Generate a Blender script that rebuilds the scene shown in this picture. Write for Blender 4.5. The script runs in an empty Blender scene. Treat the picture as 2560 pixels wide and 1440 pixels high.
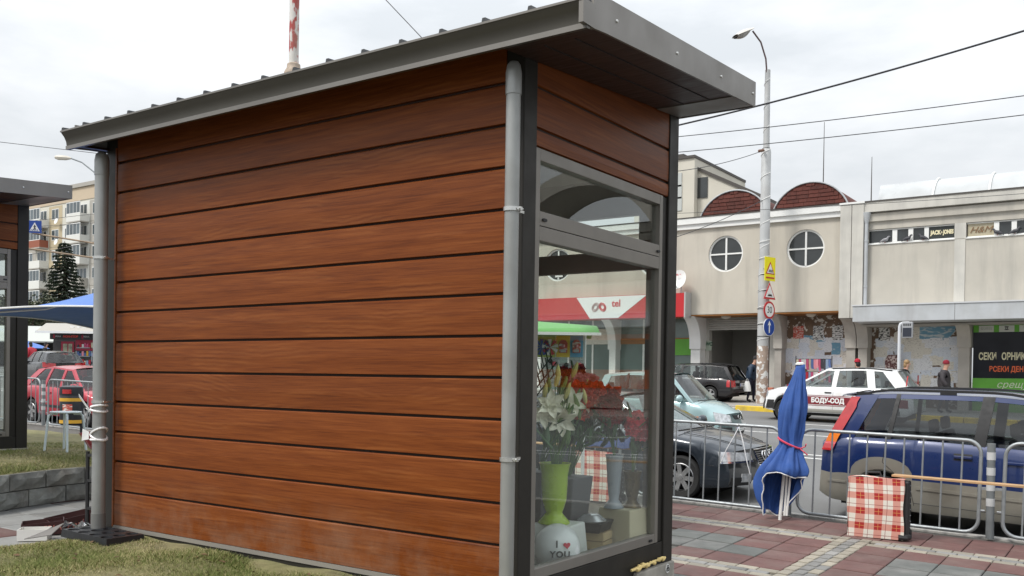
import bpy, bmesh, math, random
from mathutils import Vector, Matrix
R = math.radians
random.seed(7)
sc = bpy.context.scene
C = sc.collection
# ------------------------------------------------------------------ camera
F = 2316.0; DEL = R(.6); TH = .0152; PSI = R(34.82); EYE = 1.7
PXC = 1280.0; PYC = 945.0 + F * math.tan(DEL)
CAMROT = (Matrix.Rotation(PSI, 3, 'Z') @ Matrix.Rotation(math.pi / 2 - DEL, 3, 'X') @ Matrix.Rotation(TH, 3, 'Z'))
cam = bpy.data.objects.new('camera', bpy.data.cameras.new('camera'))
C.objects.link(cam); sc.camera = cam
cam.matrix_world = Matrix.Translation((0, 0, EYE)) @ CAMROT.to_4x4()
cam.data.sensor_width = 36.0; cam.data.lens = F / 2560 * 36
cam.data.shift_y = (PYC - 720) / 2560
cam.data.clip_start = .05; cam.data.clip_end = 2000
# ------------------------------------------------------------------ sky, sun, exposure
SUN_AZ, SUN_EL = R(208), R(52)
w = bpy.data.worlds.new('World'); sc.world = w; w.use_nodes = True
nt = w.node_tree; N = nt.nodes; LK = nt.links; N.clear()
out = N.new('ShaderNodeOutputWorld'); bg = N.new('ShaderNodeBackground'); LK.new(bg.outputs[0], out.inputs[0])
sky = N.new('ShaderNodeTexSky'); sky.sky_type = 'NISHITA'; sky.sun_disc = False
sky.sun_elevation = SUN_EL; sky.sun_rotation = SUN_AZ; sky.air_density = 1.5; sky.dust_density = 3
tc = N.new('ShaderNodeTexCoord')
sep = N.new('ShaderNodeSeparateXYZ'); LK.new(tc.outputs['Generated'], sep.inputs[0])
mp = N.new('ShaderNodeMapping'); mp.inputs['Scale'].default_value = (1, 1, 3.2); LK.new(tc.outputs['Generated'], mp.inputs[0])
nz = N.new('ShaderNodeTexNoise'); nz.inputs['Scale'].default_value = 3.0; nz.inputs['Detail'].default_value = 7
nz.inputs['Roughness'].default_value = .55; LK.new(mp.outputs[0], nz.inputs[0])
cr = N.new('ShaderNodeValToRGB'); cr.color_ramp.elements[0].position = .36; cr.color_ramp.elements[1].position = .66
cr.color_ramp.elements[0].color = (5.7, 6.0, 6.3, 1); cr.color_ramp.elements[1].color = (8.0, 8.15, 8.35, 1)
LK.new(nz.outputs[0], cr.inputs[0])
grad = N.new('ShaderNodeMapRange'); grad.inputs[1].default_value = 0; grad.inputs[2].default_value = 1
grad.inputs[3].default_value = .78; grad.inputs[4].default_value = 2.15; LK.new(sep.outputs[2], grad.inputs[0])
mul = N.new('ShaderNodeVectorMath'); mul.operation = 'MULTIPLY'; LK.new(cr.outputs[0], mul.inputs[0]); LK.new(grad.outputs[0], mul.inputs[1])
mx = N.new('ShaderNodeMixRGB'); mx.inputs[0].default_value = .93; LK.new(sky.outputs[0], mx.inputs[1]); LK.new(mul.outputs[0], mx.inputs[2])
LK.new(mx.outputs[0], bg.inputs[0]); bg.inputs[1].default_value = .1
sl = bpy.data.lights.new('sun', 'SUN'); sl.energy = 2.1; sl.angle = R(14); sl.color = (1, .965, .91)
so = bpy.data.objects.new('sun', sl); C.objects.link(so)
sd = Vector((math.sin(SUN_AZ) * math.cos(SUN_EL), math.cos(SUN_AZ) * math.cos(SUN_EL), math.sin(SUN_EL)))
so.rotation_euler = sd.to_track_quat('Z', 'Y').to_euler(); so.location = (0, -5, 30)
sc.view_settings.view_transform = 'Standard'; sc.view_settings.look = 'None'
sc.view_settings.exposure = .28; sc.view_settings.gamma = 1
sc.render.engine = 'CYCLES'
sc.cycles.max_bounces = 8; sc.cycles.transparent_max_bounces = 16; sc.cycles.sample_clamp_indirect = 8
sc.cycles.use_denoising = True
# ------------------------------------------------------------------ helpers
def ray(x, y):
    return CAMROT @ Vector(((x - PXC) / F, -(y - PYC) / F, -1))
E0 = Vector((0, 0, EYE))
def onY(x, y, Y): r = ray(x, y); return E0 + r * (Y / r.y)
def onX(x, y, X): r = ray(x, y); return E0 + r * (X / r.x)
def onZ(x, y, Z): r = ray(x, y); return E0 + r * ((Z - EYE) / r.z)
G0 = .01 - .022 * 1.6 - .026 * 11.4
def clamp(v, a, b): return max(a, min(b, v))
def G(X, Y): return G0 - .022 * clamp(X, -90, 40) + .026 * clamp(Y, -20, 70)     # the gently tilted street plane
def onG(x, y, off=0):
    r = ray(x, y); t = (G0 + off - EYE) / (r.z + .022 * r.x - .026 * r.y); return E0 + r * t
def atB(x, y, b):
    r = ray(x, y); d = -math.sin(PSI) * r.x + math.cos(PSI) * r.y; return E0 + r * (b / d)
def lerp(a, b, t): return a + (b - a) * t
def interp(tab, x):
    if x <= tab[0][0]: return tab[0][1]
    for (a, va), (b, vb) in zip(tab, tab[1:]):
        if x <= b: return va + (vb - va) * (x - a) / (b - a) if b > a else vb
    return tab[-1][1]
def smooth(tab, x):
    if x <= tab[0][0]: return tab[0][1]
    n = len(tab)
    for i in range(n - 1):
        a, va = tab[i]; b, vb = tab[i + 1]
        if x <= b:
            h = b - a; t = (x - a) / h; s = (vb - va) / h
            m0 = 0 if i == 0 else min(abs(s), abs((va - tab[i-1][1]) / (a - tab[i-1][0]))) * (1 if s > 0 else -1) if s * (va - tab[i-1][1]) > 0 else 0
            m1 = 0 if i == n - 2 else min(abs(s), abs((tab[i+2][1] - vb) / (tab[i+2][0] - b))) * (1 if s > 0 else -1) if s * (tab[i+2][1] - vb) > 0 else 0
            if i == 0: m0 = s
            if i == n - 2: m1 = s
            t2, t3 = t * t, t * t * t
            return (2*t3 - 3*t2 + 1) * va + (t3 - 2*t2 + t) * h * m0 + (-2*t3 + 3*t2) * vb + (t3 - t2) * h * m1
    return tab[-1][1]

MATS = {}
def mat(name, col, rough=.6, metal=0., var=0., vs=4., bump=0., bs=40., rnd=0., spec=.5, coat=0., stretch=None, col2=None, thr=None, ts=3., dirt=None, ds=1.2, dt=.55, streak=None):
    """col +- value noise (var at scale vs), per-object variation rnd, patches of col2 where noise(ts)>thr, dirt colour in soft blotches"""
    if name in MATS: return MATS[name]
    m = bpy.data.materials.new(name); m.use_nodes = True; t = m.node_tree; n = t.nodes; l = t.links
    b = n['Principled BSDF']; b.inputs['Roughness'].default_value = rough; b.inputs['Metallic'].default_value = metal
    b.inputs['Specular IOR Level'].default_value = spec; b.inputs['Coat Weight'].default_value = coat; b.inputs['Coat Roughness'].default_value = .06
    m.diffuse_color = (*col, 1)
    co = n.new('ShaderNodeTexCoord').outputs['Object']
    oi = n.new('ShaderNodeObjectInfo')
    if rnd:
        add = n.new('ShaderNodeVectorMath'); add.operation = 'ADD'; sc_ = n.new('ShaderNodeVectorMath'); sc_.operation = 'SCALE'
        sc_.inputs[0].default_value = (17, 31, 11); l.new(oi.outputs['Random'], sc_.inputs['Scale']); l.new(co, add.inputs[0]); l.new(sc_.outputs[0], add.inputs[1]); co = add.outputs[0]
    if stretch:
        mpp = n.new('ShaderNodeMapping'); mpp.inputs['Scale'].default_value = stretch; l.new(co, mpp.inputs[0]); co = mpp.outputs[0]
    cur = None
    rgb = n.new('ShaderNodeRGB'); rgb.outputs[0].default_value = (*col, 1); cur = rgb.outputs[0]
    def noise(s, d=5):
        q = n.new('ShaderNodeTexNoise'); q.inputs['Scale'].default_value = s; q.inputs['Detail'].default_value = d; l.new(co, q.inputs[0]); return q.outputs[0]
    if col2 is not None:
        rp = n.new('ShaderNodeValToRGB'); rp.color_ramp.elements[0].position = thr - .02; rp.color_ramp.elements[1].position = thr + .02
        l.new(noise(ts, 7), rp.inputs[0]); q = n.new('ShaderNodeMixRGB'); q.inputs[2].default_value = (*col2, 1); l.new(rp.outputs[0], q.inputs[0]); l.new(cur, q.inputs[1]); cur = q.outputs[0]
    if dirt is not None:
        rp = n.new('ShaderNodeMapRange'); rp.inputs[1].default_value = dt - .15; rp.inputs[2].default_value = dt + .2; rp.inputs[4].default_value = .8
        l.new(noise(ds, 6), rp.inputs[0]); q = n.new('ShaderNodeMixRGB'); q.inputs[2].default_value = (*dirt, 1); l.new(rp.outputs[0], q.inputs[0]); l.new(cur, q.inputs[1]); cur = q.outputs[0]
    if streak is not None:
        mp2 = n.new('ShaderNodeMapping'); mp2.inputs['Scale'].default_value = (1.6, 1.6, .16); l.new(co, mp2.inputs[0]); q2 = n.new('ShaderNodeTexNoise'); q2.inputs['Scale'].default_value = 1; q2.inputs['Detail'].default_value = 8; q2.inputs['Roughness'].default_value = .65; l.new(mp2.outputs[0], q2.inputs[0])
        rp = n.new('ShaderNodeMapRange'); rp.inputs[1].default_value = .48; rp.inputs[2].default_value = .78; rp.inputs[4].default_value = .75; l.new(q2.outputs[0], rp.inputs[0]); q = n.new('ShaderNodeMixRGB'); q.inputs[2].default_value = (*streak, 1); l.new(rp.outputs[0], q.inputs[0]); l.new(cur, q.inputs[1]); cur = q.outputs[0]
    if var or rnd:
        h = n.new('ShaderNodeHueSaturation'); l.new(cur, h.inputs['Color'])
        v = n.new('ShaderNodeMapRange'); v.inputs[1].default_value = .3; v.inputs[2].default_value = .7; v.inputs[3].default_value = 1 - var; v.inputs[4].default_value = 1 + var
        l.new(noise(vs), v.inputs[0]); val = v.outputs[0]
        if rnd:
            rr = n.new('ShaderNodeMapRange'); rr.inputs[3].default_value = -rnd; rr.inputs[4].default_value = rnd; l.new(oi.outputs['Random'], rr.inputs[0])
            ad = n.new('ShaderNodeMath'); ad.operation = 'ADD'; l.new(val, ad.inputs[0]); l.new(rr.outputs[0], ad.inputs[1]); val = ad.outputs[0]
        l.new(val, h.inputs['Value']); cur = h.outputs[0]
        rv = n.new('ShaderNodeMapRange'); rv.inputs[1].default_value = .3; rv.inputs[2].default_value = .7; rv.inputs[3].default_value = clamp(rough - .08, .02, 1); rv.inputs[4].default_value = clamp(rough + .1, 0, 1)
        l.new(noise(vs * 2.3), rv.inputs[0]); l.new(rv.outputs[0], b.inputs['Roughness'])
    l.new(cur, b.inputs['Base Color'])
    if bump:
        bp = n.new('ShaderNodeBump'); bp.inputs['Strength'].default_value = bump; bp.inputs['Distance'].default_value = .01; l.new(noise(bs, 6), bp.inputs['Height']); l.new(bp.outputs[0], b.inputs['Normal'])
    MATS[name] = m; return m
def emis(name, col, s):
    m = bpy.data.materials.new(name); m.use_nodes = True; b = m.node_tree.nodes['Principled BSDF']
    b.inputs['Base Color'].default_value = (*col, 1); b.inputs['Emission Color'].default_value = (*col, 1); b.inputs['Emission Strength'].default_value = s; MATS[name] = m; return m
def glass(name, tint=(.9, .95, .93), refl=1.0, ior=1.5):
    """thin pane: fresnel mirror over straight-through transparency"""
    m = bpy.data.materials.new(name); m.use_nodes = True; t = m.node_tree; n = t.nodes; l = t.links; n.clear()
    o = n.new('ShaderNodeOutputMaterial'); mixn = n.new('ShaderNodeMixShader'); tr = n.new('ShaderNodeBsdfTransparent'); gl = n.new('ShaderNodeBsdfGlossy')
    tr.inputs[0].default_value = (*tint, 1); gl.inputs['Roughness'].default_value = .0; gl.inputs[0].default_value = (1, 1, 1, 1)
    ge = n.new('ShaderNodeNewGeometry'); dp = n.new('ShaderNodeVectorMath'); dp.operation = 'DOT_PRODUCT'
    l.new(ge.outputs['Incoming'], dp.inputs[0]); l.new(ge.outputs['Normal'], dp.inputs[1])
    ab = n.new('ShaderNodeMath'); ab.operation = 'ABSOLUTE'; l.new(dp.outputs['Value'], ab.inputs[0])
    iv = n.new('ShaderNodeMath'); iv.operation = 'SUBTRACT'; iv.inputs[0].default_value = 1; l.new(ab.outputs[0], iv.inputs[1])
    pw = n.new('ShaderNodeMath'); pw.operation = 'POWER'; pw.inputs[1].default_value = 4.6; l.new(iv.outputs[0], pw.inputs[0])
    f0 = min(.9, .045 * refl)
    mr = n.new('ShaderNodeMapRange'); mr.inputs[3].default_value = f0; mr.inputs[4].default_value = 1.0; l.new(pw.outputs[0], mr.inputs[0])
    l.new(mr.outputs[0], mixn.inputs[0]); l.new(tr.outputs[0], mixn.inputs[1]); l.new(gl.outputs[0], mixn.inputs[2]); l.new(mixn.outputs[0], o.inputs[0])
    MATS[name] = m; return m

class MB:
    def __init__(s): s.v = []; s.f = []; s.mi = []
    def add(s, vs, fs, mi=0):
        o = len(s.v); s.v += [tuple(p) for p in vs]
        for f in fs: s.f.append(tuple(i + o for i in f)); s.mi.append(mi)
        return s
    def box(s, a, b, mi=0):
        x0, y0, z0 = a; x1, y1, z1 = b
        if x0 > x1: x0, x1 = x1, x0
        if y0 > y1: y0, y1 = y1, y0
        if z0 > z1: z0, z1 = z1, z0
        return s.add([(x0,y0,z0),(x1,y0,z0),(x1,y1,z0),(x0,y1,z0),(x0,y0,z1),(x1,y0,z1),(x1,y1,z1),(x0,y1,z1)],
                     [(0,3,2,1),(4,5,6,7),(0,1,5,4),(1,2,6,5),(2,3,7,6),(3,0,4,7)], mi)
    def cbox(s, c, d, mi=0): return s.box([c[i] - d[i] / 2 for i in range(3)], [c[i] + d[i] / 2 for i in range(3)], mi)
    def obox(s, p, q, wd, ht, up=(0, 0, 1), mi=0):
        """bar from p to q, width wd, height ht"""
        p = Vector(p); q = Vector(q); d = (q - p).normalized(); sd = d.cross(Vector(up))
        if sd.length < 1e-5: sd = Vector((1, 0, 0))
        sd.normalize(); u = sd.cross(d)
        a = sd * (wd / 2); b = u * (ht / 2)
        return s.add([p-a-b, p+a-b, p+a+b, p-a+b, q-a-b, q+a-b, q+a+b, q-a+b], [(0,3,2,1),(4,5,6,7),(0,1,5,4),(1,2,6,5),(2,3,7,6),(3,0,4,7)], mi)
    def tube(s, pts, r, n=8, closed=False, cap=True, mi=0):
        pts = [Vector(p) for p in pts]; k = len(pts); rings = []
        rs = r if isinstance(r, (list, tuple)) else [r] * k
        prev = None
        for i, p in enumerate(pts):
            if closed: d = pts[(i + 1) % k] - pts[i - 1]
            else: d = pts[min(i + 1, k - 1)] - pts[max(i - 1, 0)]
            d.normalize()
            if prev is None:
                u = d.orthogonal().normalized()
            else:
                u = (prev - d * prev.dot(d)).normalized()
            prev = u; v = d.cross(u)
            rings.append([p + (u * math.cos(2*math.pi*j/n) + v * math.sin(2*math.pi*j/n)) * rs[i] for j in range(n)])
        vs = [q for rg in rings for q in rg]; fs = []
        for i in range(k if closed else k - 1):
            a = i * n; b = ((i + 1) % k) * n
            for j in range(n): fs.append((a + j, a + (j+1) % n, b + (j+1) % n, b + j))
        if cap and not closed: fs += [tuple(range(n - 1, -1, -1)), tuple(range((k-1)*n, k*n))]
        return s.add(vs, fs, mi)
    def lathe(s, prof, c=(0, 0, 0), n=16, mi=0, wob=None, cap=True):
        """prof: list of (r, z)"""
        vs = []; fs = []; k = len(prof)
        for r, z in prof:
            for j in range(n):
                a = 2*math.pi*j/n; rr = r * (1 + (wob(a, z) if wob else 0)); vs.append((c[0] + rr*math.cos(a), c[1] + rr*math.sin(a), c[2] + z))
        for i in range(k - 1):
            for j in range(n): fs.append((i*n + j, i*n + (j+1) % n, (i+1)*n + (j+1) % n, (i+1)*n + j))
        if cap and prof[0][0] > 1e-6: fs.append(tuple(range(n - 1, -1, -1)))
        if cap and prof[-1][0] > 1e-6: fs.append(tuple(range((k-1)*n, k*n)))
        return s.add(vs, fs, mi)
    def prism(s, poly, h, ax='z', o=(0, 0, 0), mi=0):
        """2D polygon extruded from h[0] to h[1] along ax; x: poly=(y,z), y: poly=(x,z), z: poly=(x,y)"""
        def P(p, t):
            return {'x': (t, p[0], p[1]), 'y': (p[0], t, p[1]), 'z': (p[0], p[1], t)}[ax]
        k = len(poly); vs = [tuple(a + b for a, b in zip(P(p, h[0]), o)) for p in poly] + [tuple(a + b for a, b in zip(P(p, h[1]), o)) for p in poly]
        fs = [tuple(range(k - 1, -1, -1)), tuple(range(k, 2*k))] + [(i, (i+1) % k, k + (i+1) % k, k + i) for i in range(k)]
        return s.add(vs, fs, mi)
    def grid(s, fn, nu, nv, mi=0, close=False):
        vs = [fn(i / (nu - 1), j / (nv - 1)) for i in range(nu) for j in range(nv)]
        fs = [(i*nv + j, (i+1)*nv + j, (i+1)*nv + j + 1, i*nv + j + 1) for i in range(nu - 1) for j in range(nv - 1)]
        return s.add(vs, fs, mi)
    def sphere(s, c, r, nu=10, nv=14, mi=0):
        rr = r if isinstance(r, (tuple, list)) else (r, r, r)
        pr = [(max(0., math.sin(math.pi*i/nu)), -math.cos(math.pi*i/nu)) for i in range(nu + 1)]
        o = len(s.v); s.lathe(pr, (0, 0, 0), nv, mi)
        for i in range(o, len(s.v)): p = s.v[i]; s.v[i] = (c[0] + p[0]*rr[0], c[1] + p[1]*rr[1], c[2] + p[2]*rr[2])
        return s
    def xf(s, M_):
        s.v = [tuple(M_ @ Vector(p)) for p in s.v]; return s
    def build(s, name, m=None, parent=None, smooth=False, bevel=0, fix=True, seg=2, angle=40):
        me = bpy.data.meshes.new(name); me.from_pydata(s.v, [], s.f)
        ms = m if isinstance(m, (list, tuple)) else [m]
        for q in ms:
            if q: me.materials.append(q)
        if len(ms) > 1: me.polygons.foreach_set('material_index', s.mi)
        if fix:
            b = bmesh.new(); b.from_mesh(me); bmesh.ops.recalc_face_normals(b, faces=b.faces[:]); b.to_mesh(me); b.free()
        if smooth:
            me.polygons.foreach_set('use_smooth', [True] * len(me.polygons)); me.set_sharp_from_angle(angle=R(angle))
        me.update()
        o = bpy.data.objects.new(name, me); C.objects.link(o)
        if parent: o.parent = parent
        if bevel:
            bv = o.modifiers.new('b', 'BEVEL'); bv.width = bevel; bv.segments = seg; bv.limit_method = 'ANGLE'; bv.angle_limit = R(35)
        return o
def tag(o, label=None, cat=None, group=None, kind=None):
    if label: o['label'] = label
    if cat: o['category'] = cat
    if group: o['group'] = group
    if kind: o['kind'] = kind
    return o
def empty(name, loc=(0, 0, 0), rz=0, label=None, cat=None, group=None):
    o = bpy.data.objects.new(name, None); C.objects.link(o); o.location = loc; o.rotation_euler = (0, 0, rz); o.empty_display_size = .2
    return tag(o, label, cat, group)
def inst(me, name, parent, loc=(0, 0, 0), rot=(0, 0, 0), scale=(1, 1, 1), mods=None):
    o = bpy.data.objects.new(name, me); C.objects.link(o); o.location = loc; o.rotation_euler = rot; o.scale = scale
    if parent: o.parent = parent
    return o
def copy_tree(o, parent=None):
    c = o.copy(); C.objects.link(c); c.parent = parent
    for ch in o.children: copy_tree(ch, c)
    return c
def text(body, size, m, parent, loc, rot, name='lettering', align='CENTER', ext=.002, sx=1., shear=0., bold=0., spacing=1.):
    cu = bpy.data.curves.new(name, 'FONT'); cu.body = body; cu.size = size; cu.align_x = align; cu.align_y = 'CENTER'; cu.extrude = ext; cu.shear = shear; cu.offset = bold; cu.space_character = spacing
    cu.resolution_u = 3; cu.materials.append(m)
    o = bpy.data.objects.new(name, cu); C.objects.link(o); o.location = loc; o.rotation_euler = rot; o.scale = (sx, 1, 1)
    if parent: o.parent = parent
    TEXTS.append(o); return o
TEXTS = []
FRONT = (R(90), 0, 0)          # text facing -Y
EAST = (R(90), 0, R(90))       # text facing +X
def arc(c, r, a0, a1, n): return [(c[0] + r*math.cos(lerp(a0, a1, i/n)), c[1] + r*math.sin(lerp(a0, a1, i/n))) for i in range(n + 1)]
# ================================================================== SETTING: ground, road, pavements, lawns
M_asph = mat('asphalt', (.17, .17, .168), .85, var=.12, vs=.7, bump=.35, bs=90, dirt=(.11, .11, .11), ds=.35)
M_pavbase = mat('paving_bed', (.1, .093, .083), .9, var=.2, vs=6, bump=.3, bs=60)
M_far = mat('far_pavement', (.36, .345, .32), .85, var=.12, vs=2, bump=.3, bs=40, dirt=(.24, .22, .2), ds=.5)
M_red = mat('red_tile', (.125, .062, .055), .75, var=.14, vs=5, bump=.25, bs=70, rnd=.14, dirt=(.16, .12, .105), ds=2.2, dt=.62)
M_grey = mat('grey_tile', (.105, .11, .103), .75, var=.14, vs=5, bump=.25, bs=70, rnd=.12, dirt=(.24, .23, .22), ds=2.2, dt=.62)
M_lgrey = mat('light_grey_tile', (.27, .27, .26), .75, var=.1, vs=5, bump=.25, bs=70, rnd=.1, dirt=(.19, .18, .165), ds=2.2, dt=.6)
M_cream = mat('cream_sett', (.29, .262, .21), .78, var=.12, vs=6, bump=.25, bs=70, rnd=.16, dirt=(.2, .18, .155), ds=3, dt=.6)
M_sett = mat('grey_sett', (.21, .205, .195), .78, var=.12, vs=6, bump=.25, bs=70, rnd=.25)
M_yel = mat('yellow_paint', (.72, .5, .03), .6, var=.12, vs=3, dirt=(.3, .25, .15), ds=2.5, dt=.6)
M_line = mat('road_paint', (.68, .68, .66), .7, var=.1, vs=3, col2=(.2, .2, .2), thr=.66, ts=9)
M_kerb = mat('kerb_concrete', (.36, .35, .33), .85, var=.15, vs=4, bump=.3, bs=50)

def sheet(name, x0, x1, y0, y1, off, m, step=6., kind='structure'):
    nx = max(2, int(abs(x1 - x0) / step) + 1); ny = max(2, int(abs(y1 - y0) / step) + 1)
    b = MB(); b.grid(lambda u, v: (lerp(x0, x1, u), lerp(y0, y1, v), G(lerp(x0, x1, u), lerp(y0, y1, v)) + off), nx, ny)
    o = b.build(name, m, fix=False); tag(o, kind=kind); return o
KY = 11.62          # near kerb line
FKY = 32.0          # far kerb line
g = sheet('ground', -900, 900, -600, 900, -.32, mat('distant_ground', (.2, .2, .185), .9, var=.15, vs=.05), 30)
road = sheet('road', -220, 120, KY, FKY, -.12, M_asph, 4)
# lane markings, painted on the road
def stripe(y, x0, x1, wd=.13):
    b = MB(); n = max(2, int((x1 - x0) / 2) + 1)
    b.grid(lambda u, v: (lerp(x0, x1, u), y + (v - .5) * wd, G(lerp(x0, x1, u), y + (v - .5) * wd) - .1155), n, 2)
    return b.build('lane_marking', M_line, road, fix=False)
for p0 in ((1900, 1110), (1950, 1145), (1990, 1050), (1890, 1050)):
    pass
yA = onG(1900, 1078, -.12).y; yB = onG(1870, 1145, -.12).y; yC = onG(1950, 1055, -.12).y
stripe(onG(1930, 1138, -.12).y, -60, 60); stripe(onG(1930, 1133, -.12).y + .25, -60, 60)
for k in range(-12, 12):
    stripe(onG(1900, 1080, -.12).y, k * 5.2 - 10, k * 5.2 - 6.6)
    stripe(onG(1900, 1054, -.12).y, k * 5.2 - 9, k * 5.2 - 5.8)
# near pavement: a slab with a kerb edge; pieces laid on it below
def slab(name, x0, x1, y0, y1, off, m, depth=.3):
    b = MB(); nx = int((x1 - x0) / 5) + 2
    for i in range(nx):
        pass
    xs = [lerp(x0, x1, i / (nx - 1)) for i in range(nx)]
    vs = []; fs = []
    for x in xs:
        vs += [(x, y0, G(x, y0) + off - depth), (x, y0, G(x, y0) + off), (x, y1, G(x, y1) + off), (x, y1, G(x, y1) + off - depth)]
    for i in range(nx - 1):
        a = i * 4; fs += [(a, a+4, a+5, a+1), (a+1, a+5, a+6, a+2), (a+2, a+6, a+7, a+3)]
    b.add(vs, fs); o = b.build(name, m, fix=False); tag(o, kind='structure'); return o
pav = slab('pavement', -89, 39, -19.5, KY - .14, -.024, M_pavbase)
farpav = slab('far_pavement', -48, 39, FKY + .16, 60, .02, M_far)
sq = slab('town_square', -89, -48.02, FKY + .16, 69, -.1, M_asph)
# near kerb: one stone after the other
kb = empty('kerb'); tag(kb, kind='structure')
for k in range(-22, 6):
    x0 = k * 1.0 - .495; x1 = k * 1.0 + .495
    b = MB(); b.add([(x0, KY-.135, G(x0, KY)-.3), (x1, KY-.135, G(x1, KY)-.3), (x1, KY, G(x1, KY)-.3), (x0, KY, G(x0, KY)-.3),
                     (x0, KY-.135, G(x0, KY)), (x1, KY-.135, G(x1, KY)), (x1, KY, G(x1, KY)-.004), (x0, KY, G(x0, KY)-.004)],
                    [(0,3,2,1),(4,5,6,7),(0,1,5,4),(1,2,6,5),(2,3,7,6),(3,0,4,7)])
    b.build('kerb_stone', M_kerb, kb, bevel=.01)
fk = empty('yellow_kerb'); tag(fk, kind='structure')
xk0 = onY(1838, 1015, FKY).x
for k in range(0, 14):
    x0 = xk0 + k * 1.5; x1 = x0 + 1.48; y0, y1 = FKY, FKY + .155
    b = MB(); b.add([(x0, y0, G(x0, y0)-.3), (x1, y0, G(x1, y0)-.3), (x1, y1, G(x1, y1)-.3), (x0, y1, G(x0, y1)-.3),
                     (x0, y0, G(x0, y0)+.05), (x1, y0, G(x1, y0)+.05), (x1, y1, G(x1, y1)+.06), (x0, y1, G(x0, y1)+.06)],
                    [(0,3,2,1),(4,5,6,7),(0,1,5,4),(1,2,6,5),(2,3,7,6),(3,0,4,7)])
    b.build('kerb_stone', M_yel, fk, bevel=.015)
for k in range(1, 16):
    x0 = xk0 - k * 1.5; x1 = x0 + 1.48; y0, y1 = FKY, FKY + .155
    b = MB(); b.add([(x0, y0, G(x0, y0)-.3), (x1, y0, G(x1, y0)-.3), (x1, y1, G(x1, y1)-.3), (x0, y1, G(x0, y1)-.3),
                     (x0, y0, G(x0, y0)-.06), (x1, y0, G(x1, y0)-.06), (x1, y1, G(x1, y1)-.02), (x0, y1, G(x0, y1)-.02)],
                    [(0,3,2,1),(4,5,6,7),(0,1,5,4),(1,2,6,5),(2,3,7,6),(3,0,4,7)])
    b.build('kerb_stone', M_kerb, fk)
# pavers of the pavement right of the kiosk, each an own piece
def piece_mesh(nm, sx, sy, m):
    b = MB(); h = .03; e = .006
    b.add([(-sx/2, -sy/2, -h), (sx/2, -sy/2, -h), (sx/2, sy/2, -h), (-sx/2, sy/2, -h), (-sx/2, -sy/2, -e), (sx/2, -sy/2, -e), (sx/2, sy/2, -e), (-sx/2, sy/2, -e),
           (-sx/2+e, -sy/2+e, 0), (sx/2-e, -sy/2+e, 0), (sx/2-e, sy/2-e, 0), (-sx/2+e, sy/2-e, 0)],
          [(0,1,5,4),(1,2,6,5),(2,3,7,6),(3,0,4,7),(4,5,9,8),(5,6,10,9),(6,7,11,10),(7,4,8,11),(8,9,10,11)])
    me = bpy.data.meshes.new(nm); me.from_pydata(b.v, [], b.f); me.materials.append(m); return me
T = .4; S = .11
tile_r = piece_mesh('tile', T - .01, T - .01, M_red); tile_g = piece_mesh('tile', T - .01, T - .01, M_grey); tile_l = piece_mesh('tile', T - .01, T - .01, M_lgrey)
set_c = piece_mesh('sett', .2 - .008, S - .008, M_cream); set_g = piece_mesh('sett', .2 - .008, S - .008, M_sett)
GROT = (math.atan(.026), math.atan(.022), 0)
rn = random.Random(3)
def lay(me, nm, x, y, rz=0, par=pav):
    z = G(x, y) + rn.uniform(-.002, .002)
    o = inst(me, nm, par, (x, y, z), (GROT[0] + rn.uniform(-.004, .004), GROT[1] + rn.uniform(-.004, .004), rz + rn.uniform(-.008, .008))); return o
def inview(x, y, m=30):
    v = CAMROT.transposed() @ (Vector((x, y, G(x, y))) - E0)
    if v.z > -.5: return False
    px = PXC + F * v.x / -v.z; py = PYC - F * v.y / -v.z
    return -m < px < 2560 + m and py < 1440 + m * 2
SY1, SY2 = 10.13, 8.12       # long sett bands (y of their near edge), three rows of .11
CX = -2.82                    # cross band
n_sett = n_tile = 0
def visible_right(x, y):
    # right of the kiosk end as seen from the camera
    if not inview(x, y): return False
    v = CAMROT.transposed() @ (Vector((x, y, G(x, y))) - E0); px = PXC + F * v.x / -v.z
    return px > 1640
for y0 in (SY1, SY2):
    for r_ in range(3):
        x = CX + .33 + .1 + (.05 if r_ == 1 else 0)
        for sgn, xs in ((1, CX + .33), (-1, CX)):
            for k in range(24):
                xx = xs + sgn * (.1 + .2 * k) + (.06 if r_ == 1 else 0) * sgn; yy = y0 + S * (r_ + .5)
                if visible_right(xx, yy):
                    lay(set_g if r_ == 1 else set_c, 'sett', xx, yy); n_sett += 1
for r_ in range(3):
    for k in range(-30, 14):
        yy = SY1 + .1 + .2 * k + (.1 if r_ == 1 else 0); xx = CX + S * (r_ + .5)
        if yy < 11.4 and not (yy > SY1 + .35) and visible_right(xx, yy): lay(set_g if r_ == 1 or rn.random() < .06 else set_c, 'sett', xx, yy, R(90)); n_sett += 1
def field(x0, sx, y0, nx, ny, ring):
    global n_tile
    for i in range(nx):
        for j in range(ny):
            xx = x0 + sx * T * (i + .5); yy = y0 + T * (j + .5) * ((SY1 - SY2 - .33) / (4 * T))
            if not visible_right(xx, yy): continue
            inner = 1 <= j <= ny - 2 and i >= 1 and (i % 6) in (1, 2, 3, 4)
            if ring == 0: inner = inner and not (i % 6 == 1 and j == 2)
            lay(tile_g if inner else tile_r, 'tile', xx, yy); n_tile += 1
fy = SY2 + .33
field(CX, -1, fy, 12, 4, 0); field(CX + .33, 1, fy, 12, 4, 1)
for i in range(12):
    for j in range(1):
        for sx, x0 in ((-1, CX), (1, CX + .33)):
            for jj in range(8):
                xx = x0 + sx * T * (i + .5); yy = SY2 - T * (jj + .5)
                if visible_right(xx, yy): lay(tile_g if (jj in (1, 2) and i >= 1) else tile_r, 'tile', xx, yy); n_tile += 1
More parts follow.
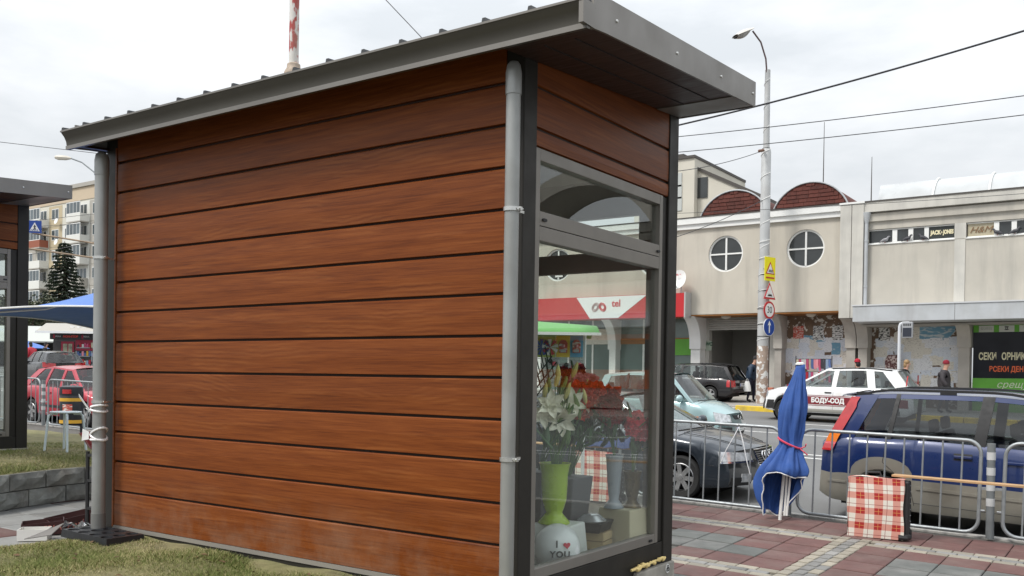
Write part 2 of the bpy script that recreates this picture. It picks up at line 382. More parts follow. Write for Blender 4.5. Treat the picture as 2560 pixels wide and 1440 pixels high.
for i in range(-9, 9):
    for j in range(2):
        xx = CX + T * (i + .5); yy = SY1 + .33 + .19 + .4 * j
        if visible_right(xx, yy): lay(tile_r, 'tile', xx, yy); n_tile += 1
# ---- path between the two raised lawns (left): light grey slabs, red squares, small setts
PZ = .41
b = MB(); b.box((-9.6, 2.0, -.2), (-5.93, 7.6, PZ - .012)); path = b.build('path', M_pavbase); tag(path, kind='structure')
TLm = piece_mesh('tile', .49, .49, M_lgrey); TLr = piece_mesh('tile', .49, .49, M_red)
def lay_path(me, nm, x, y, rz=0): return inst(me, nm, path, (x, y, PZ + rn.uniform(-.002, .002)), (rn.uniform(-.004, .004), rn.uniform(-.004, .004), rz + rn.uniform(-.006, .006)))
for i in range(5):
    for j in range(9):
        lay_path(TLr if (i == 4 and j % 3 == 1) or (i == 1 and j in (0, 1)) else TLm, 'tile', -7.05 - .5 * i, 3.1 + .5 * j)
for i in range(7):
    for j in range(15):
        lay_path(set_c if i in (0, 3, 6) else set_g, 'sett', -6.74 + .11 * i, 3.0 + .2 * j + (.1 if i % 2 else 0), R(90))
# ---- retaining wall of split stone blocks round the second lawn
M_block = mat('split_stone', (.27, .275, .255), .9, var=.28, vs=9, bump=1.0, bs=22, rnd=.12, dirt=(.12, .1, .08), ds=4, dt=.6)
wl = empty('retaining_wall', (-8.8, 4.6, PZ), 0, 'low curved retaining wall of grey split stone blocks, two courses', 'wall')
WP = [(-8.15, 3.1), (-8.45, 3.75), (-8.66, 4.32), (-8.8, 4.75), (-8.86, 5.1), (-8.82, 5.45), (-8.68, 5.9), (-8.4, 6.5), (-8.0, 7.1)]
acc = [0]
for (a, b_), (c_, d_) in zip(WP, WP[1:]): acc.append(acc[-1] + math.hypot(c_ - a, d_ - b_))
def wp(s_):
    s_ = clamp(s_, 0, acc[-1]); return Vector((smooth(list(zip(acc, [p[0] for p in WP])), s_), smooth(list(zip(acc, [p[1] for p in WP])), s_), 0))
rgw = random.Random(12); CH = .165; BL = .43
for cz_ in range(2):
    s_ = .1 + (.0 if cz_ else -.2)
    while s_ < acc[-1] - .3:
        p0, p1 = wp(s_), wp(s_ + BL - .012); d = (p1 - p0).normalized(); nrm = Vector((d.y, -d.x, 0))   # towards the path
        if nrm.x < 0: nrm = -nrm
        b = MB(); nu, nvv = 6, 4; g_ = []
        for iu in range(nu):
            for iv in range(nvv):
                u, v = iu / (nu - 1), iv / (nvv - 1); edge = 0 if iu in (0, nu - 1) or iv in (0, nvv - 1) else 1
                p = p0.lerp(p1, u) + nrm * (.0 + (rgw.uniform(.008, .05) if edge else 0)); g_.append((p.x, p.y, PZ + cz_ * CH + .004 + v * (CH - .009)))
        fs = [(iu*nvv+iv, (iu+1)*nvv+iv, (iu+1)*nvv+iv+1, iu*nvv+iv+1) for iu in range(nu-1) for iv in range(nvv-1)]
        k = len(g_); bk = -nrm * .2
        q = [Vector(g_[0]) + bk, Vector(g_[(nu-1)*nvv]) + bk, Vector(g_[nu*nvv-1]) + bk, Vector(g_[nvv-1]) + bk]; g_ += q
        fs += [tuple([iu*nvv for iu in range(nu)]) + (k+1, k), tuple([iu*nvv+nvv-1 for iu in range(nu)]) + (k+2, k+3), tuple(range(nvv)) + (k+3, k), tuple((nu-1)*nvv+iv for iv in range(nvv)) + (k+2, k+1), (k, k+1, k+2, k+3)]
        b.add(g_, fs); o = b.build('block', M_block, wl); o.location = -Vector(wl.location)
        s_ += BL
# ---- lawns
M_soil = mat('lawn_soil', (.17, .16, .07), .95, var=.3, vs=9, bump=.6, bs=60, dirt=(.2, .17, .09), ds=4)
LZ = .62
def lawn_z(x, y):
    return LZ - .012 * math.sin(3 * x + 2 * y) + .01 * math.sin(7 * x - 3 * y) - .02 * clamp(3.55 - y, 0, 3) 
b = MB()
LX0, LX1, LY0, LY1 = -5.98, -1.2, .6, 5.6
def lawn_edge(y): return -5.9 + .05 * math.sin(2.2 * y) - .12 * clamp(3.4 - y, 0, 1) * 0 + .1 * clamp(3.2 - y, 0, 2)
b.grid(lambda u, v: (lerp(lawn_edge(lerp(LY0, LY1, v)), LX1 if lerp(LY0, LY1, v) < 3.5 else -2.6, u), lerp(LY0, LY1, v), lawn_z(lerp(LX0, LX1, u), lerp(LY0, LY1, v))), 30, 30)
lawn = b.build('lawn', M_soil, smooth=True, fix=False); tag(lawn, kind='structure')
# the bank that holds up the lawn
b = MB(); ys = [lerp(LY0, LY1, i / 20) for i in range(21)]
pts = [(lawn_edge(y) - .004, y) for y in ys]
vs = []; fs = []
for (x, y) in pts: vs += [(x, y, lawn_z(x, y) - .01), (x - .05, y, PZ - .05)]
for i in range(20): fs.append((2*i, 2*i+2, 2*i+3, 2*i+1))
for i in range(20):
    pass
b.add(vs, fs); o = b.build('lawn_bank', mat('bank_stone', (.22, .22, .2), .9, var=.3, vs=6, bump=.6, bs=20), fix=False); tag(o, kind='structure')
def blades(name, region, n, hmin, hmax, zf, seed, mats):
    """one object of many small grass blades"""
    rg = random.Random(seed); vs = []; fs = []; mi = []
    for k in range(n):
        x, y = region(rg)
        if x is None: continue
        cl = math.sin(x * 5.1 + y * 3.3) + math.sin(x * 2.3 - y * 6.1) + rg.uniform(-1, 1) * .9
        if cl < -1.25 and rg.random() < .75: continue
        z = zf(x, y); h = rg.uniform(hmin, hmax) * (1 + .25 * cl); a = rg.uniform(0, 6.283); t = rg.uniform(.3, 1.6) * h * 1.3; wd = rg.uniform(.0013, .0028)
        dx, dy = math.cos(a), math.sin(a); o = len(vs); la = a + rg.uniform(-.8, .8)
        vs += [(x - dy*wd, y + dx*wd, z - .004), (x + dy*wd, y - dx*wd, z - .004), (x + t*math.cos(la), y + t*math.sin(la), z + h)]
        fs.append((o, o+1, o+2)); q = rg.random() + .16 * cl; mi.append(0 if q > .55 else 1 if q > .18 else 2)
    me = bpy.data.meshes.new(name); me.from_pydata(vs, [], fs)
    for m in mats: me.materials.append(m)
    me.polygons.foreach_set('material_index', mi); o = bpy.data.objects.new(name, me); C.objects.link(o); return o
GR = [mat('grass_green', (.135, .17, .045), .7, spec=.2), mat('grass_straw', (.29, .275, .115), .75, spec=.2), mat('grass_dry', (.46, .39, .22), .8, spec=.2)]
def reg1(rg):
    y = rg.uniform(2.0, 3.56); x = rg.uniform(lawn_edge(y) - .02, -2.6); return x, y
o = blades('grass', reg1, 150000, .006, .02, lawn_z, 5, GR); tag(o, 'short dry winter grass of the lawn before the wooden kiosk', 'grass', kind='stuff')

vs_, fs_ = [], []; rgl = random.Random(44)
for k in range(90):
    y = rgl.uniform(2.2, 3.5); x = rgl.uniform(lawn_edge(y) + .1, -3.0); z = lawn_z(x, y) + rgl.uniform(.008, .018); a = rgl.uniform(0, 6.28); L = rgl.uniform(.012, .028); W_ = L * rgl.uniform(.35, .6); d = Vector((math.cos(a), math.sin(a), rgl.uniform(-.3, .3))); e = Vector((-math.sin(a), math.cos(a), rgl.uniform(-.4, .4))); p = Vector((x, y, z)); o_ = len(vs_)
    vs_ += [tuple(p - d * L), tuple(p + e * W_ + Vector((0, 0, .004))), tuple(p + d * L), tuple(p - e * W_ + Vector((0, 0, .004)))]; fs_.append((o_, o_ + 1, o_ + 2, o_ + 3))
b = MB(); b.add(vs_, fs_); o = b.build('leaf_litter', mat('dead_leaf', (.13, .075, .035), .8, var=.4, vs=15), fix=False); tag(o, 'scattered small dead leaves in the lawn before the kiosk', 'leaves', kind='stuff')
# second lawn, behind the retaining wall
L2Z = PZ + 2 * CH + .0
def lawn2_z(x, y): return L2Z + .07 * sstep_(0, 1.6, wall_d(x, y)) + .008 * math.sin(5 * x) 
def sstep_(a, b, x): t = clamp((x - a) / (b - a), 0, 1); return t * t * (3 - 2 * t)
def wall_d(x, y): return min((Vector((x, y, 0)) - wp(acc[-1] * i / 30)).length for i in range(31))
b = MB()
def l2(u, v):
    p = wp(acc[-1] * v); x = lerp(p.x - .03, -14.5, u ** 1.3); y = p.y + (.25 if v > .9 else 0) * u; return (x, y, lawn2_z(x, y) if u > 0 else L2Z - .004)
b.grid(l2, 16, 22); lawn2 = b.build('second_lawn', M_soil, smooth=True, fix=False); tag(lawn2, kind='structure')
b = MB(); b.grid(lambda u, v: (lerp(-8.6, -14.5, u), 7.1 + .0 * v, lerp(L2Z, -.1, v)), 2, 2); o = b.build('lawn_bank', M_soil, fix=False); tag(o, kind='structure')
def reg2(rg):
    v = rg.uniform(.12, .98); p = wp(acc[-1] * v); u = rg.random() ** 1.2; return p.x - .06 - 2.6 * u, p.y
o = blades('grass', reg2, 42000, .008, .026, lambda x, y: L2Z + .07 * sstep_(0, 1.6, -8.7 - x) , 8, GR); tag(o, 'short dry grass of the raised lawn behind the stone retaining wall', 'grass', kind='stuff')

# ================================================================== KIOSKS
def wood_material():
    m = bpy.data.materials.new('wood_laminate'); m.use_nodes = True; t = m.node_tree; n = t.nodes; l = t.links; b = n['Principled BSDF']
    tc = n.new('ShaderNodeTexCoord'); oi = n.new('ShaderNodeObjectInfo')
    sc_ = n.new('ShaderNodeVectorMath'); sc_.operation = 'SCALE'; sc_.inputs[0].default_value = (37, 3, 7); l.new(oi.outputs['Random'], sc_.inputs['Scale'])
    ad = n.new('ShaderNodeVectorMath'); ad.operation = 'ADD'; l.new(tc.outputs['Object'], ad.inputs[0]); l.new(sc_.outputs[0], ad.inputs[1])
    def mapp(s):
        q = n.new('ShaderNodeMapping'); q.inputs['Scale'].default_value = s; l.new(ad.outputs[0], q.inputs[0]); return q.outputs[0]
    n1 = n.new('ShaderNodeTexNoise'); n1.inputs['Scale'].default_value = 1; n1.inputs['Detail'].default_value = 6; n1.inputs['Roughness'].default_value = .6; n1.inputs['Distortion'].default_value = .6; l.new(mapp((1.5, 1.5, 42)), n1.inputs[0])
    n2 = n.new('ShaderNodeTexNoise'); n2.inputs['Scale'].default_value = 1; n2.inputs['Detail'].default_value = 4; l.new(mapp((5, 5, 210)), n2.inputs[0])
    # cathedral figure: wave distorted, only in a band
    wv = n.new('ShaderNodeTexWave'); wv.wave_type = 'RINGS'; wv.rings_direction = 'SPHERICAL'; wv.inputs['Scale'].default_value = 5; wv.inputs['Distortion'].default_value = 2.2; wv.inputs['Detail'].default_value = 2; wv.inputs['Detail Scale'].default_value = 1.4
    mm = n.new('ShaderNodeMapping'); mm.inputs['Scale'].default_value = (1.7, 1, 2.4); fr = n.new('ShaderNodeVectorMath'); fr.operation = 'WRAP'; fr.inputs[1].default_value = (.62, 50, 50); fr.inputs[2].default_value = (-.62, -50, -50)
    l.new(ad.outputs[0], fr.inputs[0]); l.new(fr.outputs[0], mm.inputs[0]); l.new(mm.outputs[0], wv.inputs[0])
    nm = n.new('ShaderNodeTexNoise'); nm.inputs['Scale'].default_value = 1; nm.inputs['Detail'].default_value = 2; l.new(mapp((1.6, 1.6, 14)), nm.inputs[0])
    rm = n.new('ShaderNodeMapRange'); rm.inputs[1].default_value = .53; rm.inputs[2].default_value = .63; l.new(nm.outputs[0], rm.inputs[0])
    wm = n.new('ShaderNodeMath'); wm.operation = 'MULTIPLY'; l.new(wv.outputs[0], wm.inputs[0]); l.new(rm.outputs[0], wm.inputs[1])
    cr = n.new('ShaderNodeValToRGB'); e = cr.color_ramp.elements; e[0].position = .3; e[0].color = (.088, .0185, .003, 1); e[1].position = .7; e[1].color = (.238, .067, .0132, 1)
    q = e.new(.5); q.color = (.168, .042, .007, 1)
    sm = n.new('ShaderNodeMath'); sm.operation = 'MULTIPLY_ADD'; sm.inputs[1].default_value = .45; l.new(n2.outputs[0], sm.inputs[0])
    k = n.new('ShaderNodeMath'); k.operation = 'MULTIPLY'; k.inputs[1].default_value = .56; l.new(n1.outputs[0], k.inputs[0]); l.new(k.outputs[0], sm.inputs[2])
    l.new(sm.outputs[0], cr.inputs[0])
    mxx = n.new('ShaderNodeMixRGB'); mxx.inputs[2].default_value = (.29, .096, .024, 1); l.new(cr.outputs[0], mxx.inputs[1])
    w2 = n.new('ShaderNodeMath'); w2.operation = 'MULTIPLY'; w2.inputs[1].default_value = .36; l.new(wm.outputs[0], w2.inputs[0]); l.new(w2.outputs[0], mxx.inputs[0])
    sz_ = n.new('ShaderNodeSeparateXYZ'); l.new(tc.outputs['Object'], sz_.inputs[0]); dz = n.new('ShaderNodeMapRange'); dz.inputs[1].default_value = .45; dz.inputs[2].default_value = .08; l.new(sz_.outputs[2], dz.inputs[0])
    dn = n.new('ShaderNodeTexNoise'); dn.inputs['Scale'].default_value = 2.3; dn.inputs['Detail'].default_value = 8; dn.inputs['Roughness'].default_value = .7; l.new(tc.outputs['Object'], dn.inputs[0]); dr = n.new('ShaderNodeMapRange'); dr.inputs[1].default_value = .42; dr.inputs[2].default_value = .75; dr.inputs[4].default_value = .5; l.new(dn.outputs[0], dr.inputs[0])
    dm = n.new('ShaderNodeMath'); dm.operation = 'MULTIPLY'; l.new(dz.outputs[0], dm.inputs[0]); l.new(dr.outputs[0], dm.inputs[1]); dx_ = n.new('ShaderNodeMixRGB'); dx_.inputs[2].default_value = (.3, .22, .16, 1); l.new(dm.outputs[0], dx_.inputs[0]); l.new(mxx.outputs[0], dx_.inputs[1]); mxx = dx_
    h = n.new('ShaderNodeHueSaturation'); l.new(mxx.outputs[0], h.inputs['Color']); rr = n.new('ShaderNodeMapRange'); rr.inputs[3].default_value = .93; rr.inputs[4].default_value = 1.07; l.new(oi.outputs['Random'], rr.inputs[0]); l.new(rr.outputs[0], h.inputs['Value'])
    l.new(h.outputs[0], b.inputs['Base Color'])
    rv = n.new('ShaderNodeMapRange'); rv.inputs[3].default_value = .36; rv.inputs[4].default_value = .5; b.inputs['Specular IOR Level'].default_value = .22; l.new(n1.outputs[0], rv.inputs[0]); l.new(rv.outputs[0], b.inputs['Roughness'])
    bp = n.new('ShaderNodeBump'); bp.inputs['Strength'].default_value = .08; bp.inputs['Distance'].default_value = .004; l.new(n2.outputs[0], bp.inputs['Height']); l.new(bp.outputs[0], b.inputs['Normal'])
    MATS['wood'] = m; return m
M_wood = wood_material()
M_groove = mat('groove_brown', (.03, .012, .006), .7)
M_soffit = mat('soffit_brown', (.032, .014, .009), .45, var=.1, vs=3, stretch=(1, 6, 6))
M_bronze = mat('bronze_metal', (.085, .079, .067), .42, metal=.35, var=.08, vs=3, spec=.5)
M_post = mat('post_metal', (.022, .02, .017), .5, metal=.0, spec=.3, var=.1, vs=3)
M_frame = mat('frame_metal', (.21, .195, .175), .42, metal=.3, var=.07, vs=3)
M_fascia = mat('fascia_metal', (.2, .188, .172), .38, metal=.4, var=.08, vs=2, streak=(.15, .14, .125))
M_zinc = mat('downpipe_grey', (.33, .34, .335), .4, metal=.35, var=.06, vs=5, dirt=(.2, .19, .17), ds=3, dt=.62, streak=(.23, .22, .2))
M_steel = mat('bright_steel', (.62, .62, .6), .28, metal=.9, var=.1, vs=20)
M_black = mat('black_rubber', (.012, .012, .013), .6)
M_conc = mat('plinth_concrete', (.36, .34, .3), .9, var=.25, vs=7, bump=.5, bs=30, dirt=(.18, .17, .15), ds=3)
M_foam = mat('foam_yellow', (.78, .6, .25), .85, var=.15, vs=30, bump=.6, bs=60)
M_inwall = mat('interior_panel', (.34, .33, .31), .6, var=.08, vs=2)
M_glass = glass('window_glass', (.95, .975, .96), 1.05)
KL, KD = 3.41, 1.70
def kiosk(loc, label, xr=.47):
    K = empty('kiosk', loc, 0, label, 'kiosk', 'wood clad kiosks in a row')
    zb = .6                                             # world z of the sill in the prototype; local z = z - zb
    Z = lambda z: z - zb
    # long wall
    b = MB(); b.box((-KL + .02, .022, Z(.62)), (-.02, .06, Z(3.29))); b.build('wall_core', M_groove, K)
    zj = [.672] + [.9 + .2 * i for i in range(12)] + [3.296]
    for i in range(13):
        b = MB(); z0, z1 = Z(zj[i]) + (.008 if i else 0), Z(zj[i+1]) - .006
        # plank with a chamfered top lip
        b.prism([(.022, z0), (.002, z0), (0, z0 + .002), (-.002, (z0+z1)/2), (0, z1 - .006), (.0065, z1), (.022, z1)], (-KL + .115, -.105), 'x')
        b.build('plank', M_wood, K)
    b = MB(); b.box((-KL + .1, -.004, Z(.645)), (-.1, .02, Z(.670))); b.build('base_trim', mat('light_trim', (.3, .28, .25), .5, metal=.3), K)
    b = MB(); b.box((-KL, .004, Z(.45)), (-.03, .06, Z(.644))); b.build('base_rail', M_post, K, bevel=.004)
    # corner posts
    for (x0, x1, y0, y1, nm) in ((-.105, 0, 0, .112, 'corner_post'), (-.1, 0, KD - .126, KD, 'corner_post'), (-KL - .035, -KL + .096, .012, .12, 'corner_post'), (-KL, -KL + .1, KD - .1, KD, 'corner_post')):
        b = MB(); b.box((x0, y0, Z(.45)), (x1, y1, Z(3.29 if y0 < .5 else 3.36))); b.build(nm, M_post, K, bevel=.006)
    b = MB(); b.box((-KL + .097, -.006, Z(.66)), (-KL + .113, .02, Z(3.2))); b.build('edge_trim', M_wood, K)
    # end wall planks
    for z0, z1 in ((2.815, 2.895), (2.905, 3.095), (3.105, 3.33)):
        b = MB(); b.prism([(-.02, Z(z0)), (-.008, Z(z0)+.004), (-.006, Z(z0+z1)/2+zb*0 if False else Z((z0+z1)/2)), (-.008, Z(z1)-.006), (-.02, Z(z1))], (.113, KD - .127), 'y')
        # prism poly for 'y' is (x,z)
        b.build('plank', M_wood, K)
    b = MB(); b.box((-.05, .113, Z(2.815)), (-.022, KD - .127, Z(3.35))); b.build('wall_core', M_groove, K)
    # window frame members
    fx0, fx1 = -.06, -.004
    def member(y0, y1, z0, z1, nm='frame_member', m=M_frame, x1=fx1):
        bb = MB(); bb.box((fx0, y0, Z(z0)), (x1, y1, Z(z1))); bb.build(nm, m, K, bevel=.003)
    member(.114, .152, .722, 2.808); member(1.462, 1.5, .722, 2.808)
    member(.1525, 1.4615, 2.75, 2.808, x1=-.005); member(.1525, 1.4615, 2.438, 2.508, x1=-.005); member(.1525, 1.4615, 2.365, 2.435, x1=-.005); member(.1525, 1.4615, .722, .776, x1=-.005)
    member(1.503, 1.572, .722, 2.808, 'frame_trim', M_post, x1=-.015)
    for y, z in ((.19, 2.468), (1.44, 2.468), (1.4, .745)):
        bb = MB(); bb.prism(arc((y - .012, Z(z)), .007, R(90), R(270), 6) + arc((y + .012, Z(z)), .007, R(-90), R(90), 6), (-.003, .003), 'x'); bb.build('drain_cap', M_black, K)
    for z0, z1 in ((2.508, 2.75), (.776, 2.365)):
        bb = MB(); bb.box((-.038, .153, Z(z0)), (-.032, 1.461, Z(z1))); bb.build('glass_pane', M_glass, K)
    b = MB(); b.box((-.06, .113, Z(.45)), (-.008, KD - .127, Z(.718))); b.build('sill_rail', M_post, K, bevel=.004)
    # street side: glazed too
    yb = KD - .05
    def bm(x0, x1, z0, z1): bb = MB(); bb.box((x0, yb, Z(z0)), (x1, yb + .045, Z(z1))); bb.build('frame_member', M_frame, K)
    bm(-KL + .1, -.1, .6, .78); bm(-KL + .1, -.1, 2.395, 2.52); bm(-KL + .1, -.1, 2.74, 3.2)
    bm(-KL + .1, -KL + .2, .78, 2.395); bm(-.185, -.1, .78, 2.395); bm(-.24, -.1, 2.52, 2.74); bm(-2.05, -1.97, .78, 2.395)
    for (x0, x1, z0, z1) in ((-1.97, -.185, .78, 2.395), (-KL + .2, -2.05, .78, 2.395), (-KL + .1, -.24, 2.52, 2.74)):
        bb = MB(); bb.box((x0, yb + .018, Z(z0)), (x1, yb + .024, Z(z1))); bb.build('glass_pane', M_glass, K)
    # inside shell
    b = MB(); b.box((-KL + .05, .062, Z(.62)), (-.06, KD - .055, Z(.66))); b.build('floor_panel', mat('kiosk_floor', (.3, .28, .25), .6, var=.1), K)
    b = MB(); b.box((-KL + .05, .062, Z(2.98)), (-.06, KD - .055, Z(3.02))); b.build('ceiling_panel', M_inwall, K)
    b = MB(); b.box((-KL + .08, .063, Z(.74)), (-.12, .075, Z(2.98))); b.build('inner_lining', M_inwall, K)
    b = MB(); b.box((-KL + .01, .1, Z(.6)), (-KL + .05, KD - .1, Z(3.2))); b.build('side_wall', M_inwall, K)
    # roof, sloping up to the street
    rs = .07
    def rz(y): return 3.298 + rs * y
    xl = -KL - .055
    b = MB(); b.prism([(-.23, Z(rz(-.23))), (KD, Z(rz(KD))), (KD, Z(rz(KD)) + .012), (-.23, Z(rz(-.23)) + .012)], (xl + .02, xr - .01), 'x'); rf = b.build('roof_sheet', M_bronze, K)
    M_rib = mat('rib_dark', (.05, .052, .055), .5, metal=.3)
    for k in range(17):
        x = xr - .04 - k * .2495
        b = MB(); y0, y1 = -.235, KD - .02
        bb = lambda y: Z(rz(y)) + .011
        vs = [(x-.016, y0, bb(y0)), (x+.016, y0, bb(y0)), (x+.007, y0, bb(y0)+.03), (x-.009, y0, bb(y0)+.03), (x-.02, y1, bb(y1)), (x+.02, y1, bb(y1)), (x+.009, y1, bb(y1)+.03), (x-.009, y1, bb(y1)+.03)]
        b.add(vs, [(0,1,2,3),(4,7,6,5),(0,4,5,1),(1,5,6,2),(2,6,7,3),(3,7,4,0)]); b.build('roof_rib', M_rib, K)
    # gutter (extruded profile)
    yg = -.3
    prof = [(yg, 3.262), (yg + .008, 3.268), (yg + .012, 3.258), (yg + .012, 3.25), (yg + .03, 3.222), (yg + .043, 3.195), (yg + .045, 3.18), (yg + .036, 3.178), (yg + .036, 3.166), (yg + .05, 3.154), (yg + .18, 3.150), (yg + .18, 3.156), (yg + .055, 3.16), (yg + .052, 3.2), (yg + .02, 3.255)]
    b = MB(); b.prism([(y, Z(z)) for y, z in [(yg, 3.268), (yg + .004, 3.256), (yg + .022, 3.236), (yg + .036, 3.208), (yg + .04, 3.182), (yg + .034, 3.18), (yg + .036, 3.156), (yg + .06, 3.158), (yg + .085, 3.19), (yg + .11, 3.262), (yg + .1, 3.268)]], (xl, xr + .015), 'x')
    b.build('gutter', M_bronze, K, smooth=True, angle=30)
    b = MB(); b.box((xl - .004, yg - .004, Z(3.262)), (xr + .012, yg + .012, Z(3.272))); b.build('gutter_lip', M_fascia, K)
    b = MB(); b.box((xl, yg + .0335, Z(3.1555)), (xr + .012, yg + .0352, Z(3.179))); b.build('gutter_band', M_fascia, K)
    # end fascias
    for sx, xx in ((1, xr), (-1, xl + .0)):
        b = MB(); b.prism([(-.2, Z(3.175)), (-.1, Z(rz(-.1)) - .105), (KD + .005, Z(rz(KD)) - .098), (KD + .005, Z(rz(KD)) + .045), (-.2, Z(rz(-.2)) + .05)], (xx, xx + sx * .012), 'x'); fa = b.build('fascia', M_fascia, K)
        for y in (.0, .62, 1.18, 1.66):
            b = MB(); b.lathe([(.009, 0), (.007, .005), (0, .007)], (0, 0, 0), 8); b.xf(Matrix.Translation((xx + sx * .012, y, Z(rz(y)) - .03)) @ Matrix.Rotation(sx * R(90), 4, 'Y')); b.build('screw', M_steel, fa)
        if sx < 0: continue
        b = MB(); b.box((xx - .002 * sx, -.3, Z(3.17)), (xx + sx * .02, -.201, Z(3.27))); b.build('gutter_end', M_fascia, K)
    b = MB(); b.prism([(KD + .001, Z(rz(KD)) - .098), (KD + .012, Z(rz(KD)) - .098), (KD + .012, Z(rz(KD)) + .04), (KD + .001, Z(rz(KD)) + .04)], (xl + .01, xr - .002), 'x'); b.build('rear_fascia', M_fascia, K)
    # soffits: brown panel under the long eave, lit far corner painted in as a paler grey panel
    b = MB(); b.prism([(-.19, Z(rz(-.19)) - .1), (KD - .002, Z(rz(KD)) - .093), (KD - .002, Z(rz(KD)) - .08), (-.19, Z(rz(-.19)) - .085)], (.003, xr - .003), 'x'); b.build('soffit', M_soffit, K)
    b = MB(); b.prism([(-.19, Z(3.262)), (-.001, Z(3.29)), (-.001, Z(3.296)), (-.19, Z(3.27))], (xl + .015, .0), 'x'); b.build('soffit', M_soffit, K)
    b = MB(); b.prism([(-.19, Z(rz(-.19)) - .1), (KD - .02, Z(rz(KD)) - .093), (KD - .02, Z(rz(KD)) - .08), (-.19, Z(rz(-.19)) - .085)], (xl + .015, -KL - .002), 'x'); b.build('soffit', M_soffit, K)
    for xx in (.17, .33):
        b = MB(); b.prism([(-.1, Z(rz(-.1)) - .1025), (KD - .32, Z(rz(KD-.32)) - .0985), (KD - .32, Z(rz(KD-.32)) - .09), (-.1, Z(rz(-.1)) - .09)], (xx, xx + .006), 'x'); b.build('soffit_seam', M_black, K)
    b = MB(); b.prism([(KD - .32, Z(rz(KD-.32)) - .0992), (KD - .02, Z(rz(KD-.02)) - .0962), (KD - .02, Z(rz(KD-.02)) - .09), (KD - .32, Z(rz(KD-.32)) - .09)], (.004, xr - .004), 'x'); b.build('soffit_lit_panel', M_fascia, K)
    # downpipes
    for x, r_, cl in ((.002, .034, (2.475, 1.325)), (-KL + .098, .043, (2.455, 1.5))):
        y = -r_ - .06
        D = bpy.data.objects.new('downpipe', None); C.objects.link(D); D.parent = K
        b = MB(); b.tube([(x, y, Z(.62)), (x, y, Z(3.1))], r_, 20); b.build('pipe', M_zinc, D, smooth=True)
        b = MB(); b.lathe([(r_ + .0035, 0), (r_ + .0035, .1), (r_ * .92, .135), (r_ * .6, .15), (0, .153)], (x, y, Z(3.0)), 20); b.build('pipe_cap', M_zinc, D, smooth=True)
        b = MB(); b.lathe([(r_ + .003, 0), (r_ + .003, .16)], (x, y, Z(.6)), 20); b.build('pipe_shoe', mat('shoe_grey', (.2, .2, .19), .5, metal=.3), D, smooth=True)
        for z in cl:
            b = MB(); b.lathe([(r_, -.009), (r_ + .006, -.009), (r_ + .006, .009), (r_, .009)], (x, y, Z(z)), 20)
            b.box((x + r_, y - .008, Z(z) - .008), (x + r_ + .02, y + .008, Z(z) + .008)); b.tube([(x + r_ + .012, y - .016, Z(z)), (x + r_ + .012, y + .02, Z(z))], .006, 8)
            b.obox((x, y + r_, Z(z)), (x, 0, Z(z)), .012, .012)
            b.build('pipe_clamp', M_steel, D, smooth=True)
    # plinth
    b = MB(); b.box((-KL + .03, .06, Z(-.4)), (-.03, KD - .02, Z(.45))); b.build('plinth', M_conc, K)
    b = MB(); b.box((-.35, KD - .5, Z(-.3)), (.015, KD + .01, Z(.585))); b.build('plinth_pad', M_conc, K, bevel=.01)
    return K
k1 = kiosk((-2.45, 3.59, .6), 'wood clad kiosk with flowers behind its glass end wall, nearest the camera')
p2_ = atB(68, 1110, 10.5)
k2 = kiosk((p2_.x, p2_.y - KD, .6 + .24), 'second wood clad kiosk, cut off by the left edge of the photo', .86)
# foam bead squeezed out above the concrete
b = MB(); rn2 = random.Random(4); pts = [onX(lerp(1578, 1662, i / 34), lerp(1428, 1393, i / 34) + rn2.uniform(-2.5, 2.5), -2.434) for i in range(35)]
b.tube([(p.x + rn2.uniform(-.004, .004), p.y, p.z) for p in pts], [rn2.uniform(.005, .017) for _ in pts], 8); o = b.build('foam_bead', M_foam, smooth=True); tag(o, 'yellow bead of mounting foam along the concrete pad under the glass', 'foam')
p = onX(1669, 1421, -2.433); b = MB(); b.prism([(.028 * math.cos(2*math.pi*i/24), .028 * math.sin(2*math.pi*i/24)) for i in range(24)], (0, .003), 'x'); o = b.build('round_sticker', mat('sticker_white', (.7, .7, .68), .5)); o.location = (-2.4345, p.y, p.z); tag(o, 'round white sticker with dark knot mark on the concrete pad', 'sticker')
for k in range(3): b = MB(); b.tube([(.004, .009 * math.cos(R(90 + 120 * k)) + .011 * math.cos(a), .009 * math.sin(R(90 + 120 * k)) + .011 * math.sin(a)) for a in [2*math.pi*i/14 for i in range(14)]], .0022, 5, closed=True); b.build('mark', M_black, o)
# ================================================================== THE TWO-STOREY MARKET HALL ACROSS THE STREET
M_cream_w = mat('cream_render', (.54, .5, .43), .88, var=.06, vs=.9, bump=.15, bs=60, dirt=(.44, .4, .33), ds=.45, dt=.62, streak=(.36, .335, .29))
M_cream2 = mat('grey_cream_render', (.5, .47, .41), .88, var=.07, vs=.9, bump=.15, bs=60, dirt=(.4, .38, .34), ds=.4, dt=.6, streak=(.33, .315, .285))
M_pil = mat('pilaster_render', (.58, .56, .51), .88, var=.07, vs=1.5, bump=.15, bs=60, dirt=(.44, .43, .4), ds=1, streak=(.38, .37, .34))
M_white = mat('white_paint', (.8, .8, .78), .55, var=.04, vs=3)
M_white_w = mat('white_wall', (.76, .76, .74), .7, var=.05, vs=2)
M_flash = mat('dark_flashing', (.07, .062, .055), .6)
M_dglass = mat('dark_window_glass', (.03, .034, .035), .06, spec=.8, var=.3, vs=1.5)
M_brownwall = mat('brown_stone_wall', (.165, .11, .075), .85, var=.2, vs=3, bump=.4, bs=25, col2=(.62, .6, .56), thr=.585, ts=6.5)
M_shingle = mat('red_shingle', (.1, .027, .019), .85, var=.2, vs=8, rnd=.22, bump=.3, bs=60)
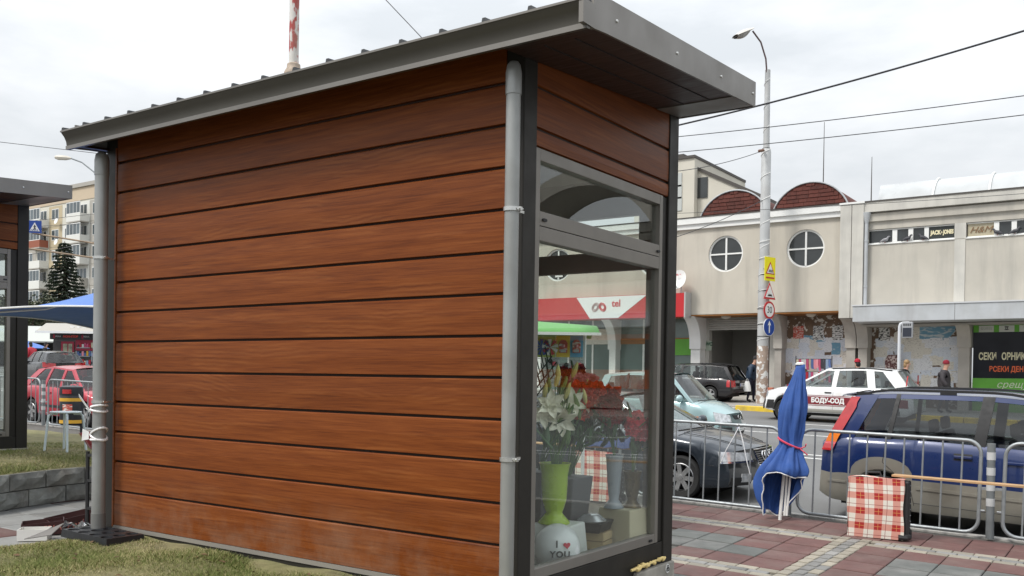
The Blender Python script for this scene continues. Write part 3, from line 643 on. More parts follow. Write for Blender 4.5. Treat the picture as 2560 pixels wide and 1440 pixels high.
M_canopy = mat('canopy_metal', (.47, .49, .51), .55, metal=.1, var=.06, vs=1.2, dirt=(.36, .37, .37), ds=1.5, dt=.6, streak=(.33, .33, .33))
M_shut = mat('shutter_metal', (.46, .45, .42), .5, metal=.3, var=.06)
M_orange = mat('orange_soffit', (.3, .12, .025), .6, var=.15, vs=2)
M_corr = mat('corridor_wall', (.3, .29, .27), .8, var=.08, vs=1)
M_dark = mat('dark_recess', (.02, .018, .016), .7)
M_poly = mat('polycarbonate_white', (.5, .52, .53), .35, var=.06, vs=1.5, dirt=(.38, .39, .385), ds=.6, dt=.55)
FY = 36.0; GY = 37.3
H = empty('market_hall', (-9.5, FY, 0), 0, 'cream two storey market hall with round windows, red barrel roofs and a grey canopy', 'building')
HP = Vector(H.location)
def hp(o): o.location = Vector(o.location) - HP; return o     # parts keep world coordinates
def part(b, nm, m, **k): return hp(b.build(nm, m, H, **k))
def bx(nm, m, a, c, **k): b = MB(); b.box(a, c); return part(b, nm, m, **k)
def sub(par, b, nm, m, **k): o = b.build(nm, m, par, **k); return o
# --- upper wall with round openings
WZ0, WZ1 = 4.45, 8.0
cx = [-14.53, -11.28, -17.78, -22.6]; cz = 6.9; cr_ = .74
def wall_with_hole(x0, x1, xc):
    b = MB(); n = 48; ring = []; outp = []
    for i in range(n):
        a = 2*math.pi*i/n; ring.append((xc + cr_*math.cos(a), cz + cr_*math.sin(a)))
        d = (math.cos(a), math.sin(a)); ts = []
        if d[0] > 1e-6: ts.append((x1 - xc)/d[0])
        if d[0] < -1e-6: ts.append((x0 - xc)/d[0])
        if d[1] > 1e-6: ts.append((WZ1 - cz)/d[1])
        if d[1] < -1e-6: ts.append((WZ0 - cz)/d[1])
        t = min(ts); outp.append((xc + d[0]*t, cz + d[1]*t))
    vs = [(x, FY, z) for x, z in ring] + [(x, FY, z) for x, z in outp] + [(x, FY + .3, z) for x, z in ring]
    fs = [(i, (i+1) % n, n + (i+1) % n, n + i) for i in range(n)] + [(i, 2*n + i, 2*n + (i+1) % n, (i+1) % n) for i in range(n)]
    # corners
    cs = [(x0, WZ0), (x1, WZ0), (x1, WZ1), (x0, WZ1)]
    for cxx, czz in cs:
        k = len(vs); vs.append((cxx, FY, czz)); a = math.atan2(czz - cz, cxx - xc) % (2*math.pi); i = int(a / (2*math.pi/n)) % n
        fs.append((n + i, n + (i+1) % n, k))
    b.add(vs, fs); return part(b, 'wall_bay', M_cream_w, fix=False)
def round_window(xc):
    Wn = empty('round_window', (0, 0, 0)); Wn.parent = H; Wn.location = Vector((xc, FY + .12, cz)) - HP
    b = MB(); b.lathe([(cr_ - .07, -.03), (cr_ + .005, -.03), (cr_ + .005, .05), (cr_ - .07, .05), (cr_ - .07, -.03)], (0, 0, 0), 40, cap=False); b.xf(Matrix.Rotation(R(90), 4, 'X')); sub(Wn, b, 'window_ring', M_white, smooth=True)
    b = MB(); b.box((-.035, -.05, -cr_ + .05), (.035, .03, cr_ - .05)); sub(Wn, b, 'muntin', M_white)
    b = MB(); b.box((-cr_ + .05, -.047, -.03), (-.036, .03, .03)); b.box((.036, -.047, -.03), (cr_ - .05, .03, .03)); sub(Wn, b, 'muntin', M_white)
    for q in range(4):
        b = MB(); a0 = R(90 * q); pts = [(0, 0)] + arc((0, 0), cr_ - .06, a0, a0 + R(90), 10); b.prism(pts, (-.004, .004), 'y'); o = sub(Wn, b, 'window_pane', M_dglass)
        o.rotation_euler = (R(random.uniform(-1.2, 1.2)), 0, R(random.uniform(-1.2, 1.2)))
xb = [-30.0, -24.6, -20.0, -16.155, -12.905, -9.9]
for x0, x1, xc in ((-24.6, -20.0, -22.6), (-20.0, -16.155, -17.78), (-16.155, -12.905, -14.53), (-12.905, -9.9, -11.28)):
    wall_with_hole(x0, x1, xc); round_window(xc)
bx('wall_bay', M_cream_w, (-30, FY, WZ0), (-24.6, FY + .3, WZ1))
bx('wall_core', M_cream_w, (-30, FY + .31, WZ0 + .02), (-9.9, FY + .4, 8.3))
bx('cornice', M_white_w, (-30, FY - .12, 8.0), (-9.9, FY + .38, 8.2)); bx('cornice', M_white_w, (-30, FY - .2, 8.2), (-9.9, FY + .38, 8.44)); bx('roof_flashing', M_flash, (-30, FY - .22, 8.44), (-9.9, FY + .5, 8.485))
bx('overhang_soffit', M_orange, (-30, FY + .02, WZ0 - .06), (-9.9, GY - .01, WZ0 - .002))
# --- double pilaster
for x0, x1 in ((-9.9, -9.49), (-9.47, -9.05)):
    bx('pilaster', M_pil, (x0, FY - .27, 4.14), (x1, FY + .3, 8.4), bevel=.01)
bx('pilaster_cap', M_white_w, (-9.93, FY - .3, 8.4), (-9.02, FY + .3, 8.47))
# --- right hand wing
bx('wall_bay', M_cream2, (-9.05, FY, 3.9), (44, FY + .3, 6.88)); 
bx('wall_bay', M_cream2, (-9.05, FY, 7.43), (44, FY + .3, 8.06))
bx('wall_bay', M_cream2, (-9.05, FY, 6.881), (-8.93, FY + .3, 7.429)); bx('wall_bay', M_pil, (-5.99, FY - .01, 6.881), (-5.62, FY + .3, 7.429)); bx('wall_bay', M_cream2, (-2.2, FY, 6.881), (44, FY + .3, 7.429))
bx('pilaster_strip', M_pil, (-5.98, FY - .03, 4.5), (-5.63, FY - .001, 6.85))
bx('cornice', M_cream2, (-9.05, FY - .1, 7.72), (44, FY + .3, 8.0)); bx('cornice', M_pil, (-9.05, FY - .22, 8.06), (44, FY + .3, 8.42)); bx('roof_flashing', M_flash, (-9.05, FY - .25, 8.42), (44, FY + .6, 8.47))
bx('roof_slab', mat('roof_felt', (.12, .115, .11), .9), (-30, FY + .6, 8.2), (44, 56, 8.3))
def ribbon(x0, x1, panels):
    Wn = empty('ribbon_window'); Wn.parent = H; Wn.location = Vector((0, FY + .1, 0)) - HP
    z0, z1 = 6.89, 7.42
    b = MB(); b.box((x0, -.03, z0), (x1, .05, z0 + .05)); b.box((x0, -.03, z1 - .04), (x1, .05, z1)); sub(Wn, b, 'window_frame', M_white)
    b = MB(); b.box((x0 - .02, -.14, z0 - .03), (x1 + .02, -.031, z0)); sub(Wn, b, 'window_sill', M_white)
    for a, c, kind in panels:
        if kind == 'm': b = MB(); b.box((a, -.04, z0 + .05), (c, .05, z1 - .04)); sub(Wn, b, 'mullion', M_white)
        else:
            b = MB(); b.box((a, .0, z0 + .05), (c, .012, z1 - .04)); o = sub(Wn, b, 'window_pane', {'g': M_dglass, 's': mat('sign_black', (.03, .035, .033), .35), 'w': mat('sign_beige', (.42, .37, .26), .5, var=.1)}[kind])
    return Wn
X = lambda px, py=585: onY(px, py, FY).x
Wn = ribbon(-8.92, -6.0, [(X(2172), X(2230), 'g'), (X(2230), X(2242), 'm'), (X(2242), X(2270), 'g'), (X(2270), X(2282), 'm'), (X(2282), X(2310), 'g'), (X(2310), X(2321), 'm'), (X(2321), X(2385), 's')])
M_ltr = mat('letter_cream', (.75, .68, .45), .5)
xs = X(2353); text('JACK', .2, M_ltr, Wn, (xs - .2, -.02, 7.16), FRONT, bold=.012, sx=.72); text('&', .12, M_ltr, Wn, (xs + .0, -.02, 7.16), FRONT); text('JONES', .2, M_ltr, Wn, (xs + .22, -.02, 7.16), FRONT, bold=.012, sx=.6)
for q in Wn.children[-3:]: pass
W2 = ribbon(-5.6, -2.2, [(X(2418), X(2484), 'w'), (X(2484), X(2497), 'm'), (X(2497), X(2528), 'g'), (X(2528), X(2541), 'm'), (X(2541), X(2580), 'g'), (X(2580), -2.2, 'm')])
text('H&M', .3, mat('letter_faded', (.2, .11, .05), .6), W2, (X(2450), -.02, 7.15), FRONT, shear=.4, sx=1.1)
# --- rainwater pipe with hopper
Dp = empty('rainwater_pipe'); Dp.parent = H; Dp.location = Vector((-8.97, FY - .16, 0)) - HP
b = MB(); b.tube([(0, 0, 4.55), (0, 0, 7.8)], .07, 10); sub(Dp, b, 'pipe', M_canopy, smooth=True)
b = MB(); b.lathe([(.075, 7.65), (.09, 7.72), (.15, 8.0), (.15, 8.05), (.05, 8.05)], (0, 0, 0), 12); sub(Dp, b, 'hopper', M_canopy, smooth=True)
for z in (5.3, 7.0): b = MB(); b.lathe([(.085, -.03), (.085, .03)], (0, 0, z), 10); sub(Dp, b, 'pipe_joint', M_canopy)
# --- long canopy box
CX0 = -9.14
bx('canopy', M_canopy, (CX0, 34.8, 3.93), (44, FY - .01, 4.5), bevel=.01); bx('canopy_cap', mat('cap_light', (.55, .56, .57), .5), (CX0 - .03, 34.77, 4.5), (44, FY - .005, 4.55))
bx('canopy_soffit', mat('canopy_soffit', (.35, .33, .3), .7), (CX0, FY, 3.85), (44, GY - .01, 3.925))
for k in range(1, 8): bx('canopy_joint', M_flash, (CX0 + k * 3.4, 34.797, 3.94), (CX0 + k * 3.4 + .012, 34.7995, 4.49))
# --- corbels and pillars
def corbel(x0, x1, m, ytop=FY - .22, ybot=GY - .62, z0=3.05, z1=4.13):
    pts = [(GY - .005, z0), (ybot, z0)] + [(lerp(ybot, ytop, 1 - math.cos(t * math.pi / 2)), lerp(z0 + .2, z1, math.sin(t * math.pi / 2))) for t in [i / 10 for i in range(11)]] + [(GY - .005, z1)]
    b = MB(); b.prism(pts, (x0, x1), 'x'); part(b, 'corbel', m)
    bx('pillar', m, (x0 + .04, GY - .55, .6), (x1 - .04, GY - .005, z0))
M_cconc = mat('corbel_concrete', (.4, .375, .34), .88, var=.12, vs=2, bump=.2, bs=40)
corbel(-9.9, -9.49, M_cconc); corbel(-9.46, -9.05, M_cconc, ytop=FY - .25)
corbel(-5.95, -5.5, M_cconc, z1=3.84, ytop=FY + .0); corbel(-12.72, -12.36, M_cconc, z1=4.38)
corbel(-16.35, -15.85, M_white_w, z1=4.38); corbel(-20.3, -19.9, M_white_w, z1=4.38); corbel(-24.3, -23.9, M_white_w, z1=4.38)
# --- ground floor: poster bays, passage, shop fronts
bx('ground_wall', M_brownwall, (-12.75, GY, .5), (-5.6, GY + .3, 4.4))
bx('ground_wall', M_pil, (-16.1, GY, .5), (-15.72, GY + .3, 4.4))
bx('ground_wall', M_pil, (-13.05, GY - .08, .5), (-12.755, GY + .3, 4.4))
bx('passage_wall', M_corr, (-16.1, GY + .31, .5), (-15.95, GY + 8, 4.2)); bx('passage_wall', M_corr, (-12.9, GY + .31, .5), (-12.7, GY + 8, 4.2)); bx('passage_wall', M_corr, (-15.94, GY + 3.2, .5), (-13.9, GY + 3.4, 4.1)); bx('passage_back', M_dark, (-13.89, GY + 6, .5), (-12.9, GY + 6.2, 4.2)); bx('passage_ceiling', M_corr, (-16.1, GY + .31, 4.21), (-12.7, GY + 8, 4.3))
bx('passage_post', M_pil, (-14.1, GY + 3.1, .5), (-13.98, GY + 3.19, 4.1)); bx('passage_floor', M_far, (-16.1, GY + .3, .6), (-12.7, GY + 8, G(-14, GY) + .05)); bx('passage_step', M_pil, (-15.72, GY + .1, .6), (-13.06, GY + .5, G(-14, GY) + .16))
Sh = empty('roller_shutter'); Sh.parent = H; Sh.location = Vector((0, GY - .04, 0)) - HP
for k in range(5): b = MB(); b.prism([(-.0, 3.86 + k * .09), (-.03, 3.89 + k * .09), (-.03, 3.92 + k * .09), (0, 3.95 + k * .09), (.04, 3.95 + k * .09), (.04, 3.86 + k * .09)], (-15.72, -13.05), 'x'); sub(Sh, b, 'slat', M_shut)
# ceiling lamps under the overhang
for x in (-14.7, -11.2, -17.9, -10.1 - 4):
    if x == -14.1: continue
    L = MB(); L.lathe([(0, -.13), (.1, -.11), (.19, -.05), (.2, 0)], (x, FY + .6, WZ0 - .06), 16); part(L, 'ceiling_lamp', M_cream_w, smooth=True)
# posters: sheets pasted one beside the other
def paper(nm, base, ink, sc_=60, thr=.55):
    m = bpy.data.materials.new(nm); m.use_nodes = True; t = m.node_tree; n = t.nodes; l = t.links; bs = n['Principled BSDF']; bs.inputs['Roughness'].default_value = .85
    tc = n.new('ShaderNodeTexCoord'); oi = n.new('ShaderNodeObjectInfo'); ad = n.new('ShaderNodeVectorMath'); ad.operation = 'MULTIPLY_ADD'; ad.inputs[1].default_value = (1, 1, 1)
    s_ = n.new('ShaderNodeVectorMath'); s_.operation = 'SCALE'; s_.inputs[0].default_value = (13, 7, 19); l.new(oi.outputs['Random'], s_.inputs['Scale']); l.new(tc.outputs['Object'], ad.inputs[0]); l.new(s_.outputs[0], ad.inputs[2])
    mp = n.new('ShaderNodeMapping'); mp.inputs['Scale'].default_value = (sc_ * .35, 1, sc_); l.new(ad.outputs[0], mp.inputs[0])
    nz = n.new('ShaderNodeTexNoise'); nz.inputs['Scale'].default_value = 1; nz.inputs['Detail'].default_value = 2; l.new(mp.outputs[0], nz.inputs[0])
    rp = n.new('ShaderNodeValToRGB'); rp.color_ramp.elements[0].position = thr; rp.color_ramp.elements[0].color = (*base, 1); rp.color_ramp.elements[1].position = thr + .08; rp.color_ramp.elements[1].color = (*ink, 1)
    l.new(nz.outputs[0], rp.inputs[0]); l.new(rp.outputs[0], bs.inputs['Base Color']); return m
PAP = [paper('paper_white', (.74, .75, .77), (.46, .47, .5), 46, .56), paper('paper_bluish', (.66, .7, .76), (.42, .45, .52), 46, .58), paper('paper_cream', (.7, .67, .6), (.42, .39, .35), 46, .57), paper('paper_blue', (.16, .33, .45), (.5, .56, .58), 9, .5), paper('paper_red', (.55, .1, .07), (.7, .66, .6), 40, .52), paper('paper_black', (.7, .7, .68), (.04, .04, .04), 30, .5)]
def torn(w_, h_, rg, j=.08):
    n = 14; pts = []
    for (x0, z0, x1, z1) in ((-w_/2, -h_/2, w_/2, -h_/2), (w_/2, -h_/2, w_/2, h_/2), (w_/2, h_/2, -w_/2, h_/2), (-w_/2, h_/2, -w_/2, -h_/2)):
        for k in range(4): t = k / 4; pts.append((lerp(x0, x1, t) + rg.uniform(-j, j) * w_, lerp(z0, z1, t) + rg.uniform(-j, j) * h_))
    return pts
rg = random.Random(21)
pm = []
for k in range(10):
    for q in range(3):
        me = MB(); me.prism(torn(.42, .36, rg, .03 if k < 6 else .14), (-.006, 0), 'y'); ms = bpy.data.meshes.new('poster'); ms.from_pydata(me.v, [], me.f); ms.materials.append(PAP[(0, 1, 0, 1, 2, 0, 0, 1, 2, 1)[k]]); pm.append(ms)
def poster(x, z, sx=1, sz=1, me=None, dy=0):
    o = inst(me or rg.choice(pm), 'poster', H, Vector((x, GY - .004 - dy, z)) - HP, (0, R(rg.uniform(-4, 4)), 0), (sx, 1, sz)); return o
for x0, x1 in ((-12.3, -10.05), (-8.75, -6.05)):
    zs = [3.3, 3.12, 2.86, 2.62, 2.4, 2.18, 1.95, 1.72, 1.45]
    for r_, z in enumerate(zs):
        nx = int((x1 - x0) / .31)
        for i in range(nx + 1):
            if rg.random() < (.03 if r_ < 6 else .3): continue
            poster(x0 + (x1 - x0) * i / nx + rg.uniform(-.05, .05), z + rg.uniform(-.06, .06), rg.uniform(.75, 1.05), rg.uniform(.8, 1.1), dy=.004 * rg.random())
def solid_poster(x, z, w_, h_, m, j=.01, dy=.006):
    b = MB(); b.prism(torn(w_, h_, rg, j), (-.006, 0), 'y'); o = b.build('poster', m, H); o.location = Vector((x, GY - .004 - dy, z)) - HP; return o
solid_poster(-11.9, 3.72, .42, .5, PAP[4]); solid_poster(-11.1, 3.68, .42, .58, PAP[5]); solid_poster(-10.35, 3.68, .42, .58, PAP[5]); solid_poster(-11.35, 3.45, 1.0, .3, PAP[3], .12, .002); solid_poster(-11.3, 3.3, 2.0, .35, PAP[3], .1, .0); solid_poster(-10.4, 3.05, .35, .45, PAP[3], .06)
solid_poster(-7.0, 3.62, 1.6, .85, PAP[3], .1, .0); solid_poster(-7.55, 3.6, .42, .5, PAP[2]); solid_poster(-8.6, 3.6, .4, .5, PAP[5], .04); solid_poster(-8.0, 3.5, .5, .35, PAP[2], .1); solid_poster(-8.7, 2.9, .5, .4, PAP[2], .12)
# WC sign
b = MB(); b.box((-15.86, GY - .03, 3.0), (-15.6, GY - .001, 3.42)); o = part(b, 'toilet_sign', mat('sign_green_grey', (.35, .4, .32), .6)); text('WC', .2, mat('letter_green', (.03, .09, .05), .5), H, Vector((-15.73, GY - .033, 3.27)) - HP, FRONT, bold=.01)
# --- green shop front
M_green = mat('shop_green', (.11, .36, .035), .5, var=.08, vs=2)
Sf = empty('shop_front'); Sf.parent = H; Sf.location = Vector((0, 36.95, 0)) - HP
sx0 = -5.46
b = MB(); b.box((sx0, 0, 3.6), (1.5, .3, 3.86)); b.box((sx0, 0, .6), (1.5, .3, 1.95)); sub(Sf, b, 'green_panel', M_green)
b = MB(); b.box((sx0, .04, 1.951), (1.5, .1, 3.599)); sub(Sf, b, 'window_pane', mat('shop_dark_glass', (.008, .009, .014), .12, spec=.25, var=.3, vs=1.0))
M_plq = mat('plaque_grey', (.5, .52, .47), .5)
for k in range(6):
    b = MB(); xq = onY(2466 + 51 * k, 820, 36.95).x; b.box((xq - .24, -.02, 3.6), (xq + .24, -.001, 3.83)); sub(Sf, b, 'brand_plaque', M_plq)
    if k == 0: text('GUESS', .11, mat('letter_grey', (.2, .21, .2), .5), Sf, (xq, -.022, 3.72), FRONT, spacing=1.2)
    elif k == 1:
        for sgn in (-1, 1):
            b = MB(); b.tube([(xq + sgn * .028 + .06*math.cos(a + (0 if sgn > 0 else math.pi)), -.024, 3.73 + .055*math.sin(a + (0 if sgn > 0 else math.pi))) for a in [R(50 + 260 * i / 14 - 180 + 180) - R(0) for i in range(15)]], .011, 6); sub(Sf, b, 'emblem', M_black)
    elif k == 2: text('U', .1, mat('letter_grey', (.2, .21, .2), .5), Sf, (xq - .08, -.022, 3.75), FRONT); text('swarovski', .05, MATS['letter_grey'], Sf, (xq + .04, -.022, 3.67), FRONT)
M_lt = mat('letter_paper', (.66, .62, .42), .6)
text('СЕКИ', .34, M_lt, Sf, (onY(2468, 893, 36.9).x, .03, 2.72), FRONT, sx=.62, bold=.012); text('ОРНИК З', .34, M_lt, Sf, (onY(2536, 893, 36.9).x - .12, .03, 2.72), FRONT, sx=.62, bold=.012, align='LEFT').location.x = onY(2503, 893, 36.9).x
text('ВСЕКИ ДЕН НАМА', .26, mat('letter_orange', (.7, .12, .03), .5), Sf, (onY(2472, 920, 36.9).x, .03, 2.27), FRONT, sx=.72, align='LEFT', bold=.008)
text('срещу', .32, mat('letter_dark_green', (.6, .65, .5), .5), Sf, (onY(2490, 960, 36.9).x, -.004, 1.72), FRONT, align='LEFT', shear=.3)
# --- mobile phone shop: red and white sign box, glazed front
Sg = empty('shop_sign'); Sg.parent = H; Sg.location = Vector((0, 35.4, 0)) - HP
M_sred = mat('sign_red', (.5, .02, .025), .4, var=.04); M_swh = mat('sign_white', (.8, .8, .8), .4)
b = MB(); b.box((-23.3, 0, 4.34), (-16.05, .58, 5.32)); sub(Sg, b, 'sign_box', M_sred)
b = MB(); b.prism([(-21.2, 5.3), (-20.5, 4.36), (-19.1, 4.36), (-17.75, 5.3)], (-.012, -.002), 'y'); sub(Sg, b, 'sign_panel', M_swh)
b = MB(); b.box((-16.049, .0, 4.3), (-15.99, .58, 5.36)); sub(Sg, b, 'sign_edge', mat('edge_grey', (.42, .42, .41), .5))
def mlogo(par, x, y, z, s, m1, m2):
    for k, (sg, mm) in enumerate(((-1, m1), (1, m2))):
        for q in range(3):
            r_ = s * (.24 + .1 * q); b = MB()
            pts = [(x + sg * s * .42 + r_*math.cos(a) * .9, y, z + r_*math.sin(a)) for a in [2*math.pi*i/16 for i in range(16)]]
            b.tube([(p[0] + (p[2] - z) * (-.25 * sg), p[1], p[2]) for p in pts], s * .04, 5, closed=True); sub(par, b, 'emblem', mm)
M_lred = mat('logo_red', (.55, .03, .05), .4); M_lgr = mat('logo_grey', (.42, .3, .3), .4)
mlogo(Sg, -20.05, -.02, 4.85, .42, M_lgr, M_lred); text('tel', .42, M_lred, Sg, (-19.2, -.02, 4.98), FRONT, bold=.01)
bx('shop_wall', M_white_w, (-30, GY, .5), (-24.3, GY + .3, 4.39))
bx('shop_glazing', mat('shop_green_glass', (.12, .17, .155), .07, spec=.8, var=.25, vs=.8), (-23.9, GY - .1, .9), (-16.36, GY - .02, 4.39))
for x in (-22.7, -21.4, -18.8, -17.6): bx('glazing_bar', M_white, (x, GY - .14, .9), (x + .08, GY - .101, 4.39))
bx('shop_band', M_orange, (-19.9, GY - .15, 3.3), (-16.36, GY - .141, 3.55)); bx('shop_poster', M_sred, (-23.5, GY - .17, 3.2), (-21.9, GY - .15, 4.1)); bx('shop_poster', PAP[2], (-21.7, GY - .17, 3.3), (-20.5, GY - .15, 4.0)); bx('green_display', M_green, (-17.5, GY - .17, 2.8), (-16.4, GY - .15, 3.5)); bx('white_display', M_white, (-17.2, GY - .3, .9), (-16.6, GY - .15, 1.8))
# letting notice in the round window
bx('notice', M_white, (-22.75, FY + .05, 6.35), (-22.35, FY + .06, 6.65)); text('НАЕМ', .15, M_black, H, Vector((-22.55, FY + .045, 6.48)) - HP, FRONT, bold=.006)
# --- satellite dish above the sign
Dd = empty('satellite_dish', (-16.32, 35.62, 5.4), R(-12), 'white round satellite dish with a small red logo above the red sign', 'satellite dish')
b = MB(); b.lathe([(0, .0), (.15, .015), (.3, .06), (.4, .11), (.405, .105), (.3, .045), (.15, .0), (0, -.015)], (0, 0, 0), 24); b.xf(Matrix.Translation((0, -.08, .47)) @ Matrix.Rotation(R(78), 4, 'X')); sub(Dd, b, 'dish', M_white, smooth=True)
b = MB(); b.tube([(0, .05, -.05), (0, .05, .45)], .025, 8); sub(Dd, b, 'mast', M_canopy)
b = MB(); b.tube([(0, -.2, .1), (0, -.42, .32)], .014, 6); b.cbox((0, -.44, .36), (.07, .1, .1)); sub(Dd, b, 'feed_arm', M_black)
mlogo(Dd, -.04, -.2, .68, .09, M_lred, M_lred); text('tel', .08, M_lred, Dd, (.12, -.2, .69), FRONT)
# --- red barrel gables
def gable(xc, r0=1.62, zb=8.46, hh=1.42, y=38.0):
    g_ = empty('barrel_gable'); g_.parent = H; g_.location = Vector((xc, y, zb)) - HP
    rad = (r0 * r0 + hh * hh) / (2 * hh); a1 = math.asin(min(1, r0 / rad)); 
    prof = [(rad * math.sin(a), rad * math.cos(a) - (rad - hh)) for a in [lerp(-a1, a1, i / 24) for i in range(25)]]
    b = MB(); b.prism(prof, (.01, 5.0), 'y'); sub(g_, b, 'barrel_roof', M_shingle)
    for (px, pz), (qx, qz) in zip(prof, prof[1:]): pass
    b = MB(); b.tube([(px, -.02, pz) for px, pz in prof], .035, 6); sub(g_, b, 'rim_flashing', M_canopy)
    rows = 9; hh_ = hh / rows; rg = random.Random(int(xc * 10))
    for r_ in range(rows):
        z0 = r_ * hh_; z1 = z0 + hh_ - .012; zc = z1 + (rad - hh)
        if zc >= rad: continue
        half = math.sqrt(max(0, rad*rad - zc*zc)) - .03
        x = -half - rg.uniform(0, .2)
        while x < half:
            w_ = rg.choice((.34, .42, .5)); xa, xb_ = max(x, -half), min(x + w_ - .012, half)
            if xb_ - xa > .05:
                b = MB(); t = rg.uniform(.0, .012); b.add([(xa, -.022 - t, z0), (xb_, -.022 - t, z0), (xb_, -.002, z0), (xa, -.002, z0), (xa, -.008, z1), (xb_, -.008, z1), (xb_, -.002, z1), (xa, -.002, z1)], [(0,3,2,1),(4,5,6,7),(0,1,5,4),(1,2,6,5),(2,3,7,6),(3,0,4,7)]); sub(g_, b, 'shingle', M_shingle)
            x += w_
for xc in (-11.75, -15.0): gable(xc)
# --- translucent vaulted skylight
Sk = empty('skylight_vault'); Sk.parent = H; Sk.location = Vector((0, 42, 8.3)) - HP
pr = [(1.9 * math.cos(a), 1.9 * math.sin(a) * 1.02) for a in [math.pi * i / 20 for i in range(21)]]
for k in range(5):
    x0 = -9.6 + 2.05 * k
    b = MB(); n = len(pr); vs = [(x0 + .02 if k else -9.9 + .3 * abs(p[0]) / 1.9, p[0], p[1]) for p in pr] + [(x0 + 2.03, p[0], p[1]) for p in pr]; b.add(vs, [(i, i+1, n+i+1, n+i) for i in range(n-1)]); 
    if k == 0: b.add([( -9.9 + .3 * abs(p[0]) / 1.9, p[0], p[1]) for p in pr], [tuple(range(n))])
    sub(Sk, b, 'vault_panel', M_poly, smooth=True)
    b = MB(); b.tube([(x0 + .02 + 2.03, p[0] * 1.02, p[1] * 1.02) for p in pr], .045, 6); sub(Sk, b, 'vault_rib', M_white)
# --- roof rods
for (px, py0, py1) in ((2061, 305, 470), (2180, 392, 505)):
    p = onY(px, py0, 40); q = onY(px, py1, 40)
    b = MB(); b.tube([(0, 0, 8.3), (0, 0, p.z)], [.035, .012], 6); o = b.build('lightning_rod', M_flash); o.location = (p.x, 40, 0)
    tag(o, 'tall thin lightning rod behind the red barrel roof' if px < 2100 else 'shorter thin lightning rod left of the white skylight', 'rod')
# --- wing far to the right: arched porch with orange shop front (the kiosk glass mirrors it)
ax, ar = 15.0, 4.6
b = MB(); o_ = arc((ax, 5.9), ar, R(22), R(158), 24); i_ = arc((ax, 5.9), ar - .7, R(158), R(22), 24); b.prism(o_ + i_, (33.5, 36.4), 'y'); part(b, 'arch_porch', M_cream2)
bx('porch_wall', mat('porch_brown', (.12, .06, .045), .8, var=.2), (10.8, FY - .06, 6.0), (19.2, FY - .012, 8.0)); bx('porch_pier', M_cream2, (10.2, 33.6, .4), (11.0, 36, 7.6)); bx('porch_pier', M_cream2, (19.0, 33.6, .3), (19.8, 36, 7.6))
bx('ground_wall', M_cream2, (1.55, GY, .4), (44, GY + .3, 3.9)); bx('shop_band', mat('shop_orange', (.75, .17, .02), .45), (8, GY - .12, 1.3), (24, GY - .01, 2.15)); bx('shop_band', MATS['shop_orange'], (8, GY - .12, 3.5), (24, GY - .01, 3.75)); bx('shop_glazing', M_dglass, (8, GY - .1, 2.16), (24, GY - .02, 3.49))
# --- block behind with stair tower
T2 = empty('rear_block', (-20, 52, 8), 0, 'pale building with stepped stair tower rising behind the red barrel roofs', 'building')
M_pale = mat('pale_render', (.6, .57, .49), .88, var=.06, vs=.6)
tb = lambda nm, m, a, c: (lambda b: (b.box([a[i] - (-20, 52, 8)[i] for i in range(3)], [c[i] - (-20, 52, 8)[i] for i in range(3)]), b.build(nm, m, T2)))(MB())
q = [onY(x, y, 50) for x, y in ((1690, 395), (1737, 392), (1740, 420), (1900, 490), (1757, 430), (1700, 520))]
tb('tower_wall', M_pale, (-26, 50, 5), (q[1].x, 58, 14.6)); tb('parapet', M_flash, (-26, 49.9, 14.6), (q[1].x + .05, 58, 14.75)); tb('parapet', M_flash, (q[0].x - 2, 49.95, 14.76), (q[0].x + .5, 58, 14.9))
b = MB(); xr_ = onY(1905, 495, 50).x
b.prism([(q[1].x + .01 + 20, -3), (xr_ + 20, -3), (xr_ + 20, onY(1905, 495, 50).z - 8), (q[1].x + .01 + 20, onY(1740, 422, 50).z - 8)], (-1.5, 6), 'y'); b.build('wing_wall', M_pale, T2)
b = MB(); b.prism([(q[1].x + .01 + 20, onY(1740, 422, 50).z - 8), (xr_ + 20, onY(1905, 495, 50).z - 8), (xr_ + 20, onY(1905, 495, 50).z - 7.8), (q[1].x + .01 + 20, onY(1740, 422, 50).z - 7.8)], (-1.6, 6), 'y'); b.build('roof_edge', M_flash, T2)
w0 = onY(1738, 445, 50.4); w1 = onY(1747, 495, 50.4)
b = MB(); b.box((w0.x + 20, -1.56, w1.z - 8), (w1.x + .5 + 20, -1.51, w0.z - 8)); b.build('tower_window', M_dglass, T2)
for k in range(3):
    b = MB(); xx = onY(1697, 450 + 35 * k, 50).x; zz = onY(1697, 450 + 30 * k, 50).z; b.box((xx + 19.5, -2.05, zz - 8.4), (xx + 20.2, -2.01, zz - 7.6)); b.build('stair_pane', mat('stair_glass', (.5, .52, .5), .3), T2)
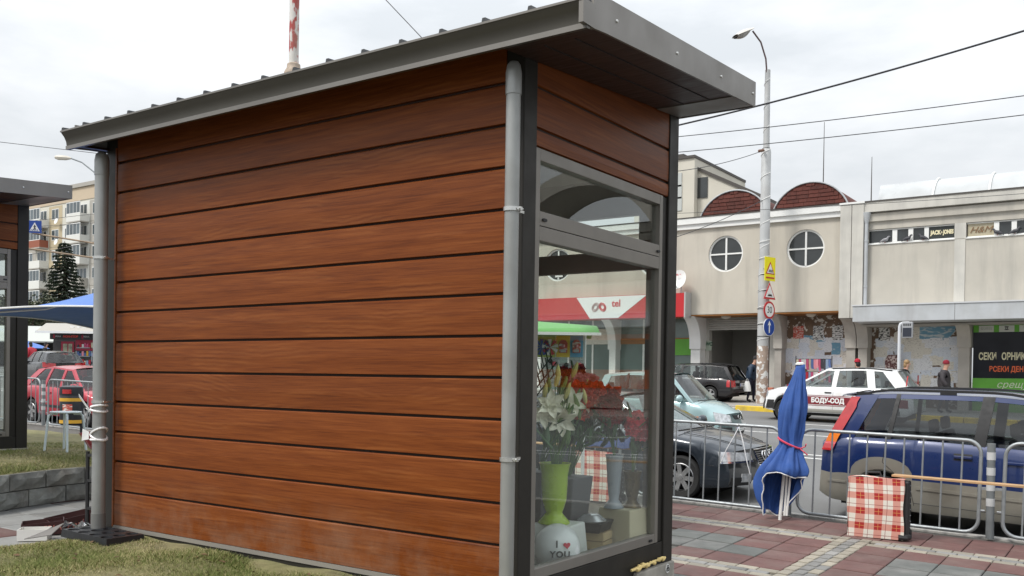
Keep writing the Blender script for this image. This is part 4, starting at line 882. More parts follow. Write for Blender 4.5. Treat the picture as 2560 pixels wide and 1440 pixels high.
# --- pigeons on the window sills
M_pig = mat('pigeon_grey', (.06, .06, .07), .6, var=.3, vs=20); M_pigl = mat('pigeon_light', (.3, .3, .32), .6, var=.3, vs=20)
def pigeon(px, py, look, m, lab):
    p = onY(px, py, FY - .03); P = empty('pigeon', (p.x, FY - .03, 6.89), 0, lab, 'pigeon', 'pigeons on the upper window sills'); P.scale = (look, 1, 1)
    b = MB(); b.tube([(-.2, 0, .02), (-.12, 0, .08), (-.02, 0, .11), (.07, 0, .14), (.1, 0, .19), (.115, 0, .225), (.15, 0, .235), (.19, 0, .225)], [.012, .035, .07, .062, .035, .032, .03, .006], 8); b.build('body', m, P, smooth=True)
    b = MB(); b.tube([(0, .02, .08), (.01, .02, 0)], .006, 5); b.tube([(0, -.02, .08), (.01, -.02, 0)], .006, 5); b.build('feet', mat('pigeon_foot', (.4, .12, .1), .6), P)
    b = MB(); b.tube([(-.19, -.05, .03), (-.08, -.065, .09), (.04, -.06, .13)], [.006, .03, .02], 6); b.build('wing', m, P, smooth=True)
for k, a in enumerate(((2212, 603, 1, M_pigl, 'pale grey pigeon on the sill, leftmost of the pigeons'), (2268, 600, 1, M_pig, 'dark pigeon on the sill, second from the left'), (2308, 597, -1, M_pig, 'dark pigeon on the sill just left of the black lettered panel'), (2494, 582, -1, M_pig, 'dark pigeon sitting beside the beige panel of the right window'), (2537, 580, 1, M_pig, 'dark pigeon sitting at the right edge of the photo'))): pigeon(*a)
# ================================================================== VEHICLES
def paint(name, col, flake=0., dirt=None):
    return mat(name, col, .3, metal=flake, var=.03, vs=1, coat=.7, dirt=dirt, ds=1.6, dt=.66)
M_cg = glass('car_glass', (.58, .63, .63), 1.2)
M_cgd = glass('car_glass_dark', (.38, .41, .42), 1.3)
M_tyre = mat('tyre', (.018, .018, .018), .8, var=.2, vs=8)
M_plast = mat('black_plastic', (.02, .02, .021), .55, var=.15, vs=8)
M_alloy = mat('alloy', (.5, .5, .5), .35, metal=.8, var=.1, vs=8)
M_chrome = mat('chrome', (.75, .75, .76), .12, metal=1.)
M_lamp = mat('lamp_lens', (.62, .64, .66), .08, metal=.3, var=.35, vs=14, coat=1.)
M_tail = mat('tail_red', (.42, .008, .012), .15, coat=1., var=.15, vs=10)
M_amber = mat('lens_amber', (.8, .2, .02), .15, coat=1.)
M_plate = mat('plate_white', (.75, .76, .76), .4); M_plb = mat('plate_blue', (.02, .08, .4), .4); M_plk = mat('plate_letter', (.02, .02, .025), .5)
M_seat = mat('car_seat', (.035, .035, .038), .85)
def sstep(a, b, x): t = clamp((x - a) / (b - a), 0, 1); return t * t * (3 - 2 * t)
class Car:
    def __init__(s, name, label, loc, hd, P, group):
        s.P = P; s.root = empty(name, loc, 0, label, 'car', group); s.root.rotation_euler = (GROT[0] * (1 if hd == 0 else -1), GROT[1] * (1 if hd == 0 else -1), hd)
        s.L, s.W = P['L'], P['W']; s.h = s.L / 2; s.body()
    def bend(s, p):
        x, y, z = p; P = s.P; w_ = s.W / 2
        f = sstep(s.h - P.get('fl', .75), s.h, x); r = sstep(-s.h + .6, -s.h, x) if x < 0 else 0
        r = sstep(s.h - .6, s.h, -x)
        x -= f * (P.get('fb', .28) * min(1.2, abs(y) / w_) ** 2.6 + P.get('fr', .12) * clamp((z - .45) / .45, 0, 1) + .1 * clamp((.32 - z) / .2, 0, 1))
        x += r * (P.get('rb', .14) * min(1.2, abs(y) / w_) ** 2.6 + P.get('rr', .05) * clamp((z - .5) / .5, 0, 1) + .06 * clamp((.32 - z) / .2, 0, 1))
        return (x, y, z)
    def plan(s, x):
        w_ = s.W / 2; h = s.h
        return w_ * (1 - .05 * sstep(h - 1.0, h, x) - .04 * sstep(h - .9, h, -x))
    def bot(s, x):
        P = s.P; z = smooth(P['sill'], x); R_ = P['R'] + P.get('gap', .055)
        for xw in P['wx']:
            d = abs(x - xw)
            if d < R_: z = max(z, P['R'] + math.sqrt(R_*R_ - d*d))
        return z
    def half(s, x):
        w_ = s.plan(x); zb = s.bot(x); zs = smooth(s.P['belt'], x); cw = s.P.get('crown', .05)
        l_ = lambda t: lerp(zb, zs, t)
        a = [(w_ * .955, zb), (w_ * .985, l_(.06)), (w_ * 1.0, l_(.22)), (w_ * 1.0, l_(.45)), (w_ * .995, l_(.66)), (w_ * .978, l_(.84)), (w_ * .95, l_(.955)), (w_ * .915, zs + .008), (w_ * .8, zs + cw * .45), (w_ * .45, zs + cw * .85), (0, zs + cw)]
        return a
    def side(s, x, z):
        a = s.half(x); zs = a[7][1]
        if z <= zs:
            for (y0, z0), (y1, z1) in zip(a, a[1:]):
                if z <= z1: return lerp(y0, y1, clamp((z - z0) / max(1e-6, z1 - z0), 0, 1))
        zr = smooth(s.P['roof'], x); t = clamp((z - zs) / max(.05, zr - zs), 0, 1)
        return s.gy(x, t)
    def gy(s, x, t): return lerp(s.plan(clamp(x, -s.h + .3, s.h - 1)) * .925, s.P.get('wr', .72) * s.W / 2, t ** 1.35)
    def patch(s, fn, nu, nv, nm, m, par=None, out=(0, -1, 0), th=.012, smooth_=True):
        """curved panel with a skirt; fn in unbent car space"""
        b = MB(); g_ = [[Vector(s.bend(fn(i / (nu - 1), j / (nv - 1)))) for j in range(nv)] for i in range(nu)]
        o = Vector(out) * -th
        vs = [p for r_ in g_ for p in r_]; fs = [(i*nv+j, (i+1)*nv+j, (i+1)*nv+j+1, i*nv+j+1) for i in range(nu-1) for j in range(nv-1)]
        ed = [(i, 0) for i in range(nu)] + [(nu-1, j) for j in range(1, nv)] + [(i, nv-1) for i in range(nu-2, -1, -1)] + [(0, j) for j in range(nv-2, 0, -1)]
        k = len(vs); vs += [g_[i][j] + o for i, j in ed]; n = len(ed)
        for q in range(n):
            a, c = ed[q], ed[(q+1) % n]; fs.append((a[0]*nv+a[1], c[0]*nv+c[1], k + (q+1) % n, k + q))
        b.add(vs, fs); return b.build(nm, m, par or s.root, smooth=smooth_, angle=50)
    def spoly(s, x0, z0, x1, z1, nm, m, sd=-1, off=.006, top=None, par=None, nu=6, nv=4):
        """panel on the flank between x0..x1; z0,z1 scalars or (za,zb); top=(xa,xb) gives slanted upper edge"""
        za = z0 if isinstance(z0, tuple) else (z0, z0); zb = z1 if isinstance(z1, tuple) else (z1, z1); tx = top or (x0, x1)
        def fn(u, v):
            x = lerp(lerp(x0, x1, u), lerp(tx[0], tx[1], u), v); z = lerp(lerp(za[0], za[1], u), lerp(zb[0], zb[1], u), v); return (x, sd * (s.side(x, z) + off), z)
        return s.patch(fn, nu, nv, nm, m, par, (0, sd, 0))
    def fpoly(s, y0, z0, y1, z1, nm, m, front=True, off=.006, top=None, par=None, nu=8, nv=4):
        za = z0 if isinstance(z0, tuple) else (z0, z0); zb = z1 if isinstance(z1, tuple) else (z1, z1); ty = top or (y0, y1); sg = 1 if front else -1
        def fn(u, v): return (sg * (s.h + off), lerp(lerp(y0, y1, u), lerp(ty[0], ty[1], u), v), lerp(lerp(za[0], za[1], u), lerp(zb[0], zb[1], u), v))
        return s.patch(fn, nu, nv, nm, m, par, (sg, 0, 0))
    def seam(s, pts, sd=-1, w_=.007):
        b = MB()
        P_ = []
        for (x0, z0), (x1, z1) in zip(pts, pts[1:]):
            for i in range(6): t = i / 6; P_.append((lerp(x0, x1, t), lerp(z0, z1, t)))
        P_.append(pts[-1]); q = [s.bend((x, sd * (s.side(x, z) + .0005), z)) for x, z in P_]
        b.tube(q, w_ / 2, 5); return b.build('panel_gap', M_plast, s.root)
    def body(s):
        P = s.P; xs = []; n = 96
        for i in range(n + 1): xs.append(lerp(-s.h, s.h, i / n))
        for xw in P['wx']:
            R_ = P['R'] + P.get('gap', .055); xs += [xw - R_ - .001, xw - R_ + .004, xw + R_ - .004, xw + R_ + .001]
        xs = sorted(xs); rows = []
        for x in xs:
            a = s.half(x); e = max(0, (abs(x) - (s.h - .09)) / .09); k = 1 - .045 * e * e
            zs_ = [p[1] for p in a]; zm = (zs_[0] + zs_[7]) / 2
            a = [(y * k, zm + (z - zm) * (1 - .05 * e * e)) for y, z in a]
            rows.append((x, a))
        def shell(lo, hi, nm, m):
            b = MB(); m_ = hi - lo; vs = []; cols = 2 * m_ - (1 if hi == 11 else 0)
            for x, a in rows:
                sec = a[lo:hi]
                pts = [(x, -y, z) for y, z in sec]
                oth = [(x, y, z) for y, z in (sec[:-1] if hi == 11 else sec)][::-1]
                vs += [s.bend(p) for p in pts + oth]
            c = cols; fs = []
            for i in range(len(rows) - 1):
                for j in range(c - 1):
                    if hi != 11 and j == m_ - 1: continue
                    fs.append((i*c+j, (i+1)*c+j, (i+1)*c+j+1, i*c+j+1))
            if hi == 11: fs += [tuple(range(c)), tuple(range((len(rows)-1)*c, len(rows)*c))]
            else:
                r0 = (len(rows) - 1) * c
                fs += [tuple(range(c)), tuple(range(r0, r0 + c))]
            b.add(vs, fs); return b.build(nm, m, s.root, smooth=True, angle=32)
        if P.get('lower'):
            s.bodyo = shell(P.get('split', 3), 11, 'body', P['paint']); shell(0, P.get('split', 3) + 1, 'lower_body', P['lower'])
        else: s.bodyo = shell(0, 11, 'body', P['paint'])
        # underbody + inner
        b = MB(); zt = min(z for x, z in P['belt']) - .12
        b.box((-s.h + .35, -s.W/2 + .27, .2), (s.h - .45, s.W/2 - .27, max(.5, zt - .1))); b.build('underbody', M_black, s.root)
        # greenhouse
        pl = P['pillars']; N_ = len(pl); nv = 6; st = []
        def gp(xb, xr, t, sd):
            zb_ = smooth(P['belt'], xb) + .0; zr = smooth(P['roof'], xr); x = lerp(xb, xr, t); z = lerp(zb_, zr, t)
            return (x, sd * lerp(s.plan(clamp(xb, -s.h + .3, s.h - 1)) * .925, P.get('wr', .72) * s.W / 2, t ** 1.35), z)
        s.gp = gp
        pw = P.get('pw', [.1] * N_)
        tt = P.get('gt', .93)
        for sd in (-1, 1):
            for i, (xb, xr) in enumerate(pl):
                w_ = pw[i]; x0b, x1b = (xb, xb + w_) if i == 0 else (xb - w_, xb) if i == N_ - 1 else (xb - w_/2, xb + w_/2)
                x0r, x1r = (xr, xr + w_ * 1.0) if i == 0 else (xr - w_, xr) if i == N_ - 1 else (xr - w_/2, xr + w_/2)
                b = MB()
                for k in range(nv):
                    for (xa, xc) in ((x0b, x0r), (x1b, x1r)):
                        p = gp(xa, xc, k / (nv - 1), sd); b.v.append(p); b.v.append((p[0], p[1] - sd * .035, p[2]))
                for k in range(nv - 1):
                    o = k * 4; b.f += [(o, o+2, o+6, o+4), (o+1, o+5, o+7, o+3), (o, o+4, o+5, o+1), (o+2, o+3, o+7, o+6)]; b.mi += [0] * 4
                bl = (P.get('bpillar') or M_plast) if 0 < i < N_ - 1 else P['paint']
                b.build('pillar', bl, s.root, smooth=True)
            for i in range(N_ - 1):
                (xa, ra), (xc, rc) = pl[i], pl[i+1]; wa = pw[i] if i == 0 else pw[i] / 2; wc = pw[i+1] if i + 1 == N_ - 1 else pw[i+1] / 2
                b = MB(); b.grid(lambda u, v: (lambda p: (p[0], p[1] - sd * .012, p[2]))(gp(lerp(xa + wa, xc - wc, u), lerp(ra + wa, rc - wc, u), v * tt, sd)), 6, nv); b.build('side_window', P.get('sglass', M_cg), s.root, smooth=True)
                b = MB(); b.grid(lambda u, v: (lambda p: (p[0], p[1] - sd * .004, p[2]))(gp(lerp(xa + wa - .01, xc - wc + .01, u), lerp(ra + wa - .01, rc - wc + .01, u), tt + (1.0 - tt) * v, sd)), 6, 3); b.build('roof_side', P['paint'], s.root, smooth=True)
        # roof
        xr0, xr1 = pl[0][1], pl[-1][1]; wr = P.get('wr', .72) * s.W / 2
        b = MB()
        def rf(u, v):
            x = lerp(xr0, xr1, u); y = lerp(-1, 1, v); e = abs(y)
            return (x, y * wr * 1.0, smooth(P['roof'], x) + .045 * (1 - e ** 2.4) - (.0))
        b.grid(rf, 16, 15); b.grid(lambda u, v: (lambda p: (p[0], p[1] * .97, p[2] - .035))(rf(u, v)), 16, 9); b.build('roof', P['paint'], s.root, smooth=True)
        # screens
        for i, nm, sg, gm in ((N_ - 1, 'windscreen', 1, M_cg), (0, 'rear_window', -1, P.get('rglass', M_cg))):
            xb, xr = pl[i]
            def ws(u, v, ins=0.):
                t = lerp(.03, .97, v); p = gp(xb, xr, t, 1); y = lerp(-p[1] + .05, p[1] - .05, u); e = 1 - (abs(y) / p[1]) ** 2
                return (p[0] + sg * .09 * e * (1 - .3 * t) , y, p[2] + .03 * e * t)
            b = MB(); b.grid(ws, 12, 6); b.build(nm, gm, s.root, smooth=True)
            # screen frame: pillars' inner return
            for sd in (-1, 1):
                b = MB(); b.grid(lambda u, v: (lambda p: (p[0] + sg * .012 * u, sd * (p[1] - .06 * u), p[2] + .002))(gp(xb, xr, v, 1)), 2, 6); b.build('screen_frame', P['paint'] if nm == 'windscreen' else P.get('dpaint', P['paint']), s.root)
        # seats and dash
        for xx in P.get('seats', (-.1, -1.0)):
            for y in (-.38, .38):
                b = MB(); b.cbox((xx, y, .72), (.5, .46, .16)); b.obox((xx - .2, y, .7), (xx - .36, y, 1.15), .46, .13, (1, 0, 0)); b.obox((xx - .36, y, 1.17), (xx - .38, y, 1.33), .24, .09, (1, 0, 0)); b.build('seat', M_seat, s.root, bevel=.03)
        b = MB(); b.box((pl[-1][0] - .45, -s.W/2*.8, .8), (pl[-1][0] - .02, s.W/2*.8, smooth(P['belt'], pl[-1][0]) + .02)); b.build('dashboard', M_seat, s.root)
        # wheels
        r = P['R']; tw = P.get('tw', .2)
        bt = MB(); bt.lathe([(r*.62, -tw/2 + .05), (r*.62, -tw/2 + .02), (r*.9, -tw/2), (r*.98, -tw/2 + .025), (r, -tw/4), (r, tw/4), (r*.98, tw/2 - .025), (r*.9, tw/2), (r*.62, tw/2 - .02)], (0, 0, 0), 32, cap=False); bt.xf(Matrix.Rotation(R(90), 4, 'X'))
        br = MB(); ns = P.get('spokes', 5)
        br.lathe([(r*.63, -tw/2 + .012), (r*.66, -tw/2 + .02), (r*.63, -tw/2 + .05), (r*.58, -tw/2 + .05), (r*.58, -tw/2 + .016)], (0, 0, 0), 32, cap=False)
        br.lathe([(0, -tw/2 + .012), (r*.12, -tw/2 + .015), (r*.15, -tw/2 + .04)], (0, 0, 0), 14)
        for k in range(ns):
            a = 2*math.pi*k/ns; c_, s__ = math.cos(a), math.sin(a); br.obox((c_*r*.1, s__*r*.1, -tw/2 + .035), (c_*r*.62, s__*r*.62, -tw/2 + .03), r*P.get('spw', .24), .03)
        br.lathe([(0, -tw/2 + .09), (r*.6, -tw/2 + .09)], (0, 0, 0), 20, mi=1)
        br.xf(Matrix.Rotation(R(90), 4, 'X'))
        te = re_ = None
        for xw in P['wx']:
            for sd in (-1, 1):
                Wh = bpy.data.objects.new('wheel', None); C.objects.link(Wh); Wh.parent = s.root; Wh.location = (xw, sd * (s.W/2 - tw/2 - .015), r); Wh.rotation_euler = (0, random.uniform(0, 1.2), 0 if sd == 1 else R(180))
                if te is None: te = bt.build('tyre', M_tyre, Wh, smooth=True); re_ = br.build('rim', [P.get('rim', M_alloy), M_black], Wh, smooth=True)
                else:
                    for q in (te, re_): c_ = q.copy(); C.objects.link(c_); c_.parent = Wh
                # wheel arch liner
            b = MB(); b.tube([(xw, -s.W/2 + .06, r), (xw, s.W/2 - .06, r)], r + .05, 20, cap=False); b.build('wheel_housing', M_black, s.root)
    def handle(s, x, z, m, sd=-1):
        b = MB(); y = s.side(x, z); b.cbox(s.bend((x, sd * (y + .012), z)), (.2, .03, .035)); b.build('door_handle', m, s.root, bevel=.008)
    def mirror(s, x, z, m, sd=-1):
        b = MB(); y = s.side(x, z) ; b.sphere((x, sd * (y + .12), z + .06), (.07, .12, .085)); b.obox((x, sd * (y - .03), z), (x, sd * (y + .08), z + .04), .06, .05); b.build('wing_mirror', m, s.root, smooth=True)
    def plate(s, z, front, txt):
        sg = 1 if front else -1; k = s.P.get('plx', 0)
        x0 = s.bend((sg * s.h, .26, z))[0] + sg * (.014 + k)
        b = MB(); b.cbox((s.bend((sg * s.h, 0, z))[0] + sg * .02, 0, z), (.012, .52, .115)); pl = b.build('number_plate', M_plate, s.root)
        xx = s.bend((sg * s.h, 0, z))[0] + sg * .028
        b = MB(); b.cbox((xx, sg * -.235, z), (.004, .045, .105)); b.build('plate_band', M_plb, pl)
        text(txt, .1, M_plk, pl, (xx + sg * .001, sg * .02, z), (R(90), 0, R(90) * sg), ext=.001)
    def rails(s, x0, x1, m, ht=.05):
        for sd in (-1, 1):
            b = MB(); pts = []
            y = s.P.get('wr', .72) * s.W / 2 - .04
            for i in range(13):
                t = i / 12; x = lerp(x0, x1, t); z = smooth(s.P['roof'], x) + ht * min(1, math.sin(math.pi * t) * 3) ; pts.append((x, sd * y, z))
            for a, c in zip(pts, pts[1:]): b.obox(a, c, .045, .03)
            for t in (.02, .5, .98): x = lerp(x0, x1, t); b.cbox((x, sd * y, smooth(s.P['roof'], x) + .015), (.18, .05, .05))
            b.build('roof_rail', m, s.root)
GP = 'cars parked and driving along the street'
def gz(x, y): return G(x, y) - .12
# ---- blue people carrier, near kerb right
M_blue = paint('paint_blue', (.007, .022, .1), .1); M_gold = mat('paint_beige_grey', (.34, .32, .27), .35, metal=.4, coat=.6, var=.06, vs=2, dirt=(.17, .15, .12), ds=2, dt=.6)
cxw, cyw = -1.38, 12.92
P = dict(L=4.6, W=1.8, R=.315, wx=(-1.42, 1.4), paint=M_blue, lower=M_gold, split=3, rim=M_alloy,
         sill=[(-2.3, .34), (-2.1, .27), (-1.0, .22), (1.2, .2), (2.3, .25)], belt=[(-2.3, .98), (-1.9, 1.07), (-1, 1.08), (.4, 1.04), (1.2, .98), (1.8, .88), (2.3, .7)],
         roof=[(-1.9, 1.585), (-1.3, 1.64), (-.3, 1.65), (.4, 1.6)], pillars=[(-2.06, -1.8), (-1.35, -1.28), (-.34, -.27), (1.25, .38)], pw=[.29, .05, .13, .09], wr=.74, crown=.03, rb=.16, rr=.03, gt=.9, seats=(.35, -.55), sglass=M_cgd)
c = Car('car', 'dark blue estate car with beige lower body parked behind the crowd barrier', (cxw, cyw, gz(cxw, cyw)), 0, P, GP)
for sd in (-1, 1):
    # tall tail lamp up the rear corner: red, amber, red
    def tl(u, v, t0, t1):
        t = lerp(t0, t1, v); p = c.gp(-2.065, -1.81, clamp((t - .25) / .75, 0, 1), sd); z = lerp(.86, 1.585, t); x = p[0] if t > .25 else lerp(-2.125, -2.065, t / .25)
        w_ = .11 if t < .9 else .09; yy = abs(p[1]) if z > 1.0 else c.side(-2.1, z)
        return (x - .04 + w_ * u * 1.25, sd * (yy + .03 - .02 * (1 - u)), z)
    for t0, t1, m in ((.05, .2, M_tail), (.2, .38, M_amber), (.38, 1.0, M_tail)):
        b = MB(); b.grid(lambda u, v: tl(u, v, t0, t1), 5, 8); b.grid(lambda u, v: (lambda p: (p[0] + .03, p[1] - sd * .05, p[2]))(tl(u, v, t0, t1)), 2, 8)
        b.grid(lambda u, v: (lambda p, q: tuple(lerp(p[i], q[i], u) for i in range(3)))(tl(0, v, t0, t1), (tl(0, v, t0, t1)[0] - .02, tl(0, v, t0, t1)[1] - sd * .16, tl(0, v, t0, t1)[2])), 3, 8); b.build('tail_lamp', m, c.root, smooth=True)
    c.handle(-.5, .93, M_blue, sd); c.handle(.05, .9, M_blue, sd); c.spoly(-.6, .89, -.4, .97, 'handle_recess', M_plast, sd, .003)
    c.seam([(-1.36, 1.06), (-1.4, .8), (-1.2, .62), (-1.05, .45), (-1.02, .3)], sd); c.seam([(-.3, 1.03), (-.33, .6), (-.3, .25)], sd); c.seam([(.98, .98), (1.0, .3)], sd); c.seam([(-1.02, .33), (.98, .28)], sd)
    c.spoly(-2.2, (.5, .5), -1.86, (.53, .52), 'bumper_line', M_gold, sd, .012); c.spoly(-1.0, (.5, .44), .95, (.535, .475), 'side_moulding', M_gold, sd, .014)
    c.mirror(.95, 1.0, M_blue, sd)
c.rails(-1.75, .3, M_plast, .045)
b = MB(); b.grid(lambda u, v: (-1.84 - .2 * v + .05 * (2*u-1)**2, lerp(-.62, .62, u), 1.645 - .05 * v - .02 * (2*u-1)**2), 10, 4); b.grid(lambda u, v: (-1.84 - .2 * v + .05 * (2*u-1)**2, lerp(-.62, .62, u), 1.60 + .0 * v - .01 * (2*u-1)**2), 10, 4); b.build('rear_spoiler', M_blue, c.root, smooth=True)
c.plate(.62, False, 'CB 4712 HA')
# ---- dark grey saloon, near kerb, nose to the right
M_gr = paint('paint_anthracite', (.022, .03, .042), .4)
cx_, cy_ = -7.0, 13.15
P = dict(L=4.8, W=1.82, R=.315, wx=(-1.35, 1.42), paint=M_gr, sill=[(-2.4, .35), (-2.0, .24), (1.9, .2), (2.4, .22)],
         belt=[(-2.4, .92), (-1.6, .98), (-.5, .97), (.9, .93), (1.2, .9), (1.8, .83), (2.4, .72)], roof=[(-1.3, 1.38), (-.6, 1.43), (.1, 1.41)],
         pillars=[(-1.95, -1.15), (-.9, -.75), (.05, .0), (1.25, .25)], pw=[.28, .06, .1, .09], wr=.68, fb=.34, fr=.14, fl=.85, crown=.06, spokes=7, spw=.2)
c = Car('car', 'dark grey saloon car with chrome ringed grille parked behind the barrier', (cx_, cy_, gz(cx_, cy_)), 0, P, GP)
for sd in (-1, 1):
    c.fpoly(sd * .43, (.6, .59), sd * .9, (.7, .73), 'headlight', M_lamp, True, .01, nu=12); c.fpoly(sd * .42, (.575, .565), sd * .91, (.595, .585), 'headlight_trim', M_chrome, True, .012, nu=12)
    c.fpoly(sd * .5, .3, sd * .66, .42, 'fog_lamp', M_lamp, True, .006); c.mirror(.95, .95, M_gr, sd); c.handle(-.05, .8, M_gr, sd); c.seam([(.95, .92), (1.02, .6), (.98, .25)], sd); c.seam([(-.02, .95), (-.05, .25)], sd)
    c.seam([(2.2, .52), (1.78, .53), (1.74, .25)], sd)
b = MB(); b.grid(lambda u, v: c.bend((c.h + .012, lerp(-.36, .36, u) * lerp(.86, 1, v), lerp(.53, .735, v))), 8, 4); b.build('grille', M_black, c.root)
for k in range(6):
    z = .555 + .03 * k; b = MB(); b.tube([c.bend((c.h + .02, y, z)) for y in [lerp(-.34, .34, i / 8) * lerp(.88, 1, k / 5) for i in range(9)]], .006, 6); b.build('grille_bar', M_alloy, c.root)
fr = [(-.37, .74), (.37, .74), (.32, .52), (-.32, .52)]
b = MB(); pp = []
for (a, z0), (d, z1) in zip(fr, fr[1:] + fr[:1]): pp += [c.bend((c.h + .022, lerp(a, d, i / 6), lerp(z0, z1, i / 6))) for i in range(6)]
b.tube(pp, .012, 6, closed=True); b.build('grille_frame', M_chrome, c.root)
for k in range(4):
    y0 = -.135 + .09 * k; b = MB(); b.tube([c.bend((c.h + .04, y0 + .062 * math.cos(a), .645 + .062 * math.sin(a))) for a in [2*math.pi*i/18 for i in range(18)]], .011, 6, closed=True); b.build('badge_ring', M_chrome, c.root, smooth=True)
c.fpoly(-.4, .26, .4, .38, 'air_intake', M_plast, True, .004); c.fpoly(-.8, .25, -.48, .37, 'air_intake', M_plast, True, .003); c.plate(.45, True, 'CB 0937 PK')
b = MB(); b.tube([c.bend((1.25 + .05, y, .965)) for y in (-.7, -.3, .05)], .012, 5); b.tube([c.bend((1.3, y, .965)) for y in (-.05, .3, .6)], .012, 5); b.build('wiper', M_plast, c.root)
for sd in (-1, 1): 
    b = MB(); b.tube([c.bend((x, sd * y, smooth(P['belt'], x) + P['crown'] * .55 + .02)) for x, y in ((1.35, .62), (1.8, .55), (2.3, .42))], .006, 5); b.build('bonnet_crease', M_plast, c.root)
# ---- pale blue small car driving to the right
M_pb = paint('paint_pale_blue', (.33, .47, .48), .25)
cx_, cy_ = -9.42, 20.05
P = dict(L=3.5, W=1.52, R=.27, wx=(-1.15, 1.15), paint=M_pb, sill=[(-1.75, .32), (-1.5, .22), (1.4, .2), (1.75, .24)], belt=[(-1.75, .9), (-.8, .98), (.6, .96), (.85, .94), (1.3, .86), (1.75, .7)],
         roof=[(-1.5, 1.5), (-.6, 1.57), (.1, 1.55)], pillars=[(-1.66, -1.45), (-.85, -.8), (-.0, -.02), (.9, .28)], pw=[.2, .06, .09, .08], wr=.74, fb=.3, fr=.15, crown=.06)
c = Car('car', 'pale blue small hatchback driving to the right, beyond the grey saloon', (cx_, cy_, gz(cx_, cy_)), 0, P, GP)
for sd in (-1, 1):
    c.fpoly(sd * .36, (.55, .56), sd * .72, (.7, .78), 'headlight', M_lamp, True, .012, nu=10); c.fpoly(sd * .38, .36, sd * .7, .44, 'bumper_insert', M_plast, True, .008); c.mirror(.62, .98, M_pb, sd); c.seam([(.6, .94), (.7, .5), (.62, .25)], sd); c.handle(-.1, .82, M_pb, sd)
    c.spoly(1.0, .62, 1.08, .66, 'side_repeater', M_amber, sd, .01)
c.fpoly(-.2, .6, .2, .7, 'grille', M_black, True, .012, top=(-.27, .27)); 
b = MB(); b.tube([c.bend((c.h + .035, .075 * math.cos(a), .655 + .04 * math.sin(a))) for a in [2*math.pi*i/14 for i in range(14)]], .008, 5, closed=True); b.build('badge', M_chrome, c.root)
c.fpoly(-.45, .24, .45, .34, 'air_intake', M_plast, True, .006); c.plate(.45, True, 'CA 6728')
b = MB(); b.tube([c.bend((.97, y, 1.0)) for y in (-.6, -.25, .0)], .012, 5); b.tube([c.bend((.98, y, 1.0)) for y in (-.02, .3, .5)], .012, 5); b.build('wiper', M_plast, c.root)
# ---- black estate parked on the far pavement, tail to the right
M_bk = paint('paint_black', (.012, .011, .013), .2)
cx_, cy_ = -15.42, 34.7
P = dict(L=4.4, W=1.72, R=.3, wx=(-1.2, 1.28), paint=M_bk, sill=[(-2.2, .36), (-1.9, .24), (1.8, .2), (2.2, .24)], belt=[(-2.2, .84), (-1.5, .92), (.8, .9), (1.2, .88), (2.2, .7)],
         roof=[(-1.9, 1.36), (-1, 1.42), (.1, 1.41)], pillars=[(-2.12, -1.8), (-.95, -.86), (.05, .02), (1.2, .3)], pw=[.16, .08, .09, .08], wr=.74, rb=.12, crown=.03)
c = Car('car', 'black estate car parked before the passage, its red tail lamp to the right', (cx_, cy_, G(cx_, cy_) + .02), R(180), P, GP)
for sd in (-1, 1):
    c.fpoly(sd * .6, .6, sd * .84, .86, 'tail_lamp', M_tail, False, .012); c.spoly(-2.12, .6, -1.95, .86, 'tail_lamp', M_tail, sd, .008); c.seam([(-.95, .9), (-1.0, .6), (-.85, .3)], sd); c.seam([(.05, .9), (.05, .25)], sd); c.handle(-.2, .78, M_bk, sd); c.spoly(-2.15, .45, -1.6, .52, 'side_moulding', M_plast, sd, .012); c.mirror(.9, .92, M_bk, sd)
c.rails(-1.7, .1, M_plast, .05); c.plate(.68, False, 'CA 9911'); c.fpoly(-.8, .4, .8, .5, 'bumper_strip', M_plast, False, .015)
# ---- white patrol car with red band
M_wh = paint('paint_white', (.8, .8, .8), 0., dirt=(.55, .53, .48)); M_mar = mat('band_maroon', (.2, .012, .02), .35, coat=.6); M_bred = mat('band_red', (.55, .02, .025), .35, coat=.6)
cx_, cy_ = -7.95, 29.3
P = dict(L=4.7, W=1.82, R=.34, wx=(-1.4, 1.5), paint=M_wh, sill=[(-2.35, .42), (-2.0, .3), (2.0, .3), (2.35, .36)], belt=[(-2.35, 1.0), (-1.6, 1.1), (.9, 1.07), (1.25, 1.05), (1.7, 1.0), (2.35, .86)],
         roof=[(-1.75, 1.6), (-.8, 1.66), (.1, 1.63)], pillars=[(-2.15, -1.7), (-1.05, -.95), (.05, .0), (1.35, .32)], pw=[.42, .22, .14, .1], wr=.74, fb=.22, fr=.1, crown=.05, bpillar=M_wh, sglass=M_cg, gap=.06)
c = Car('car', 'white patrol car with maroon lettered band and black bumper, driving left', (cx_, cy_, gz(cx_, cy_)), R(180), P, GP)
